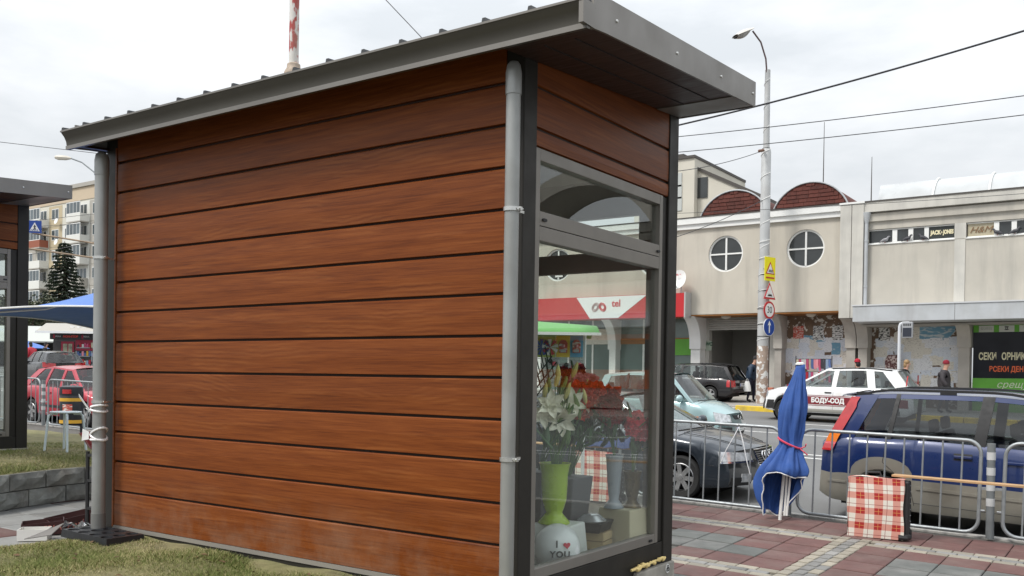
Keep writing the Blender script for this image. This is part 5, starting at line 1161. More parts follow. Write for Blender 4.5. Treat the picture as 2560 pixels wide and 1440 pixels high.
for sd in (-1, 1):
    c.spoly(1.05, .56, 1.6, .8, 'red_band', M_bred, sd, .006); c.spoly(-1.0, .56, 1.05, .8, 'maroon_band', M_mar, sd, .006, nu=12); c.spoly(-2.2, .56, -1.82, .8, 'maroon_band', M_mar, sd, .006)
    for z in (.53, .83): c.spoly(-1.0, z - .008, 1.6, z + .008, 'band_line', M_mar, sd, .006, nu=12)
    c.mirror(1.12, 1.08, M_plast, sd); c.handle(.2, .93, M_plast, sd); c.handle(-.8, .93, M_plast, sd); c.seam([(1.2, 1.04), (1.22, .6), (1.1, .33)], sd); c.seam([(.05, 1.06), (.05, .33)], sd); c.seam([(-.98, 1.06), (-1.05, .75)], sd)
    c.fpoly(sd * .5, (.74, .74), sd * .85, (.88, .95), 'headlight', M_lamp, True, .012, nu=10); c.spoly(1.5 - .45, .36, 1.5 + .45, .36, 'arch', M_plast, sd) if False else None
    for xw in P['wx']:
        b = MB(); pts = [(xw + (.34 + .1) * math.cos(a), .34 + (.34 + .1) * math.sin(a)) for a in [math.pi * i / 14 for i in range(15)]]
        b.tube([c.bend((x, sd * (c.side(x, max(z, .4)) + .004), z)) for x, z in pts], .038, 6); b.build('arch_trim', M_plast, c.root, smooth=True)
    c.spoly(-.98, .32, 1.05, .42, 'sill_cladding', mat('cladding_grey', (.33, .32, .29), .6), sd, .01)
    c.spoly(-2.1, 1.2, -2.05, 1.5, 'tail_edge', M_tail, sd, .004)
for sd in (-1, 1): c.spoly(1.97, .37, 2.3, .64, 'bumper_side', M_plast, sd, .012)
c.fpoly(-.85, .34, .85, .64, 'front_bumper', M_plast, True, .02, nu=14); c.fpoly(-.42, .66, .42, .82, 'grille', M_plast, True, .012)
y_ = -(c.side(.2, .68) + .012)
text('БОДУ-СОД', .19, M_white, c.root, (.2, -y_, .68), (R(90), 0, R(180)), ext=.002, bold=.01, sx=.95)
text('СОТ', .15, M_white, c.root, (-.75, -y_, .68), (R(90), 0, R(180)), ext=.002, bold=.01)
c.rails(-1.5, .1, M_plast, .03)
# ---- red hatchback behind the left barrier
M_rd = paint('paint_red', (.42, .014, .035), .1)
cx_, cy_ = -22.4, 13.25
P = dict(L=3.9, W=1.68, R=.29, wx=(-1.22, 1.25), paint=M_rd, sill=[(-1.95, .34), (-1.7, .22), (1.6, .2), (1.95, .24)], belt=[(-1.95, .86), (-1.3, .92), (.7, .88), (1.0, .86), (1.4, .8), (1.95, .66)],
         roof=[(-1.35, 1.33), (-.5, 1.41), (.2, 1.37)], pillars=[(-1.8, -1.25), (-.62, -.55), (.1, .06), (1.12, .36)], pw=[.36, .1, .1, .09], wr=.7, rb=.16, fb=.3, crown=.05, bpillar=M_rd)
c = Car('car', 'bright red hatchback behind the left crowd barrier and litter bin', (cx_, cy_, gz(cx_, cy_)), 0, P, GP)
for sd in (-1, 1): c.mirror(.9, .9, M_rd, sd); c.handle(-.35, .78, M_rd, sd); c.handle(.25, .76, M_rd, sd); c.spoly(-.8, .42, .8, .48, 'side_moulding', M_plast, sd, .012); c.seam([(-.62, .9), (-.7, .5), (-.6, .25)], sd); c.seam([(.12, .88), (.12, .25)], sd); c.fpoly(sd * .5, .66, sd * .8, .86, 'tail_lamp', M_tail, False, .01)
# ---- black hatchback driving off, seen from behind
p = atB(128, 960, 44)
P = dict(L=4.36, W=1.82, R=.31, wx=(-1.2, 1.4), paint=M_bk, sill=[(-2.18, .4), (-1.9, .26), (1.8, .22), (2.18, .26)], belt=[(-2.18, .98), (-1.5, 1.04), (.7, .96), (1.1, .93), (2.18, .72)],
         roof=[(-1.75, 1.43), (-.8, 1.5), (.1, 1.48)], pillars=[(-2.05, -1.62), (-1.0, -.9), (.05, .02), (1.2, .3)], pw=[.34, .1, .1, .09], wr=.7, rb=.2, rr=.1, crown=.05, rglass=M_cg)
c = Car('car', 'black hatchback seen from behind with glowing red tail lamps, beyond the red car', (p.x, p.y, gz(p.x, p.y)), R(168), P, GP)
for sd in (-1, 1): c.fpoly(sd * .42, (.84, .8), sd * .93, (.98, 1.05), 'tail_lamp', M_tail, False, .014, nu=10); c.spoly(-2.1, .84, -1.8, .98, 'tail_lamp', M_tail, sd, .01); c.mirror(.95, .98, M_bk, sd)
c.plate(.72, False, 'CB 5339 MB'); c.fpoly(-.85, .34, .85, .5, 'rear_bumper', M_plast, False, .012, nu=12); c.fpoly(-.12, 1.4, .12, 1.43, 'brake_light', M_tail, False, .0)
# ================================================================== STREET THINGS
M_galv = mat('galvanised', (.33, .35, .36), .45, metal=.55, var=.12, vs=9)
M_ribr = mat('pink_ribbon', (.6, .05, .1), .5); M_ribw = mat('white_tape', (.8, .8, .8), .5)
BY = 11.4
def barrier(x0, x1, lab):
    B = empty('crowd_barrier', ((x0 + x1) / 2, BY, G((x0 + x1) / 2, BY)), 0, lab, 'barrier', 'crowd barriers along the kerb'); B.rotation_euler = (0, math.atan(.022), 0)
    h = (x1 - x0) / 2; r = .15; z0, z1 = .045, 1.07; pts = []
    for cx_, cz_, a0 in ((h - r, z1 - r, 0), (-h + r, z1 - r, 90), (-h + r, z0 + r, 180), (h - r, z0 + r, 270)):
        pts += [(cx_ + r * math.cos(R(a0 + 90 * i / 6)), 0, cz_ + r * math.sin(R(a0 + 90 * i / 6))) for i in range(7)]
    b = MB(); b.tube(pts, .021, 10, closed=True); b.build('frame', M_galv, B, smooth=True)
    n = 9; me = None
    for k in range(n):
        x = lerp(-h + .19, h - .19, k / (n - 1))
        if me is None: b = MB(); b.tube([(0, 0, z0 + .01), (0, 0, z1 - .01)], .0105, 8); o = b.build('bar', M_galv, B, smooth=True); o.location.x = x; me = o.data
        else: inst(me, 'bar', B, (x, 0, 0))
    for sx in (-1, 1):
        for zz in (.55, .3): b = MB(); b.tube([(sx * h, 0, zz), (sx * (h + .06), 0, zz)], .012, 6); b.build('hook', M_galv, B)
    return B
segs = [(-1.36, .66, 'crowd barrier cut off by the right edge of the photo'), (-3.62, -1.6, 'crowd barrier in front of the blue estate, behind the plaid bag'), (-5.87, -3.84, 'crowd barrier in front of the dark grey saloon, left of the folded umbrella'),
        (-8.12, -6.1, 'crowd barrier seen through the kiosk glass, before the grey saloon'), (-20.93, -18.9, 'crowd barrier in front of the red hatchback, behind the litter bin'), (-23.3, -21.29, 'crowd barrier left of the striped post, at the red car tail')]
for s_ in segs: barrier(*s_)
def bollard(x, lab, h=1.05, striped=True):
    B = empty('bollard', (x, BY, G(x, BY)), 0, lab, 'bollard', 'posts between the barriers')
    b = MB(); b.tube([(0, 0, 0), (0, 0, h)], .043, 14); b.build('post', mat('post_grey', (.2, .215, .22), .5, metal=.3, var=.15, vs=8), B, smooth=True)
    if striped:
        for k in range(4): b = MB(); b.lathe([(.0455, 0), (.0455, .085)], (0, 0, .36 + .17 * k), 14); b.build('white_band', mat('band_dull_white', (.5, .51, .51), .6, var=.1), B, smooth=True)
    b = MB(); b.cbox((0, 0, .55), (.26, .02, .03)); b.build('bracket', M_galv, B)
bollard(-1.48, 'grey post with white bands right of the plaid bag'); bollard(-3.73, 'short grey post behind the folded blue umbrella', .5, False); bollard(-21.12, 'grey post with white bands before the red hatchback')
# ---- tied white tape on the barrier
b = MB(); b.tube([(-4.37, BY - .02, 1.1), (-4.42, BY - .05, .98), (-4.52, BY - .06, .8), (-4.6, BY - .05, .62)], .006, 5); b.tube([(-4.37, BY - .02, 1.1), (-4.3, BY - .05, .9), (-4.24, BY - .06, .65), (-4.2, BY - .05, .5)], .006, 5); b.tube([(-4.43, BY, 1.11), (-4.37, BY - .03, 1.13), (-4.31, BY, 1.11), (-4.37, BY + .03, 1.09)], .008, 5, closed=True)
o = b.build('tape_knot', M_ribw); o.location = (0, 0, G(-4.4, BY) - .05); tag(o, 'white tape knotted on the barrier rail before the grey saloon', 'tape')
# ---- folded blue umbrella
M_ub = mat('umbrella_blue', (.028, .085, .3), .75, var=.12, vs=6, bump=.2, bs=30); M_ubin = mat('umbrella_inside', (.012, .035, .2), .8)
ux, uy = -3.66, 10.98; UG = G(ux, uy)
U = empty('folded_umbrella', (ux, uy, UG), 0, 'large folded blue market umbrella with pink tie and white hem, leaning on the barrier', 'umbrella')
prof = [(1.87, .046, .165), (1.7, .072, .145), (1.5, .115, .12), (1.3, .14, .1), (1.12, .138, .085), (1.0, .122, .08), (.93, .11, .085), (.85, .135, .07), (.75, .19, .045), (.6, .265, .01), (.45, .25, -.03), (.3, .22, -.04), (.12, .13, -.07)]
def umb(u, v):
    a = 2*math.pi*u
    # hem height depends on the side: short towards the camera and right, long at the left and behind
    fr = math.cos(a - R(-60)); zlo = lerp(.08, .56, sstep(-.15, .65, fr)) + .03 * math.sin(3 * a)
    z = lerp(1.87, zlo, v ** .95)
    pr = sorted([(p[0], p[1]) for p in prof]); pc = sorted([(p[0], p[2]) for p in prof])
    r_ = smooth(pr, z); c_ = smooth(pc, z)
    fold = 1 + sstep(0, .15, v) * (.13 * math.sin(7 * a + 2.2 * z + math.sin(3 * z)) + .08 * math.sin(11 * a - 4 * z + 2 * math.sin(2 * a)) + .05 * math.sin(19 * a + 9 * z))
    return (c_ + r_ * fold * math.cos(a), r_ * .8 * fold * math.sin(a) + .09 * (z - .9), z)
b = MB(); b.grid(umb, 97, 40); o = b.build('canopy_cloth', M_ub, U, smooth=True, fix=False, angle=60); so_ = o.modifiers.new('s', 'SOLIDIFY'); so_.thickness = .004
b = MB(); b.tube([umb(i / 96, 1.0) for i in range(96)], .0075, 5, closed=True); b.build('hem_piping', M_white, U)
b = MB(); b.tube([(lambda p: (p[0] * 1.0, p[1], .93 + .05 * math.cos(2*math.pi*i/24 + 2)))(umb(i / 24, .5)) if False else (.078 + .135 * math.cos(2*math.pi*i/24), .115 * math.sin(2*math.pi*i/24), .93 - .06 * math.cos(2*math.pi*i/24)) for i in range(24)], .013, 6, closed=True); b.tube([(.21, -.03, .87), (.26, -.05, .84), (.3, -.03, .8)], .008, 5); b.tube([(.21, -.03, .87), (.27, -.02, .9), (.29, -.06, .93)], .008, 5); b.build('tie', M_ribr, U)
for dx in (0, .045):
    b = MB(); b.tube([(.06 + dx, .0, .75), (.035 + dx * .6, -.02, .06)], .014, 8); b.build('rib_end', M_white, U)
b = MB(); b.tube([(.04, .02, 1.0), (-.02, -.02, .0)], .02, 10); b.build('pole', M_white, U)
b = MB(); b.lathe([(.055, 0), (.055, .02), (.03, .03)], (.155, .087, 1.865), 10); b.build('top_cap', M_white, U)
# ---- plaid bag
def plaid_mat():
    m = bpy.data.materials.new('plaid_fabric'); m.use_nodes = True; t = m.node_tree; n = t.nodes; l = t.links; bs = n['Principled BSDF']; bs.inputs['Roughness'].default_value = .6
    tc = n.new('ShaderNodeTexCoord'); sp = n.new('ShaderNodeSeparateXYZ'); l.new(tc.outputs['Object'], sp.inputs[0])
    def M_(op, a, b_=None):
        q = n.new('ShaderNodeMath'); q.operation = op
        for i, v in enumerate((a, b_)):
            if v is None: continue
            if isinstance(v, (int, float)): q.inputs[i].default_value = v
            else: l.new(v, q.inputs[i])
        return q.outputs[0]
    def band(c, per, ph, lo, hi):
        f = M_('FRACT', M_('DIVIDE', M_('ADD', c, ph), per)); return M_('MULTIPLY', M_('GREATER_THAN', f, lo), M_('LESS_THAN', f, hi))
    cx_ = M_('ADD', sp.outputs[0], M_('MULTIPLY', sp.outputs[1], 1.0)); cz_ = sp.outputs[2]
    A = band(cx_, .19, 10.02, .1, .56); B_ = band(cz_, .165, 10.0, .15, .58)
    l1 = M_('MAXIMUM', band(cx_, .19, 10.02, .76, .785), band(cz_, .165, 10.0, .78, .81)); l2_ = M_('MAXIMUM', band(cx_, .19, 10.02, .32, .345), band(cz_, .165, 10.0, .355, .385))
    sm = M_('ADD', A, B_)
    r = n.new('ShaderNodeValToRGB'); r.color_ramp.interpolation = 'CONSTANT'; e = r.color_ramp.elements; e[0].position = 0; e[0].color = (.72, .68, .6, 1); e[1].position = .4; e[1].color = (.62, .3, .24, 1); q = e.new(.9); q.color = (.38, .02, .02, 1)
    l.new(M_('DIVIDE', sm, 2.05), r.inputs[0])
    m1 = n.new('ShaderNodeMixRGB'); m1.inputs[2].default_value = (.25, .03, .03, 1); l.new(l1, m1.inputs[0]); l.new(r.outputs[0], m1.inputs[1])
    m2 = n.new('ShaderNodeMixRGB'); m2.inputs[2].default_value = (.62, .28, .08, 1); l.new(M_('MULTIPLY', M_('MULTIPLY', A, B_), l2_), m2.inputs[0]); l.new(m1.outputs[0], m2.inputs[1])
    l.new(m2.outputs[0], bs.inputs['Base Color']); bp = n.new('ShaderNodeBump'); bp.inputs['Strength'].default_value = .3; nz = n.new('ShaderNodeTexNoise'); nz.inputs['Scale'].default_value = 14; l.new(nz.outputs[0], bp.inputs['Height']); l.new(bp.outputs[0], bs.inputs['Normal']); return m
M_plaid = plaid_mat()
bx_, by_ = -2.5, 10.66; BG = G(bx_, by_)
Bg = empty('plaid_bag', (bx_, by_, BG + .005), R(3), 'upright red and white plaid trolley bag standing on the pavement', 'bag')
b = MB(); b.grid(lambda u, v: (lerp(-.29, .29, u) + .008 * math.sin(9 * v), -.1 - .02 * math.sin(math.pi * u) * math.sin(math.pi * v) + .006 * math.sin(11 * u + 4 * v), lerp(.0, .66, v) - .012 * (2*u - 1)**2 * v), 16, 16)
b.grid(lambda u, v: (lerp(-.29, .29, u), lerp(-.1, .03, v) , .66 - .012 * (2*u - 1)**2 + .01 * math.sin(7*u)), 10, 3)
b.grid(lambda u, v: (-.29, lerp(-.1, .03, u), lerp(0, .65, v)), 3, 6)
b.build('cover', M_plaid, Bg, smooth=True, fix=False)
b = MB(); b.box((-.285, -.07, .01), (.33, .12, .63)); b.build('back_panel', M_plast, Bg, bevel=.015)
for k in range(9): b = MB(); b.sphere((.331, .06, .06 + .065 * k), .008, 5, 6); b.build('rivet', M_galv, Bg)
b = MB(); b.tube([(-.12, .04, .63), (-.11, .04, .7), (.02, .04, .705), (.04, .04, .63)], .012, 6); b.build('handle', M_plast, Bg)
b = MB(); b.tube([(.27, .1, .05), (.34, .1, .05)], .05, 12); b.tube([(-.32, .1, .05), (-.27, .1, .05)], .05, 12); b.build('wheel', M_black, Bg)
b = MB(); b.tube([(.24, -.1, .03), (.31, -.08, .03), (.33, .0, .03)], .035, 8); b.build('corner_guard', M_plast, Bg)
# ---- long board lying on the bag
p0 = onY(2232, 1196, 10.78); b = MB(); b.box((0, -.07, 0), (3.4, .07, .022)); o = b.build('board', mat('raw_board', (.42, .26, .13), .7, var=.2, vs=3, stretch=(1, 9, 9), bump=.2, bs=30), bevel=.003); o.location = (p0.x, 10.78, BG + .672); o.rotation_euler = (0, R(1.2), R(1)); tag(o, 'long bare wooden board laid from the plaid bag to the right', 'board')
# ---- the next makeshift table further along: bag, board and folded blue cloth, seen through the kiosk glass
Bg2 = copy_tree(Bg); q_ = onG(1467, 1258); q_ = Vector((q_.x, 10.75, G(q_.x, 10.75))); Bg2.location = q_ + Vector((0, 0, .005)); Bg2['label'] = 'plaid trolley bag seen through the kiosk glass beneath the blue cloth'
b = MB(); b.box((0, -.07, 0), (2.2, .07, .022)); o = b.build('board', MATS['raw_board'], bevel=.003); o.location = (q_.x - 1.3, 10.78, q_.z + .7); tag(o, 'wooden board on the second plaid bag, seen through the kiosk glass', 'board')
b = MB(); b.grid(lambda u, v: (lerp(-.45, .5, u), lerp(-.13, .13, v), .19 * math.sin(math.pi * v) ** .6 * (.35 + .65 * u) * (1 - .6 * max(0, u - .8) * 5) + .01 * math.sin(23 * u + 6 * v)), 30, 10); o = b.build('folded_cloth', mat('cloth_navy', (.012, .03, .12), .7, var=.2, vs=8, bump=.4, bs=12), smooth=True); o.location = (q_.x + .15, 10.78, q_.z + .724); tag(o, 'dark blue folded cloth lying on the second board behind the glass', 'cloth')
# ---- litter bin
bp_ = Vector((-18.76, 10.72, G(-18.76, 10.72)))
Bn = empty('litter_bin', bp_, 0, 'black barrel litter bin with yellow bands on a post by the barrier', 'bin')
M_bk2 = mat('bin_black', (.02, .022, .028), .4, var=.2, vs=6); M_yl = mat('bin_yellow', (.65, .36, .03), .5)
b = MB(); b.lathe([(.2, .2), (.225, .24), (.225, .98), (.21, 1.0)], (0, 0, 0), 22); b.build('barrel', M_bk2, Bn, smooth=True)
for z in (.24, .7): b = MB(); b.lathe([(.228, 0), (.228, .07)], (0, 0, z), 22); b.build('yellow_band', M_yl, Bn, smooth=True)
b = MB(); b.lathe([(.23, .83), (.235, .86), (.23, 1.0), (.12, 1.03), (0, 1.035)], (0, 0, 0), 22); b.build('lid', M_bk2, Bn, smooth=True)
b = MB(); b.grid(lambda u, v: (.24 * math.cos(R(-75 + 45 * u)), .24 * math.sin(R(-75 + 45 * u)), lerp(.86, .95, v)), 6, 2); b.build('opening', M_tail, Bn)
b = MB(); b.grid(lambda u, v: (.229 * math.cos(R(-75 + 50 * u)), .229 * math.sin(R(-75 + 50 * u)), lerp(.45, .64, v)), 6, 2); b.build('sticker', PAP[4], Bn)
b = MB(); b.grid(lambda u, v: (.23 * math.cos(R(-150 + 35 * u)), .23 * math.sin(R(-150 + 35 * u)), lerp(.46, .62, v)), 6, 2); b.build('sticker', PAP[0], Bn)
b = MB(); b.tube([(.16, .14, 0), (.16, .14, .9)], .035, 8); b.build('post', M_bk2, Bn)
# ---- pale blue stool on the raised lawn
sp_ = Vector((-10.12, 5.72, lawn2_z(-10.12, 5.72)))
St = empty('stool', sp_, R(20), 'pale blue round metal stool standing on the raised lawn', 'stool'); M_st = mat('stool_blue', (.7, .8, .85), .4, var=.05)
b = MB(); b.lathe([(0, .425), (.15, .425), (.165, .43), (.168, .437), (.16, .444), (0, .446)], (0, 0, 0), 24); b.build('seat', M_st, St, smooth=True)
for k in range(4):
    a = R(45 + 90 * k); b = MB(); b.tube([(.08*math.cos(a), .08*math.sin(a), .418), (.15*math.cos(a), .15*math.sin(a), .416), (.172*math.cos(a), .172*math.sin(a), .395), (.182*math.cos(a), .182*math.sin(a), .34), (.215*math.cos(a), .215*math.sin(a), -.01)], .0135, 8); b.build('leg', M_st, St, smooth=True)
# ---- big blue parasol between the kiosks
M_pl = mat('parasol_blue', (.1, .2, .52), .7, var=.06, vs=4, bump=.08, bs=12)
pz = PZ
Pr = empty('market_parasol', (-7.75, 5.35, pz), R(24), 'large open blue market parasol with white piping between the two kiosks', 'parasol')
hs, za, ze = 1.45, 2.66 - pz, 2.12 - pz
def rimp(a_):
    k = (a_ % 1) * 4; i = int(k); t = k - i; cs = [(-1, -1), (1, -1), (1, 1), (-1, 1), (-1, -1)]; x = lerp(cs[i][0], cs[i+1][0], t) * hs; y = lerp(cs[i][1], cs[i+1][1], t) * hs; sag = .1 * math.sin(math.pi * t); return (x, y, ze + sag)
b = MB(); b.grid(lambda u, v: (lambda p: (p[0] * v, p[1] * v, lerp(za, p[2], v) - .1 * math.sin(math.pi * v) * 1.0))(rimp(u)), 41, 10); o = b.build('canopy', M_pl, Pr, smooth=True, fix=False, angle=25); q = o.modifiers.new('s', 'SOLIDIFY'); q.thickness = .004
b = MB(); b.tube([rimp(i / 64) for i in range(64)], .008, 5, closed=True); b.build('piping', M_white, Pr)
b = MB(); b.tube([(0, 0, 0), (0, 0, za)], .022, 10); b.build('pole', M_white, Pr)
for k in range(4): b = MB(); e = rimp(k / 4); b.tube([(0, 0, za - .05), (e[0] * .5, e[1] * .5, (za + ze) / 2 - .14), e], .01, 5); b.build('rib', M_white, Pr)
b = MB(); b.lathe([(.3, 0), (.3, .06), (.05, .1)], (0, 0, 0), 16); b.build('base', M_conc, Pr)
# ---- white tape tied round the left downpipe, with hanging clothes and bowl stand behind
tp = Vector((-2.45 - KL + .095, 3.59 - .103, 0))
T_ = empty('tied_tape', (tp.x, tp.y, 1.4), 0, 'white plastic tape wound and knotted round the left downpipe', 'tape')
b = MB()
for z, tlt in ((0.07, .01), (.045, -.01), (-.1, .03), (-.13, -.025), (-.15, .0)):
    b.tube([(.05 * math.cos(a), .05 * math.sin(a), z + tlt * math.cos(a)) for a in [2*math.pi*i/20 for i in range(20)]], .008, 5, closed=True)
b.build('winding', M_ribw, T_)
b = MB(); b.add([(-.05, -.03, .04), (-.14, -.06, .15), (-.17, -.04, .13), (-.06, -.02, .02)], [(0, 1, 2, 3)]); o = b.build('tape_end', M_ribw, T_); o.modifiers.new('s', 'SOLIDIFY').thickness = .002; b = MB(); b.add([(-.05, -.04, -.1), (-.09, -.06, -.08), (-.1, -.06, -.16), (-.05, -.04, -.15)], [(0, 1, 2, 3)]); o = b.build('tape_end', M_ribw, T_); o.modifiers.new('s', 'SOLIDIFY').thickness = .002
# black metal flower stand on the path behind the downpipe
Fs = empty('flower_stand', (-6.86, 4.12, PZ), 0, 'black metal stand with grey cloth and red bowl behind the left downpipe', 'stand')
for dx, dy in ((-.07, -.02), (-.01, .02), (.34, .0), (.34, .3)): b = MB(); b.tube([(dx, dy, 0), (dx, dy, .66)], .015, 6); b.build('leg', M_plast, Fs)
for z in (.2, .42, .62): b = MB(); b.box((-.07, -.03, z), (.36, .32, z + .02)); b.build('shelf', M_plast, Fs)
b = MB(); b.lathe([(.03, .0), (.06, .02), (.13, .13), (.135, .14), (.125, .135), (.05, .03)], (.03, .0, .67), 18, cap=False); b.build('red_bowl', mat('bowl_red', (.25, .01, .015), .25, coat=.5), Fs, smooth=True)
b = MB(); b.grid(lambda u, v: (lerp(-.02, .3, u) - .05 * v, .1 + .05 * math.sin(9 * u), lerp(1.12, .78, v) + .03 * math.sin(5*u)), 12, 8); o = b.build('grey_cloth', mat('cloth_mauve', (.16, .14, .17), .85, var=.15), Fs, smooth=True); o.modifiers.new('s', 'SOLIDIFY').thickness = .03
b = MB(); b.tube([(.2, .15, .6), (.2, .15, 1.14)], .012, 6); b.build('upright', M_plast, Fs)
for k in range(8):
    rgq = random.Random(k); b = MB(); b.sphere((.06 + rgq.uniform(-.06, .25), .05 + rgq.uniform(0, .2), .5 + rgq.uniform(-.05, .05)), .04, 5, 7); b.build('pot', (M_white, M_bred, MATS['umbrella_blue'])[k % 3], Fs)
# ---- rubbish beside the kiosk: cartons and the black plant tray
M_cart = mat('carton_dark', (.05, .012, .012), .5, var=.1); M_cin = mat('carton_white', (.72, .7, .66), .7, var=.05); M_crd = mat('letter_pink', (.62, .2, .16), .5)
def carton(loc, rz, sx, sy, h, txt, lab, m=M_cart, tilt=(0, 0), flap=True):
    Cn = empty('carton', loc, rz, lab, 'box', 'discarded cartons by the kiosk'); Cn.rotation_euler = (tilt[0], tilt[1], rz); t = .006
    for a, c_ in (((-sx/2, -sy/2, 0), (sx/2, -sy/2 + t, h)), ((-sx/2, sy/2 - t, 0), (sx/2, sy/2, h)), ((-sx/2, -sy/2 + t, 0), (-sx/2 + t, sy/2 - t, h)), ((sx/2 - t, -sy/2 + t, 0), (sx/2, sy/2 - t, h))): b = MB(); b.box(a, c_); b.build('side', m, Cn)
    b = MB(); b.box((-sx/2 + t, -sy/2 + t, .0), (sx/2 - t, sy/2 - t, t)); b.build('bottom', M_cin, Cn)
    if flap:
        b = MB(); b.add([(-sx/2 + .02, sy/2, h), (sx/2 - .02, sy/2, h), (sx/2 - .02, sy/2 + .06, h + .09), (-sx/2 + .02, sy/2 + .06, h + .09)], [(0, 1, 2, 3)]); o = b.build('flap', M_cin, Cn); o.modifiers.new('s', 'SOLIDIFY').thickness = .003
    if txt: text(txt, h * .62, M_crd, Cn, (0, -sy/2 - .001, h * .5), FRONT, ext=.0008, shear=.3)
    return Cn
carton((-7.2, 4.2, PZ + .005), R(72), .46, .26, .13, 'La Perla del F', 'dark red carton lettered in pink script, leaning beside the downpipe', tilt=(0, R(-10)), flap=False)
carton((-7.2, 3.9, PZ + .005), R(60), .3, .22, .1, 'LA PERLA', 'dark carton lying open left of the lettered carton', tilt=(0, R(-4)), flap=False)
carton((-7.0, 3.72, PZ + .005), R(48), .21, .15, .085, '', 'white carton lying at the corner of the path', m=M_cin, flap=False)
b = MB(); b.add([(-.2, -.08, .0), (.06, -.1, .02), (.1, .06, .1), (-.02, .07, .06)], [(0, 1, 2, 3)]); o = b.build('cardboard_sheet', mat('grey_card', (.17, .16, .15), .8, var=.15)); o.location = (-6.4, 3.52, PZ + .12); o.rotation_euler = (0, R(-6), R(30)); o.modifiers.new('s', 'SOLIDIFY').thickness = .006; o.scale = (.8, .8, .8); tag(o, 'torn grey cardboard sheet lying across the edge of the lawn', 'cardboard')
rgc = random.Random(9)
b = MB(); b.grid(lambda u, v: (lerp(-.16, .16, u), lerp(-.1, .1, v) + .02 * math.sin(9*u), .06 * abs(math.sin(7*u + 3*v)) + .05 * rgc.random()), 12, 8); o = b.build('plastic_bag', glass('clear_film', (.75, .76, .76), 1.2), smooth=True); o.location = (-6.4, 3.78, PZ + .1); o.rotation_euler = (0, 0, R(25)); tag(o, 'crumpled clear plastic film beside the black plant tray', 'plastic')
Tr = empty('plant_tray', (-5.6, 3.42, lawn_z(-5.6, 3.42) + .004), R(-3), 'black plastic plant tray with round holes on the grass by the downpipe', 'tray'); M_tr = mat('tray_black', (.014, .015, .018), .35, var=.2, vs=20)
tw_, td_ = .56, .25
def cell(b, x0, x1, y0, y1, xc, yc, rr, z):
    n = 20; vs = []; fs = []
    for i in range(n):
        a = 2*math.pi*i/n; d = (math.cos(a), math.sin(a)); t = min([(x1-xc)/d[0] if d[0] > 1e-6 else 9, (x0-xc)/d[0] if d[0] < -1e-6 else 9, (y1-yc)/d[1] if d[1] > 1e-6 else 9, (y0-yc)/d[1] if d[1] < -1e-6 else 9]); vs.append((xc + rr*d[0], yc + rr*d[1], z)); vs.append((xc + d[0]*t, yc + d[1]*t, z)); vs.append((xc + rr*.85*d[0], yc + rr*.85*d[1], z - .036))
    for i in range(n): j = (i+1) % n; fs += [(3*i, 3*j, 3*j+1, 3*i+1), (3*i, 3*i+2, 3*j+2, 3*j)]
    for cx2, cy2 in ((x0, y0), (x1, y0), (x1, y1), (x0, y1)):
        k = len(vs); vs.append((cx2, cy2, z)); i = int((math.atan2(cy2 - yc, cx2 - xc) % (2*math.pi)) / (2*math.pi/n)) % n; fs.append((3*i+1, 3*((i+1) % n)+1, k))
    fs.append(tuple(3*i+2 for i in range(n))); b.add(vs, fs)
b = MB()
for i in range(4):
    for j in range(3): x0, x1 = -tw_/2 + tw_/4*i, -tw_/2 + tw_/4*(i+1); y0, y1 = -td_/2 + td_/3*j, -td_/2 + td_/3*(j+1); cell(b, x0, x1, y0, y1, (x0+x1)/2, (y0+y1)/2, .038, .04)
b.build('top_sheet', M_tr, Tr, fix=False)
b = MB(); 
for a, c_ in (((-tw_/2, -td_/2), (tw_/2, -td_/2)), ((tw_/2, -td_/2), (tw_/2, td_/2)), ((tw_/2, td_/2), (-tw_/2, td_/2)), ((-tw_/2, td_/2), (-tw_/2, -td_/2))): b.add([(a[0]*1.03, a[1]*1.04, -.01), (c_[0]*1.03, c_[1]*1.04, -.01), (c_[0], c_[1], .04), (a[0], a[1], .04)], [(0, 1, 2, 3)])
b.build('rim', M_tr, Tr)
# ---- red and white peeling mast behind the kiosk
mx_ = onY(735, 100, 11.2).x; mp_ = Vector((mx_, 11.2, G(mx_, 11.2)))
Ms = empty('steel_mast', mp_, 0, 'steel mast with peeling red and white paint rising behind the kiosk roof', 'mast')
M_peel = mat('peeling_paint', (.66, .64, .6), .6, var=.08, vs=4, col2=(.38, .05, .045), thr=.52, ts=5.5, stretch=(1, 1, .45), dirt=(.42, .34, .26), ds=3, dt=.62)
fz = onY(735, 170, 11.2).z - mp_.z
b = MB(); b.tube([(0, 0, fz), (0, 0, fz + 6)], .085, 16); b.build('upper_tube', M_peel, Ms, smooth=True)
b = MB(); b.tube([(0, 0, 0), (0, 0, fz - .1)], .13, 16); b.build('lower_tube', M_peel, Ms, smooth=True)
b = MB(); b.lathe([(.13, -.14), (.165, -.12), (.165, -.08), (.12, 0), (.115, .06), (.09, .08)], (0, 0, fz), 16); b.build('collar', mat('rusty_collar', (.42, .34, .27), .8, var=.3, vs=12), Ms, smooth=True)
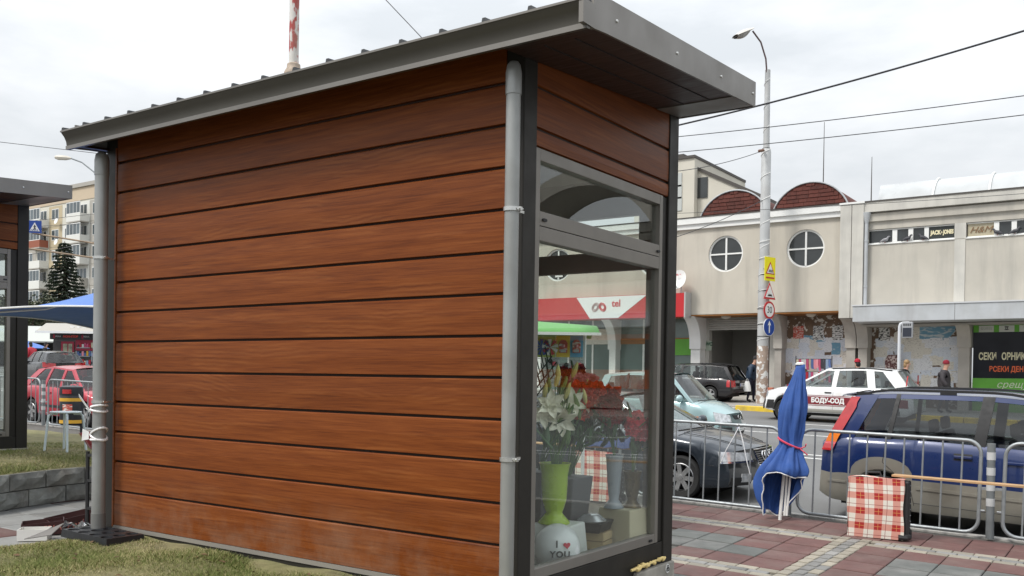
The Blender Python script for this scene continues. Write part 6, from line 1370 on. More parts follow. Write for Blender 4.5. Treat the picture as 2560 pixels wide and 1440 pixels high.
# ---- lamp column with road signs on the far pavement
LX, LY = -12.4, 34.6; LG = G(LX, LY) + .02
Lp = empty('lamp_column', (LX, LY, LG), 0, 'tall grey lamp column wrapped with tape and pasted notices, carrying road signs', 'lamp post')
M_col = mat('column_grey', (.5, .51, .51), .6, metal=.15, var=.12, vs=3, dirt=(.3, .29, .28), ds=1.5, dt=.6); M_colp = mat('pasted_column', (.34, .26, .21), .85, var=.2, vs=3, col2=(.66, .66, .64), thr=.53, ts=5, bump=.3, bs=30)
zt = lambda z: z - LG
b = MB(); b.tube([(0, 0, 0), (0, 0, 2.2)], [.235, .215], 18); b.build('pasted_base', M_colp, Lp, smooth=True)
b = MB(); b.tube([(0, 0, 2.2), (0, 0, zt(6.0))], [.215, .21], 18); b.build('lower_column', M_col, Lp, smooth=True)
b = MB(); b.tube([(0, 0, zt(6.0)), (0, 0, zt(10.5)), (0, 0, zt(10.62))], [.19, .18, .14], 18); b.build('middle_column', M_col, Lp, smooth=True)
b = MB(); b.tube([(.0, 0, zt(10.6)), (.0, 0, zt(13.6))], [.12, .1], 14); b.build('upper_column', M_col, Lp, smooth=True)
b = MB()
for k in range(7): z = .5 + 1.75 + k * .62; b.tube([((.222 if z + LG < 6 else .2) * math.cos(a), .222 * math.sin(a), z + .14 * a / math.pi) for a in [math.pi + math.pi * i / 12 for i in range(13)]], .012, 4)
for k in range(8): z = zt(6.4) + k * .9; r_ = .19 if z + LG < 10.4 else .12; b.tube([(r_ * math.cos(a), r_ * math.sin(a), z + .3 * a / math.pi) for a in [math.pi + math.pi * i / 12 for i in range(13)]], .012, 4)
b.build('tape_wrap', M_white, Lp)
b = MB(); 
for z in (2.55, 3.0, 3.6, 4.3, 4.9): b.lathe([(.222, z), (.222, z + .025)], (0, 0, 0), 16)
b.lathe([(.15, zt(10.55)), (.15, zt(10.62))], (0, 0, 0), 14); b.build('strap', M_plast, Lp)
pA = [Vector(p) for p in [(0, -.05, zt(13.3)), (-.04, -.12, zt(14.0)), (-.18, -.3, zt(14.6)), (-.42, -.55, zt(15.0))]]
b = MB(); b.tube(pA, .032, 8); b.build('lamp_arm', mat('arm_brown', (.1, .06, .06), .5), Lp, smooth=True)
hd = empty('lamp_head'); hd.parent = Lp; hd.location = (-.4, -.53, zt(14.98)); hd.rotation_euler = (R(26), 0, R(-38)); hd.scale = (1.35, 1.15, 1.35)
b = MB(); b.grid(lambda u, v: (lerp(-.17, .17, v) * (1 - .35 * (1 - u) ** 2), -lerp(0, .72, u), .06 + .09 * math.sin(math.pi * v) ** .5 * math.sin(math.pi * (.15 + .7 * u))), 10, 9); b.grid(lambda u, v: (lerp(-.17, .17, v) * (1 - .35 * (1 - u) ** 2), -lerp(0, .72, u), .06), 10, 9); b.build('housing', mat('lamp_housing', (.58, .56, .52), .5, var=.1), hd, smooth=True)
b = MB(); b.grid(lambda u, v: (lerp(-.14, .14, v), -lerp(.2, .7, u), .058 - .12 * (math.sin(math.pi * v) * math.sin(math.pi * (.1 + .8 * u))) ** .6), 8, 8); b.build('lamp_bowl', mat('lamp_bowl', (.3, .29, .27), .2, coat=.5), hd, smooth=True)
# signs face the traffic on the street: turned to +X -Y
M_sy = mat('sign_yellow', (.85, .75, .0), .4); M_sr = mat('sign_rim_red', (.5, .02, .025), .4); M_sw = mat('sign_face_white', (.78, .78, .76), .4); M_sb = mat('sign_blue', (.015, .06, .3), .4); M_sgrey = mat('sign_back', (.4, .41, .42), .5, metal=.3)
def sign(nm, z, build, lab):
    S_ = empty(nm, (LX + .28, LY - .18, z), R(73), lab, 'road sign', 'road signs on the lamp column')
    build(S_); b = MB(); b.tube([(-.05, .03, 0), (-.25, .12, 0)], .02, 6); b.build('bracket', M_sgrey, S_); return S_
def flat(par, poly, y, nm, m, t=.006): b = MB(); b.prism(poly, (y - t, y), 'y'); return b.build(nm, m, par)
def tri(s_, dz=0): return [(-s_, -s_ * .8 + dz), (s_, -s_ * .8 + dz), (0, s_ * .95 + dz)]
def circ(r_, n=28): return [(r_ * math.cos(2*math.pi*i/n), r_ * math.sin(2*math.pi*i/n)) for i in range(n)]
def s1(S_):
    flat(S_, [(-.32, -.45), (.32, -.45), (.32, .45), (-.32, .45)], 0, 'plate', M_sy, .02); flat(S_, tri(.27, .02), -.022, 'triangle', M_sr); flat(S_, tri(.2, .0), -.03, 'triangle_face', M_sw)
    for k in range(4): flat(S_, [(-.12 + .07 * k, -.13), (-.08 + .07 * k, -.13), (-.06 + .06 * k, -.03), (-.09 + .06 * k, -.03)], -.038, 'crossing_bar', M_black)
    b = MB(); b.box((-.24, -.042, -.36), (.24, -.03, -.31)); b.build('caption_strip', M_sr, S_)
def s2(S_): flat(S_, tri(.36), 0, 'triangle', M_sr, .02); flat(S_, tri(.27), -.022, 'triangle_face', M_sw); flat(S_, [(-.15, -.17), (-.06, -.08), (0, -.12), (.06, -.08), (.15, -.17)], -.03, 'hump_symbol', M_black)
def s3(S_): flat(S_, circ(.34), 0, 'disc', M_sr, .02); flat(S_, circ(.26), -.022, 'disc_face', M_sw); text('30', .36, M_black, S_, (0, -.031, 0), FRONT, sx=.85)
def s4(S_): flat(S_, circ(.34), 0, 'rim', M_sw, .02); flat(S_, circ(.32), -.022, 'disc', M_sb); flat(S_, [(-.03, -.22), (.03, -.22), (.03, .08), (.1, .06), (0, .24), (-.1, .06), (-.03, .08)], -.03, 'arrow', M_sw)
sign('road_sign', 5.98, s1, 'yellow backed triangular crossing sign, topmost on the lamp column'); sign('road_sign', 5.12, s2, 'red rimmed triangular hump sign below the yellow one'); sign('road_sign', 4.42, s3, 'round speed limit sign reading 30'); sign('road_sign', 3.78, s4, 'round blue sign with white upward arrow')
# small red-brown box at the column foot
b = MB(); b.box((-.1, -.1, 0), (.1, .1, .62)); o = b.build('utility_post', mat('clay_red', (.4, .12, .07), .7, var=.15), bevel=.02); o.location = (LX + .38, LY - .1, LG); tag(o, 'short orange red utility post beside the lamp column', 'post')
# ---- overhead wires
M_wire = mat('wire_black', (.03, .03, .035), .5)
def wire(p, q, r, lab, sag=.15):
    p = Vector(p); q = Vector(q); n = 20; pts = [p.lerp(q, i / n) - Vector((0, 0, sag * 4 * (i / n) * (1 - i / n))) for i in range(n + 1)]
    b = MB(); b.tube(pts, r, 6); o = b.build('overhead_wire', M_wire); tag(o, lab, 'wire', 'overhead wires')
def wpx(a, c_, Y, r, lab, e0=.5, e1=.3, sag=.1):
    P0, P1 = onY(*a, Y), onY(*c_, Y); d = P1 - P0; wire(P0 - d * e0, P1 + d * e1, r, lab, sag)
wpx((1695, 303), (2560, 68), 16, .016, 'thick black overhead cable, highest of the wires at the right', .3, .2, .12)
wpx((1697, 333), (2560, 232), 20, .009, 'trolley wire crossing the sky above the lower parallel wire'); wpx((1697, 372), (2560, 280), 20.4, .009, 'trolley wire just above the roof rods, lowest of the parallel pair')
pq = Vector((LX, LY, 10.58)); e = onY(1697, 415, 28); wire(pq, e + (e - pq) * .4, .012, 'span wire tied to the lamp column below its thin top', .2)
pq = Vector((LX, LY, 8.7)); e = onY(1690, 580, 30); wire(pq, e + (e - pq) * .5, .012, 'lower span wire from the lamp column towards the kiosk', .2)
b = MB(); d = (onY(1697, 415, 28) - Vector((LX, LY, 10.58))).normalized(); q0 = Vector((LX, LY, 10.57)) + d * .15
for k in range(3): b.sphere(q0 + d * (.16 + .16 * k), .06, 6, 8)
o = b.build('insulator', mat('insulator_brown', (.16, .08, .05), .4)); tag(o, 'brown string insulator on the upper span wire by the lamp column', 'insulator')
wpx((1700, 530), (2560, 480), 33, .008, 'thin wire running along the eaves of the market hall', .2, .2, .1)
P0 = onY(965, 0, 9); P1 = onY(1057, 97, 9); d = P1 - P0; wire(P0 - d * .5, P1 + d * 1.2, .006, 'single wire running down behind the kiosk roof', .0)
P0 = atB(0, 355, 40); P1 = atB(240, 383, 40); d = P1 - P0; wire(P0 - d * 1.5, P1 + d * 2, .012, 'faint wire above the left street lamp', .0)
# ---- information post on the far pavement
ip = onY(2247, 930, 33.2); Ip = empty('information_post', (ip.x, 33.2, G(ip.x, 33.2) + .02), 0, 'slender pale post with a dark display box at its top', 'post')
h_ = 3.75 - Ip.location.z
b = MB(); b.tube([(0, 0, 0), (0, 0, h_ - .12), (.03, 0, h_ - .03), (.1, 0, h_), (.3, 0, h_)], .055, 10); b.build('post', mat('pale_post', (.6, .62, .65), .4), Ip, smooth=True)
b = MB(); b.box((.08, -.06, h_ - .5), (.42, .08, h_ + .04)); b.build('display_box', mat('box_grey', (.35, .36, .38), .5), Ip, bevel=.02); b = MB(); b.box((.11, -.068, h_ - .46), (.39, -.0605, h_ - .16)); b.build('display', mat('display_dark', (.03, .035, .05), .15), Ip)
for k in range(4): b = MB(); b.box((.13 + .065 * k, -.066, h_ - .1), (.17 + .065 * k, -.061, h_ - .02)); b.build('vent_slot', M_plast, Ip)
# ---- rack of socks and scarves before the poster wall
rk0 = onY(1990, 890, 36.5); rk1 = onY(2080, 890, 36.5); rgz = G(rk0.x, 36.5) + .03
Rk = empty('clothes_rack', ((rk0.x + rk1.x) / 2, 36.5, rgz), 0, 'metal rack hung with rows of colourful socks before the poster wall', 'rack'); hw = (rk1.x - rk0.x) / 2; hh_ = rk0.z - rgz
for sx in (-1, 1): b = MB(); b.tube([(sx * hw, 0, 0), (sx * hw, 0, hh_)], .02, 6); b.build('upright', M_plast, Rk)
for z in (hh_ - .12, hh_ - .62): b = MB(); b.tube([(-hw, 0, z), (hw, 0, z)], .012, 6); b.build('rail', M_plast, Rk)
cols = [(.5, .03, .05), (.72, .72, .7), (.1, .16, .35), (.75, .3, .35), (.06, .06, .07), (.62, .55, .4), (.3, .4, .55), (.55, .1, .2)]
ms_ = [mat('garment_%d' % k, c_, .85) for k, c_ in enumerate(cols)]
for r_ in range(2):
    for k in range(14):
        x = lerp(-hw + .08, hw - .08, k / 13); h2 = random.uniform(.3, .46); b = MB(); b.prism([(-.045, 0), (.045, 0), (.05, -h2 * .7), (.075, -h2), (-.02, -h2), (-.045, -h2 * .75)], (-.02, .02), 'y'); o = b.build('garment', random.choice(ms_), Rk); o.location = (x, -.03 + .02 * (k % 2), hh_ - .13 - .5 * r_); o.rotation_euler = (0, 0, random.uniform(-.6, .6))
b = MB(); b.box((-hw - .2, -.4, .62), (hw + .3, .1, .7)); b.build('table_top', M_bred, Rk); b = MB(); b.box((-hw - .15, -.35, 0), (hw + .25, .05, .61)); b.build('table_cloth', M_bred, Rk)
# ================================================================== PEOPLE
def clothes(name, lo, mid, hi, z1, z2): return None
M_skin = mat('skin', (.5, .29, .21), .6, var=.05); M_trs = mat('trousers_dark', (.02, .02, .028), .85); M_shoe = mat('shoe_black', (.012, .012, .012), .5)
def skinned(name, V, E, rad, m, parent, sub=2, root=0):
    me = bpy.data.meshes.new(name); me.from_pydata(V, E, []); me.materials.append(m)
    o = bpy.data.objects.new(name, me); C.objects.link(o); o.parent = parent
    o.modifiers.new('skin', 'SKIN'); sv = me.skin_vertices[0].data
    for i, r in enumerate(rad): sv[i].radius = r if isinstance(r, tuple) else (r, r)
    sv[root].use_root = True
    q = o.modifiers.new('sub', 'SUBSURF'); q.levels = sub; q.render_levels = sub
    me.polygons.foreach_set('use_smooth', [True] * len(me.polygons)); o.modifiers['skin'].use_smooth_shade = True
    return o
def body_mat(name, trs, shoe=(.012, .012, .012)):
    m = bpy.data.materials.new(name); m.use_nodes = True; t = m.node_tree; n = t.nodes; l = t.links; bs = n['Principled BSDF']; bs.inputs['Roughness'].default_value = .75
    tc = n.new('ShaderNodeTexCoord'); sp = n.new('ShaderNodeSeparateXYZ'); l.new(tc.outputs['Object'], sp.inputs[0]); mr = n.new('ShaderNodeMapRange'); mr.inputs[1].default_value = 0; mr.inputs[2].default_value = 1.8; l.new(sp.outputs[2], mr.inputs[0])
    r = n.new('ShaderNodeValToRGB'); r.color_ramp.interpolation = 'CONSTANT'; e = r.color_ramp.elements; e[0].color = (*shoe, 1); e[1].position = .06; e[1].color = (*trs, 1); q = e.new(.79); q.color = (.5, .29, .21, 1); l.new(mr.outputs[0], r.inputs[0]); l.new(r.outputs[0], bs.inputs['Base Color']); return m
def person(loc, rz, label, trs, jacket, puffy=.0, step=.12, hat=None, hair=None, coat=.0, arm=(.06, .04), lean=0., h=1.0):
    P_ = empty('person', loc, rz, label, 'person', 'people on the far pavement'); P_.scale = (h, h, h)
    V = [(0, 0, .96), (0, 0, 1.14), (.01 + lean * .3, 0, 1.34), (.03 + lean * .6, 0, 1.49), (.06 + lean * .8, 0, 1.56), (.07 + lean, 0, 1.64), (.06 + lean, 0, 1.73)]
    rad = [(.15, .12), (.145, .105), (.17, .11), (.058, .058), (.075, .08), (.078, .098), (.06, .075)]
    E = [(i, i + 1) for i in range(6)]
    for k, s_ in ((0, 1), (1, -1)):
        st = step * (1 if k == 0 else -1); o = len(V)
        V += [(.01, s_ * .1, .9), (.03 + st * .5, s_ * .1, .5), (st - .03, s_ * .1, .09), (st + .13, s_ * .11, .035)]; rad += [.1, .065, .045, (.045, .03)]; E += [(0, o), (o, o + 1), (o + 1, o + 2), (o + 2, o + 3)]
        o = len(V); a0, a1 = arm[k] if isinstance(arm[k], tuple) else (arm[k] * .5, arm[k] * 2)
        V += [(lean * .4, s_ * .2, 1.4), (-.04 + a0, s_ * .26, 1.12), (a1, s_ * .25, .9), (a1 + .02, s_ * .24, .84)]; rad += [.06, .045, .03, (.03, .018)]; E += [(2, o), (o, o + 1), (o + 1, o + 2), (o + 2, o + 3)]
        hb = len(V) - 1; hx, hy, hz = V[hb]
        for f in range(4): V.append((hx + .012 * (f - 1.5), hy - s_ * .012, hz - .075 - .008 * (1 if f in (1, 2) else 0))); rad.append(.009); E.append((hb, len(V) - 1))
        V.append((hx + .05, hy, hz - .035)); rad.append(.01); E.append((hb, len(V) - 1))
    skinned('body', V, E, rad, body_mat('clothing_' + str(len(MATS) + int(loc[0] * 10)), trs), P_)
    # jacket
    hem = .82 - coat
    JV = [(0, 0, hem), (0, 0, 1.0), (.005 + lean * .15, 0, 1.18), (.01 + lean * .3, 0, 1.36), (.03 + lean * .5, 0, 1.475)]; jr = [(.19 + puffy * .5, .165 + puffy * .5), (.195 + puffy, .17 + puffy), (.2 + puffy, .165 + puffy), (.2 + puffy * .6, .145 + puffy * .6), (.085, .085)]; JE = [(i, i + 1) for i in range(4)]
    for k, s_ in ((0, 1), (1, -1)):
        o = len(JV); a0, a1 = arm[k] if isinstance(arm[k], tuple) else (arm[k] * .5, arm[k] * 2)
        JV += [(lean * .4, s_ * .21, 1.39), (-.04 + a0, s_ * .275, 1.12), (a1 - .005, s_ * .26, .92)]; jr += [.085 + puffy * .4, .07 + puffy * .4, .052 + puffy * .2]; JE += [(3, o), (o, o + 1), (o + 1, o + 2)]
    skinned('jacket', JV, JE, jr, jacket, P_)
    hx = .07 + lean
    b = MB(); b.tube([(hx + .085, 0, 1.665), (hx + .105, 0, 1.64), (hx + .085, 0, 1.625)], [.01, .016, .012], 6); b.build('nose', M_skin, P_, smooth=True)
    if hair: 
        b = MB(); b.sphere((hx - .02, 0, 1.70), (.1, .1, .1)); b.sphere((hx - .055, 0, 1.6), (.07, .095, .12)); b.build('hair', hair, P_, smooth=True)
    if hat:
        b = MB(); b.sphere((hx - .01, 0, 1.735), (.105, .098, .085)); b.lathe([(.1, -.03), (.112, -.025), (.112, .015), (.1, .02)], (hx - .01, 0, 1.71), 16); b.build('hat', hat, P_, smooth=True)
    return P_
M_jn = mat('jacket_navy', (.02, .04, .075), .6, bump=.5, bs=8, var=.2, vs=6); M_jb = mat('jacket_black', (.012, .012, .014), .8); M_jg = mat('jacket_charcoal', (.04, .035, .04), .7, bump=.5, bs=8, var=.2, vs=6)
M_hr = mat('beanie_red', (.22, .01, .025), .85); M_hb = mat('cap_dark', (.03, .028, .03), .8); M_bl = mat('hair_blond', (.3, .19, .09), .6, var=.2, vs=20, bump=.4, bs=40); M_red2 = mat('hood_red', (.4, .01, .03), .8)
def gp_(px, py, Y, ref=None): p = onY(px, py, Y); return (p.x, Y, G(p.x, Y) + .025)
person(gp_(1878, 960, 35.1), R(8), 'man in navy padded jacket walking right behind the lamp column with a white bag', (.012, .012, .03), M_jn, puffy=.04, hat=M_hb, lean=.1, arm=((.02, .06), (.05, .02)), h=1.0, step=.1)
bgp = Vector(gp_(1868, 960, 34.85))
Cb = empty('carrier_bag', (bgp.x, bgp.y, bgp.z + .42), R(15), 'white plastic carrier bag held by the man behind the lamp column', 'bag')
b = MB(); b.grid(lambda u, v: (.15 * math.cos(2*math.pi*u) * (1 - .55 * v ** 2) + .01 * math.sin(9*u*6), .07 * math.sin(2*math.pi*u) * (1 - .5 * v), .0 + .4 * v), 20, 6); b.add([(.15*math.cos(a), .07*math.sin(a), 0) for a in [2*math.pi*i/16 for i in range(16)]], [tuple(range(16))]); b.build('sack', M_white, Cb, smooth=True)
for s_ in (-1, 1): b = MB(); b.tube([(s_ * .04, 0, .38), (s_ * .03, 0, .46), (0, 0, .5)], .008, 5); b.build('strap', M_white, Cb)
person(gp_(2146, 940, 34.6), R(150), 'person in black with red hood, only the head above the white car', (.02, .02, .02), M_jb, hat=M_red2, hair=M_jb, h=.99)
person(gp_(2262, 940, 34.4), R(5), 'blond woman in black coat standing beside the pale information post', (.02, .02, .025), M_jb, hair=M_bl, coat=.25, h=1.0)
person(gp_(2360, 940, 34.4), R(0), 'man in red beanie and charcoal padded jacket, rightmost on the far pavement', (.03, .03, .035), M_jg, puffy=.035, hat=M_hr, arm=(.08, .08), h=1.0)
# floral backpack on the rack left of the woman
p = onY(2232, 895, 36.9); b = MB(); b.grid(lambda u, v: (lerp(-.28, .28, u) * (1 if v < .7 else 1 - (v - .7) * 1.2), -.12 * math.sin(math.pi * u), lerp(0, .62, v)), 10, 8); o = b.build('patterned_bag', mat('floral_fabric', (.12, .05, .05), .8, col2=(.55, .45, .42), thr=.52, ts=14), smooth=True); o.modifiers.new('s', 'SOLIDIFY').thickness = .1; o.location = (p.x, 36.9, p.z - .5); tag(o, 'dark patterned backpack hanging on the poster wall behind the post', 'bag')
# ================================================================== FAR LEFT: flats, spruce, kiosk shop, crossing sign
M_panel = mat('panel_cream', (.64, .62, .54), .88, var=.08, vs=.12, rnd=.04); M_panel2 = mat('panel_grey', (.42, .4, .36), .88, var=.08, vs=.2); M_panel3 = mat('panel_ochre', (.5, .42, .28), .88, var=.08, vs=.2); M_panel4 = mat('panel_white', (.7, .7, .66), .88, var=.05, vs=.2); M_panel5 = mat('panel_pink', (.6, .42, .34), .88)
M_wdk = mat('flat_window', (.08, .1, .11), .1, spec=.8, rnd=.4, var=.3, vs=.7)
A0, A1 = atB(55, 505, 125), atB(262, 458, 125)
AY = 68.0; q0 = onY(60, 500, AY); q1 = onY(300, 450, AY); TOP = q1.z
AX0, AX1 = onY(58, 700, AY).x, onY(420, 700, AY).x
A = empty('apartment_block', (AX0, AY, 3), 0, 'pale prefabricated apartment block with balconies behind the spruce', 'building')
def ab(nm, m, a, c_, par=A): b = MB(); b.box((a[0] - AX0, a[1] - AY, a[2] - 3), (c_[0] - AX0, c_[1] - AY, c_[2] - 3)); return b.build(nm, m, par)
ab('wall', M_panel, (AX0, AY, 0), (AX1, AY + 12, TOP)); ab('parapet', M_panel2, (AX0 - .3, AY - .3, TOP), (AX1, AY + 12, TOP + .5)); ab('attic_band', mat('attic_tan', (.55, .45, .33), .88), (AX0 - .02, AY - .08, TOP - 1.7), (AX1, AY - .001, TOP - .02))
FH = 2.8; colw = 3.3; rgA = random.Random(31)
nf = 8; ncol = int((AX1 - AX0) / colw)
pal = [M_panel2, M_panel, M_panel3, M_panel4, M_panel4, M_panel2, M_panel]
for f in range(nf):
    zc = TOP - 1.9 - FH * (f + 1)
    if zc < 2: break
    for k in range(min(ncol, 12)):
        x0 = AX0 + .25 + colw * k; m = pal[(k + (f // 2) * 0) % len(pal)] if rgA.random() < .75 else rgA.choice(pal)
        ab('facade_panel', m, (x0, AY - .06, zc + .05), (x0 + colw - .06, AY - .002, zc + FH - .03))
        kind = (k * 2 + f) % 5 if k % 3 != 2 else 9
        # window: recess, white frame, panes
        wx0, wx1 = x0 + .7, x0 + 2.4; wz0, wz1 = zc + .95, zc + 2.4
        if k % 3 == 1: wx0 = x0 + .35; wx1 = x0 + 2.7; wz0 = zc + .3
        Wd = ab('window', M_white, (wx0, AY - .1, wz0), (wx1, AY - .061, wz1))
        n = 2 if wx1 - wx0 < 1.9 else 3
        for i in range(n):
            a = lerp(wx0, wx1, i / n) + .07; c_ = lerp(wx0, wx1, (i + 1) / n) - .07
            o = ab('pane', M_wdk, (a, AY - .115, wz0 + .08), (c_, AY - .101, wz1 - .08), Wd)
        if k % 3 == 1:      # balcony: slab + parapet, some glazed in
            mm = rgA.choice((M_panel4, M_panel2, M_panel5, M_panel, mat('balcony_rust', (.3, .1, .06), .8)))
            Bc = ab('balcony', M_panel2, (x0 - .2, AY - 1.3, zc - .12), (x0 + 3.1, AY - .065, zc + .02))
            ab('parapet', mm, (x0 - .2, AY - 1.3, zc + .021), (x0 + 3.1, AY - 1.22, zc + 1.0), Bc); ab('parapet', mm, (x0 + 3.02, AY - 1.219, zc + .021), (x0 + 3.1, AY - .065, zc + 1.0), Bc)
            if rgA.random() < .45:
                ab('glazing_frame', M_white, (x0 - .2, AY - 1.28, zc + 1.01), (x0 + 3.1, AY - 1.2, zc + 2.55), Bc)
                for i in range(4): ab('pane', M_wdk, (x0 - .1 + .8 * i, AY - 1.295, zc + 1.1), (x0 + .6 + .8 * i, AY - 1.281, zc + 2.45), Bc)
        elif rgA.random() < .3:
            b = MB(); b.lathe([(0, 0), (.3, .05), (.42, .14)], (0, 0, 0), 12); b.xf(Matrix.Translation((wx1 + .3 - AX0, -.5, wz0 - .4 - 3)) @ Matrix.Rotation(R(75), 4, 'X')); b.build('dish', M_white, A)
# ---- spruce before the flats
def spruce(px, py_top, b_, base_py, label):
    top = atB(px, py_top, b_); gz_ = G(top.x, top.y) - .1; Hh = top.z - gz_
    S_ = empty('spruce_tree', (top.x, top.y, gz_), 0, label, 'tree'); rg = random.Random(17)
    b = MB(); b.tube([(0, 0, 0), (0, 0, Hh * .98)], [.28, .03], 8); b.build('trunk', mat('bark', (.09, .065, .045), .9, var=.3, vs=6), S_, smooth=True)
    vs, fs, mi = [], [], []
    bl = MB()
    z = 1.2
    while z < Hh - .15:
        t = z / Hh; Lb = (1 - t) ** .85 * Hh * .33 + .15; n = int(7 + 6 * (1 - t))
        for k in range(n):
            a = 2 * math.pi * (k + rg.random() * .7) / n; L = Lb * rg.uniform(.75, 1.1); dr = .34 * L
            pts = [Vector((math.cos(a) * L * s_, math.sin(a) * L * s_, z - dr * s_ + .22 * L * s_ * s_)) for s_ in (0, .35, .7, 1)]
            bl.tube(pts, [.03, .022, .014, .004], 4)
            nt_ = max(6, int(L * 9))
            for q in range(nt_):
                s_ = rg.uniform(.12, 1); p = pts[0].lerp(pts[-1], s_); p.z = z - dr * s_ + .22 * L * s_ * s_
                for sd in (-1, 1):
                    ln = rg.uniform(.25, .5) * (1.15 - s_ * .6); aa = a + sd * rg.uniform(.5, 1.0); e = p + Vector((math.cos(aa) * ln, math.sin(aa) * ln, -rg.uniform(.1, .35) * ln - .05)); w_ = Vector((-math.sin(aa), math.cos(aa), 0)) * .055
                    o = len(vs); vs += [tuple(p - w_), tuple(p + w_), tuple(e + w_ * .3 - Vector((0, 0, .06))), tuple(e - w_ * .3)]; fs.append((o, o+1, o+2, o+3)); mi.append(rg.randrange(3))
                    o = len(vs); vs += [tuple(p + Vector((0, 0, .05))), tuple(p - Vector((0, 0, .07))), tuple(e - Vector((0, 0, .1))), tuple(e)]; fs.append((o, o+1, o+2, o+3)); mi.append(rg.randrange(3))
        z += lerp(.42, .26, t)
    bl.build('limb', MATS['bark'], S_)
    me = bpy.data.meshes.new('crown'); me.from_pydata(vs, [], fs)
    for m in (mat('needles_a', (.018, .032, .016), .75), mat('needles_b', (.028, .045, .02), .75), mat('needles_c', (.04, .052, .028), .75)): me.materials.append(m)
    me.polygons.foreach_set('material_index', mi); o = bpy.data.objects.new('crown', me); C.objects.link(o); o.parent = S_
spruce(162, 597, 88, 760, 'dark green spruce standing in front of the apartment block')
def bushy(px, py, b_, w_, h_, label, seed, tw=.1):
    p = atB(px, py, b_); gz_ = G(p.x, p.y); S_ = empty('broadleaf_tree', (p.x, p.y, gz_), 0, label, 'tree', 'far trees behind the shops'); rg = random.Random(seed)
    b = MB(); b.tube([(0, 0, 0), (.1, 0, h_ * .4), (0, .1, h_ * .75)], [.2, .14, .05], 8)
    for k in range(7): a = rg.uniform(0, 6.28); b.tube([(0, 0, h_ * rg.uniform(.3, .5)), (math.cos(a) * w_ * .25, math.sin(a) * w_ * .25, h_ * .65), (math.cos(a) * w_ * .42, math.sin(a) * w_ * .42, h_ * rg.uniform(.7, .95))], [.07, .045, .015], 5)
    b.build('trunk', MATS['bark'], S_); vs, fs, mi = [], [], []
    cl = [(rg.uniform(-.4, .4) * w_, rg.uniform(-.4, .4) * w_, h_ * rg.uniform(.4, .95), rg.uniform(.12, .25) * w_) for _ in range(22)]
    for k in range(5200):
        cx_, cy_, cz_, r_ = rg.choice(cl); d = Vector((rg.gauss(0, 1), rg.gauss(0, 1), rg.gauss(0, 1))).normalized() * r_ * rg.random() ** .4; q = Vector((cx_, cy_, cz_)) + d; u = Vector((rg.uniform(-1, 1), rg.uniform(-1, 1), rg.uniform(-1, 1))).normalized() * tw; v = u.orthogonal().normalized() * tw * .6
        o = len(vs); vs += [tuple(q - u), tuple(q + v), tuple(q + u), tuple(q - v)]; fs.append((o, o+1, o+2, o+3)); mi.append(rg.randrange(3))
    me = bpy.data.meshes.new('crown'); me.from_pydata(vs, [], fs)
    for m in (mat('leaf_a', (.035, .05, .02), .7), mat('leaf_b', (.06, .075, .03), .7), mat('leaf_c', (.08, .085, .045), .7)): me.materials.append(m)
    me.polygons.foreach_set('material_index', mi); o = bpy.data.objects.new('crown', me); C.objects.link(o); o.parent = S_
bushy(85, 900, 92, 4.5, 5.6, 'small bushy tree left of the spruce, beside the second kiosk', 5, .13); bushy(195, 900, 100, 7, 4.6, 'low spreading tree behind the red food kiosk', 6, .14); bushy(60, 900, 84, 6, 5.2, 'dark bushy tree behind the black awning', 8, .13)
# ---- red food kiosk with awning and shelves
sb = 60.0; s0 = atB(128, 915, sb); s1 = atB(262, 918, sb); dv = (s1 - s0); dv.z = 0; ang = math.atan2(dv.y, dv.x); wS = dv.length
sg = G(s0.x, s0.y)
Sp = empty('food_kiosk', (s0.x, s0.y, sg), ang, 'red food kiosk with fold-out awning and glazed shelves, beyond the black hatchback', 'kiosk')
zz = lambda py, px=185: atB(px, py, sb).z - sg
def sbx(nm, m, a, c_, par=Sp): b = MB(); b.box(a, c_); return b.build(nm, m, par)
M_kred = mat('kiosk_red', (.34, .012, .04), .45, var=.08); zT = zz(832); zL = zz(848)
sbx('cabin', mat('kiosk_grey', (.16, .155, .15), .6), (0, .25, -.1), (wS, 2.6, zT)); sbx('fascia', mat('kiosk_black', (.03, .03, .032), .5), (-.1, -.02, zL - .02), (wS, .24, zT - .05))
b = MB(); b.prism([(-1.0, zT - .06), (.3, zT + .55), (.3, zT + .62), (-1.05, zT + .02)], (-.5, wS - .3), 'x'); b.build('awning', mat('awning_grey', (.4, .38, .34), .7), Sp); sbx('awning_bar', M_white, (-.5, -1.1, zT - .08), (wS - .3, -1.0, zT + .06))
for k in range(5): sbx('awning_stripe', M_white, (1.4 + k * .42, -.4, zT + .3), (1.6 + k * .42, -.3, zT + .42))
text('NON-STOP', .19, mat('neon_red', (.75, .06, .04), .4), Sp, (wS * .36, -.03, (zT + zL) / 2 - .04), FRONT, bold=.01)
for x in (wS * .09, wS * .62): text('ИЕКА', .14, M_white, Sp, (x + .12, -.03, (zT + zL) / 2 - .04), FRONT); sbx('mascot_patch', M_kred, (x - .2, -.028, zL + .05), (x - .08, -.021, zT - .12))
sbx('red_panel', M_kred, (wS * .42, .2, zL - .72), (wS, .248, zL - .03))
sbx('door_surround', M_kred, (wS * .16, .14, .05), (wS * .4, .22, zL - .15)); sbx('door_pane', mat('fridge_glass', (.3, .3, .2), .2, var=.5, vs=3), (wS * .2, .12, .15), (wS * .28, .139, zL - .3)); sbx('door_pane', MATS['fridge_glass'], (wS * .3, .12, .15), (wS * .37, .139, zL - .3))
rgs = random.Random(5)
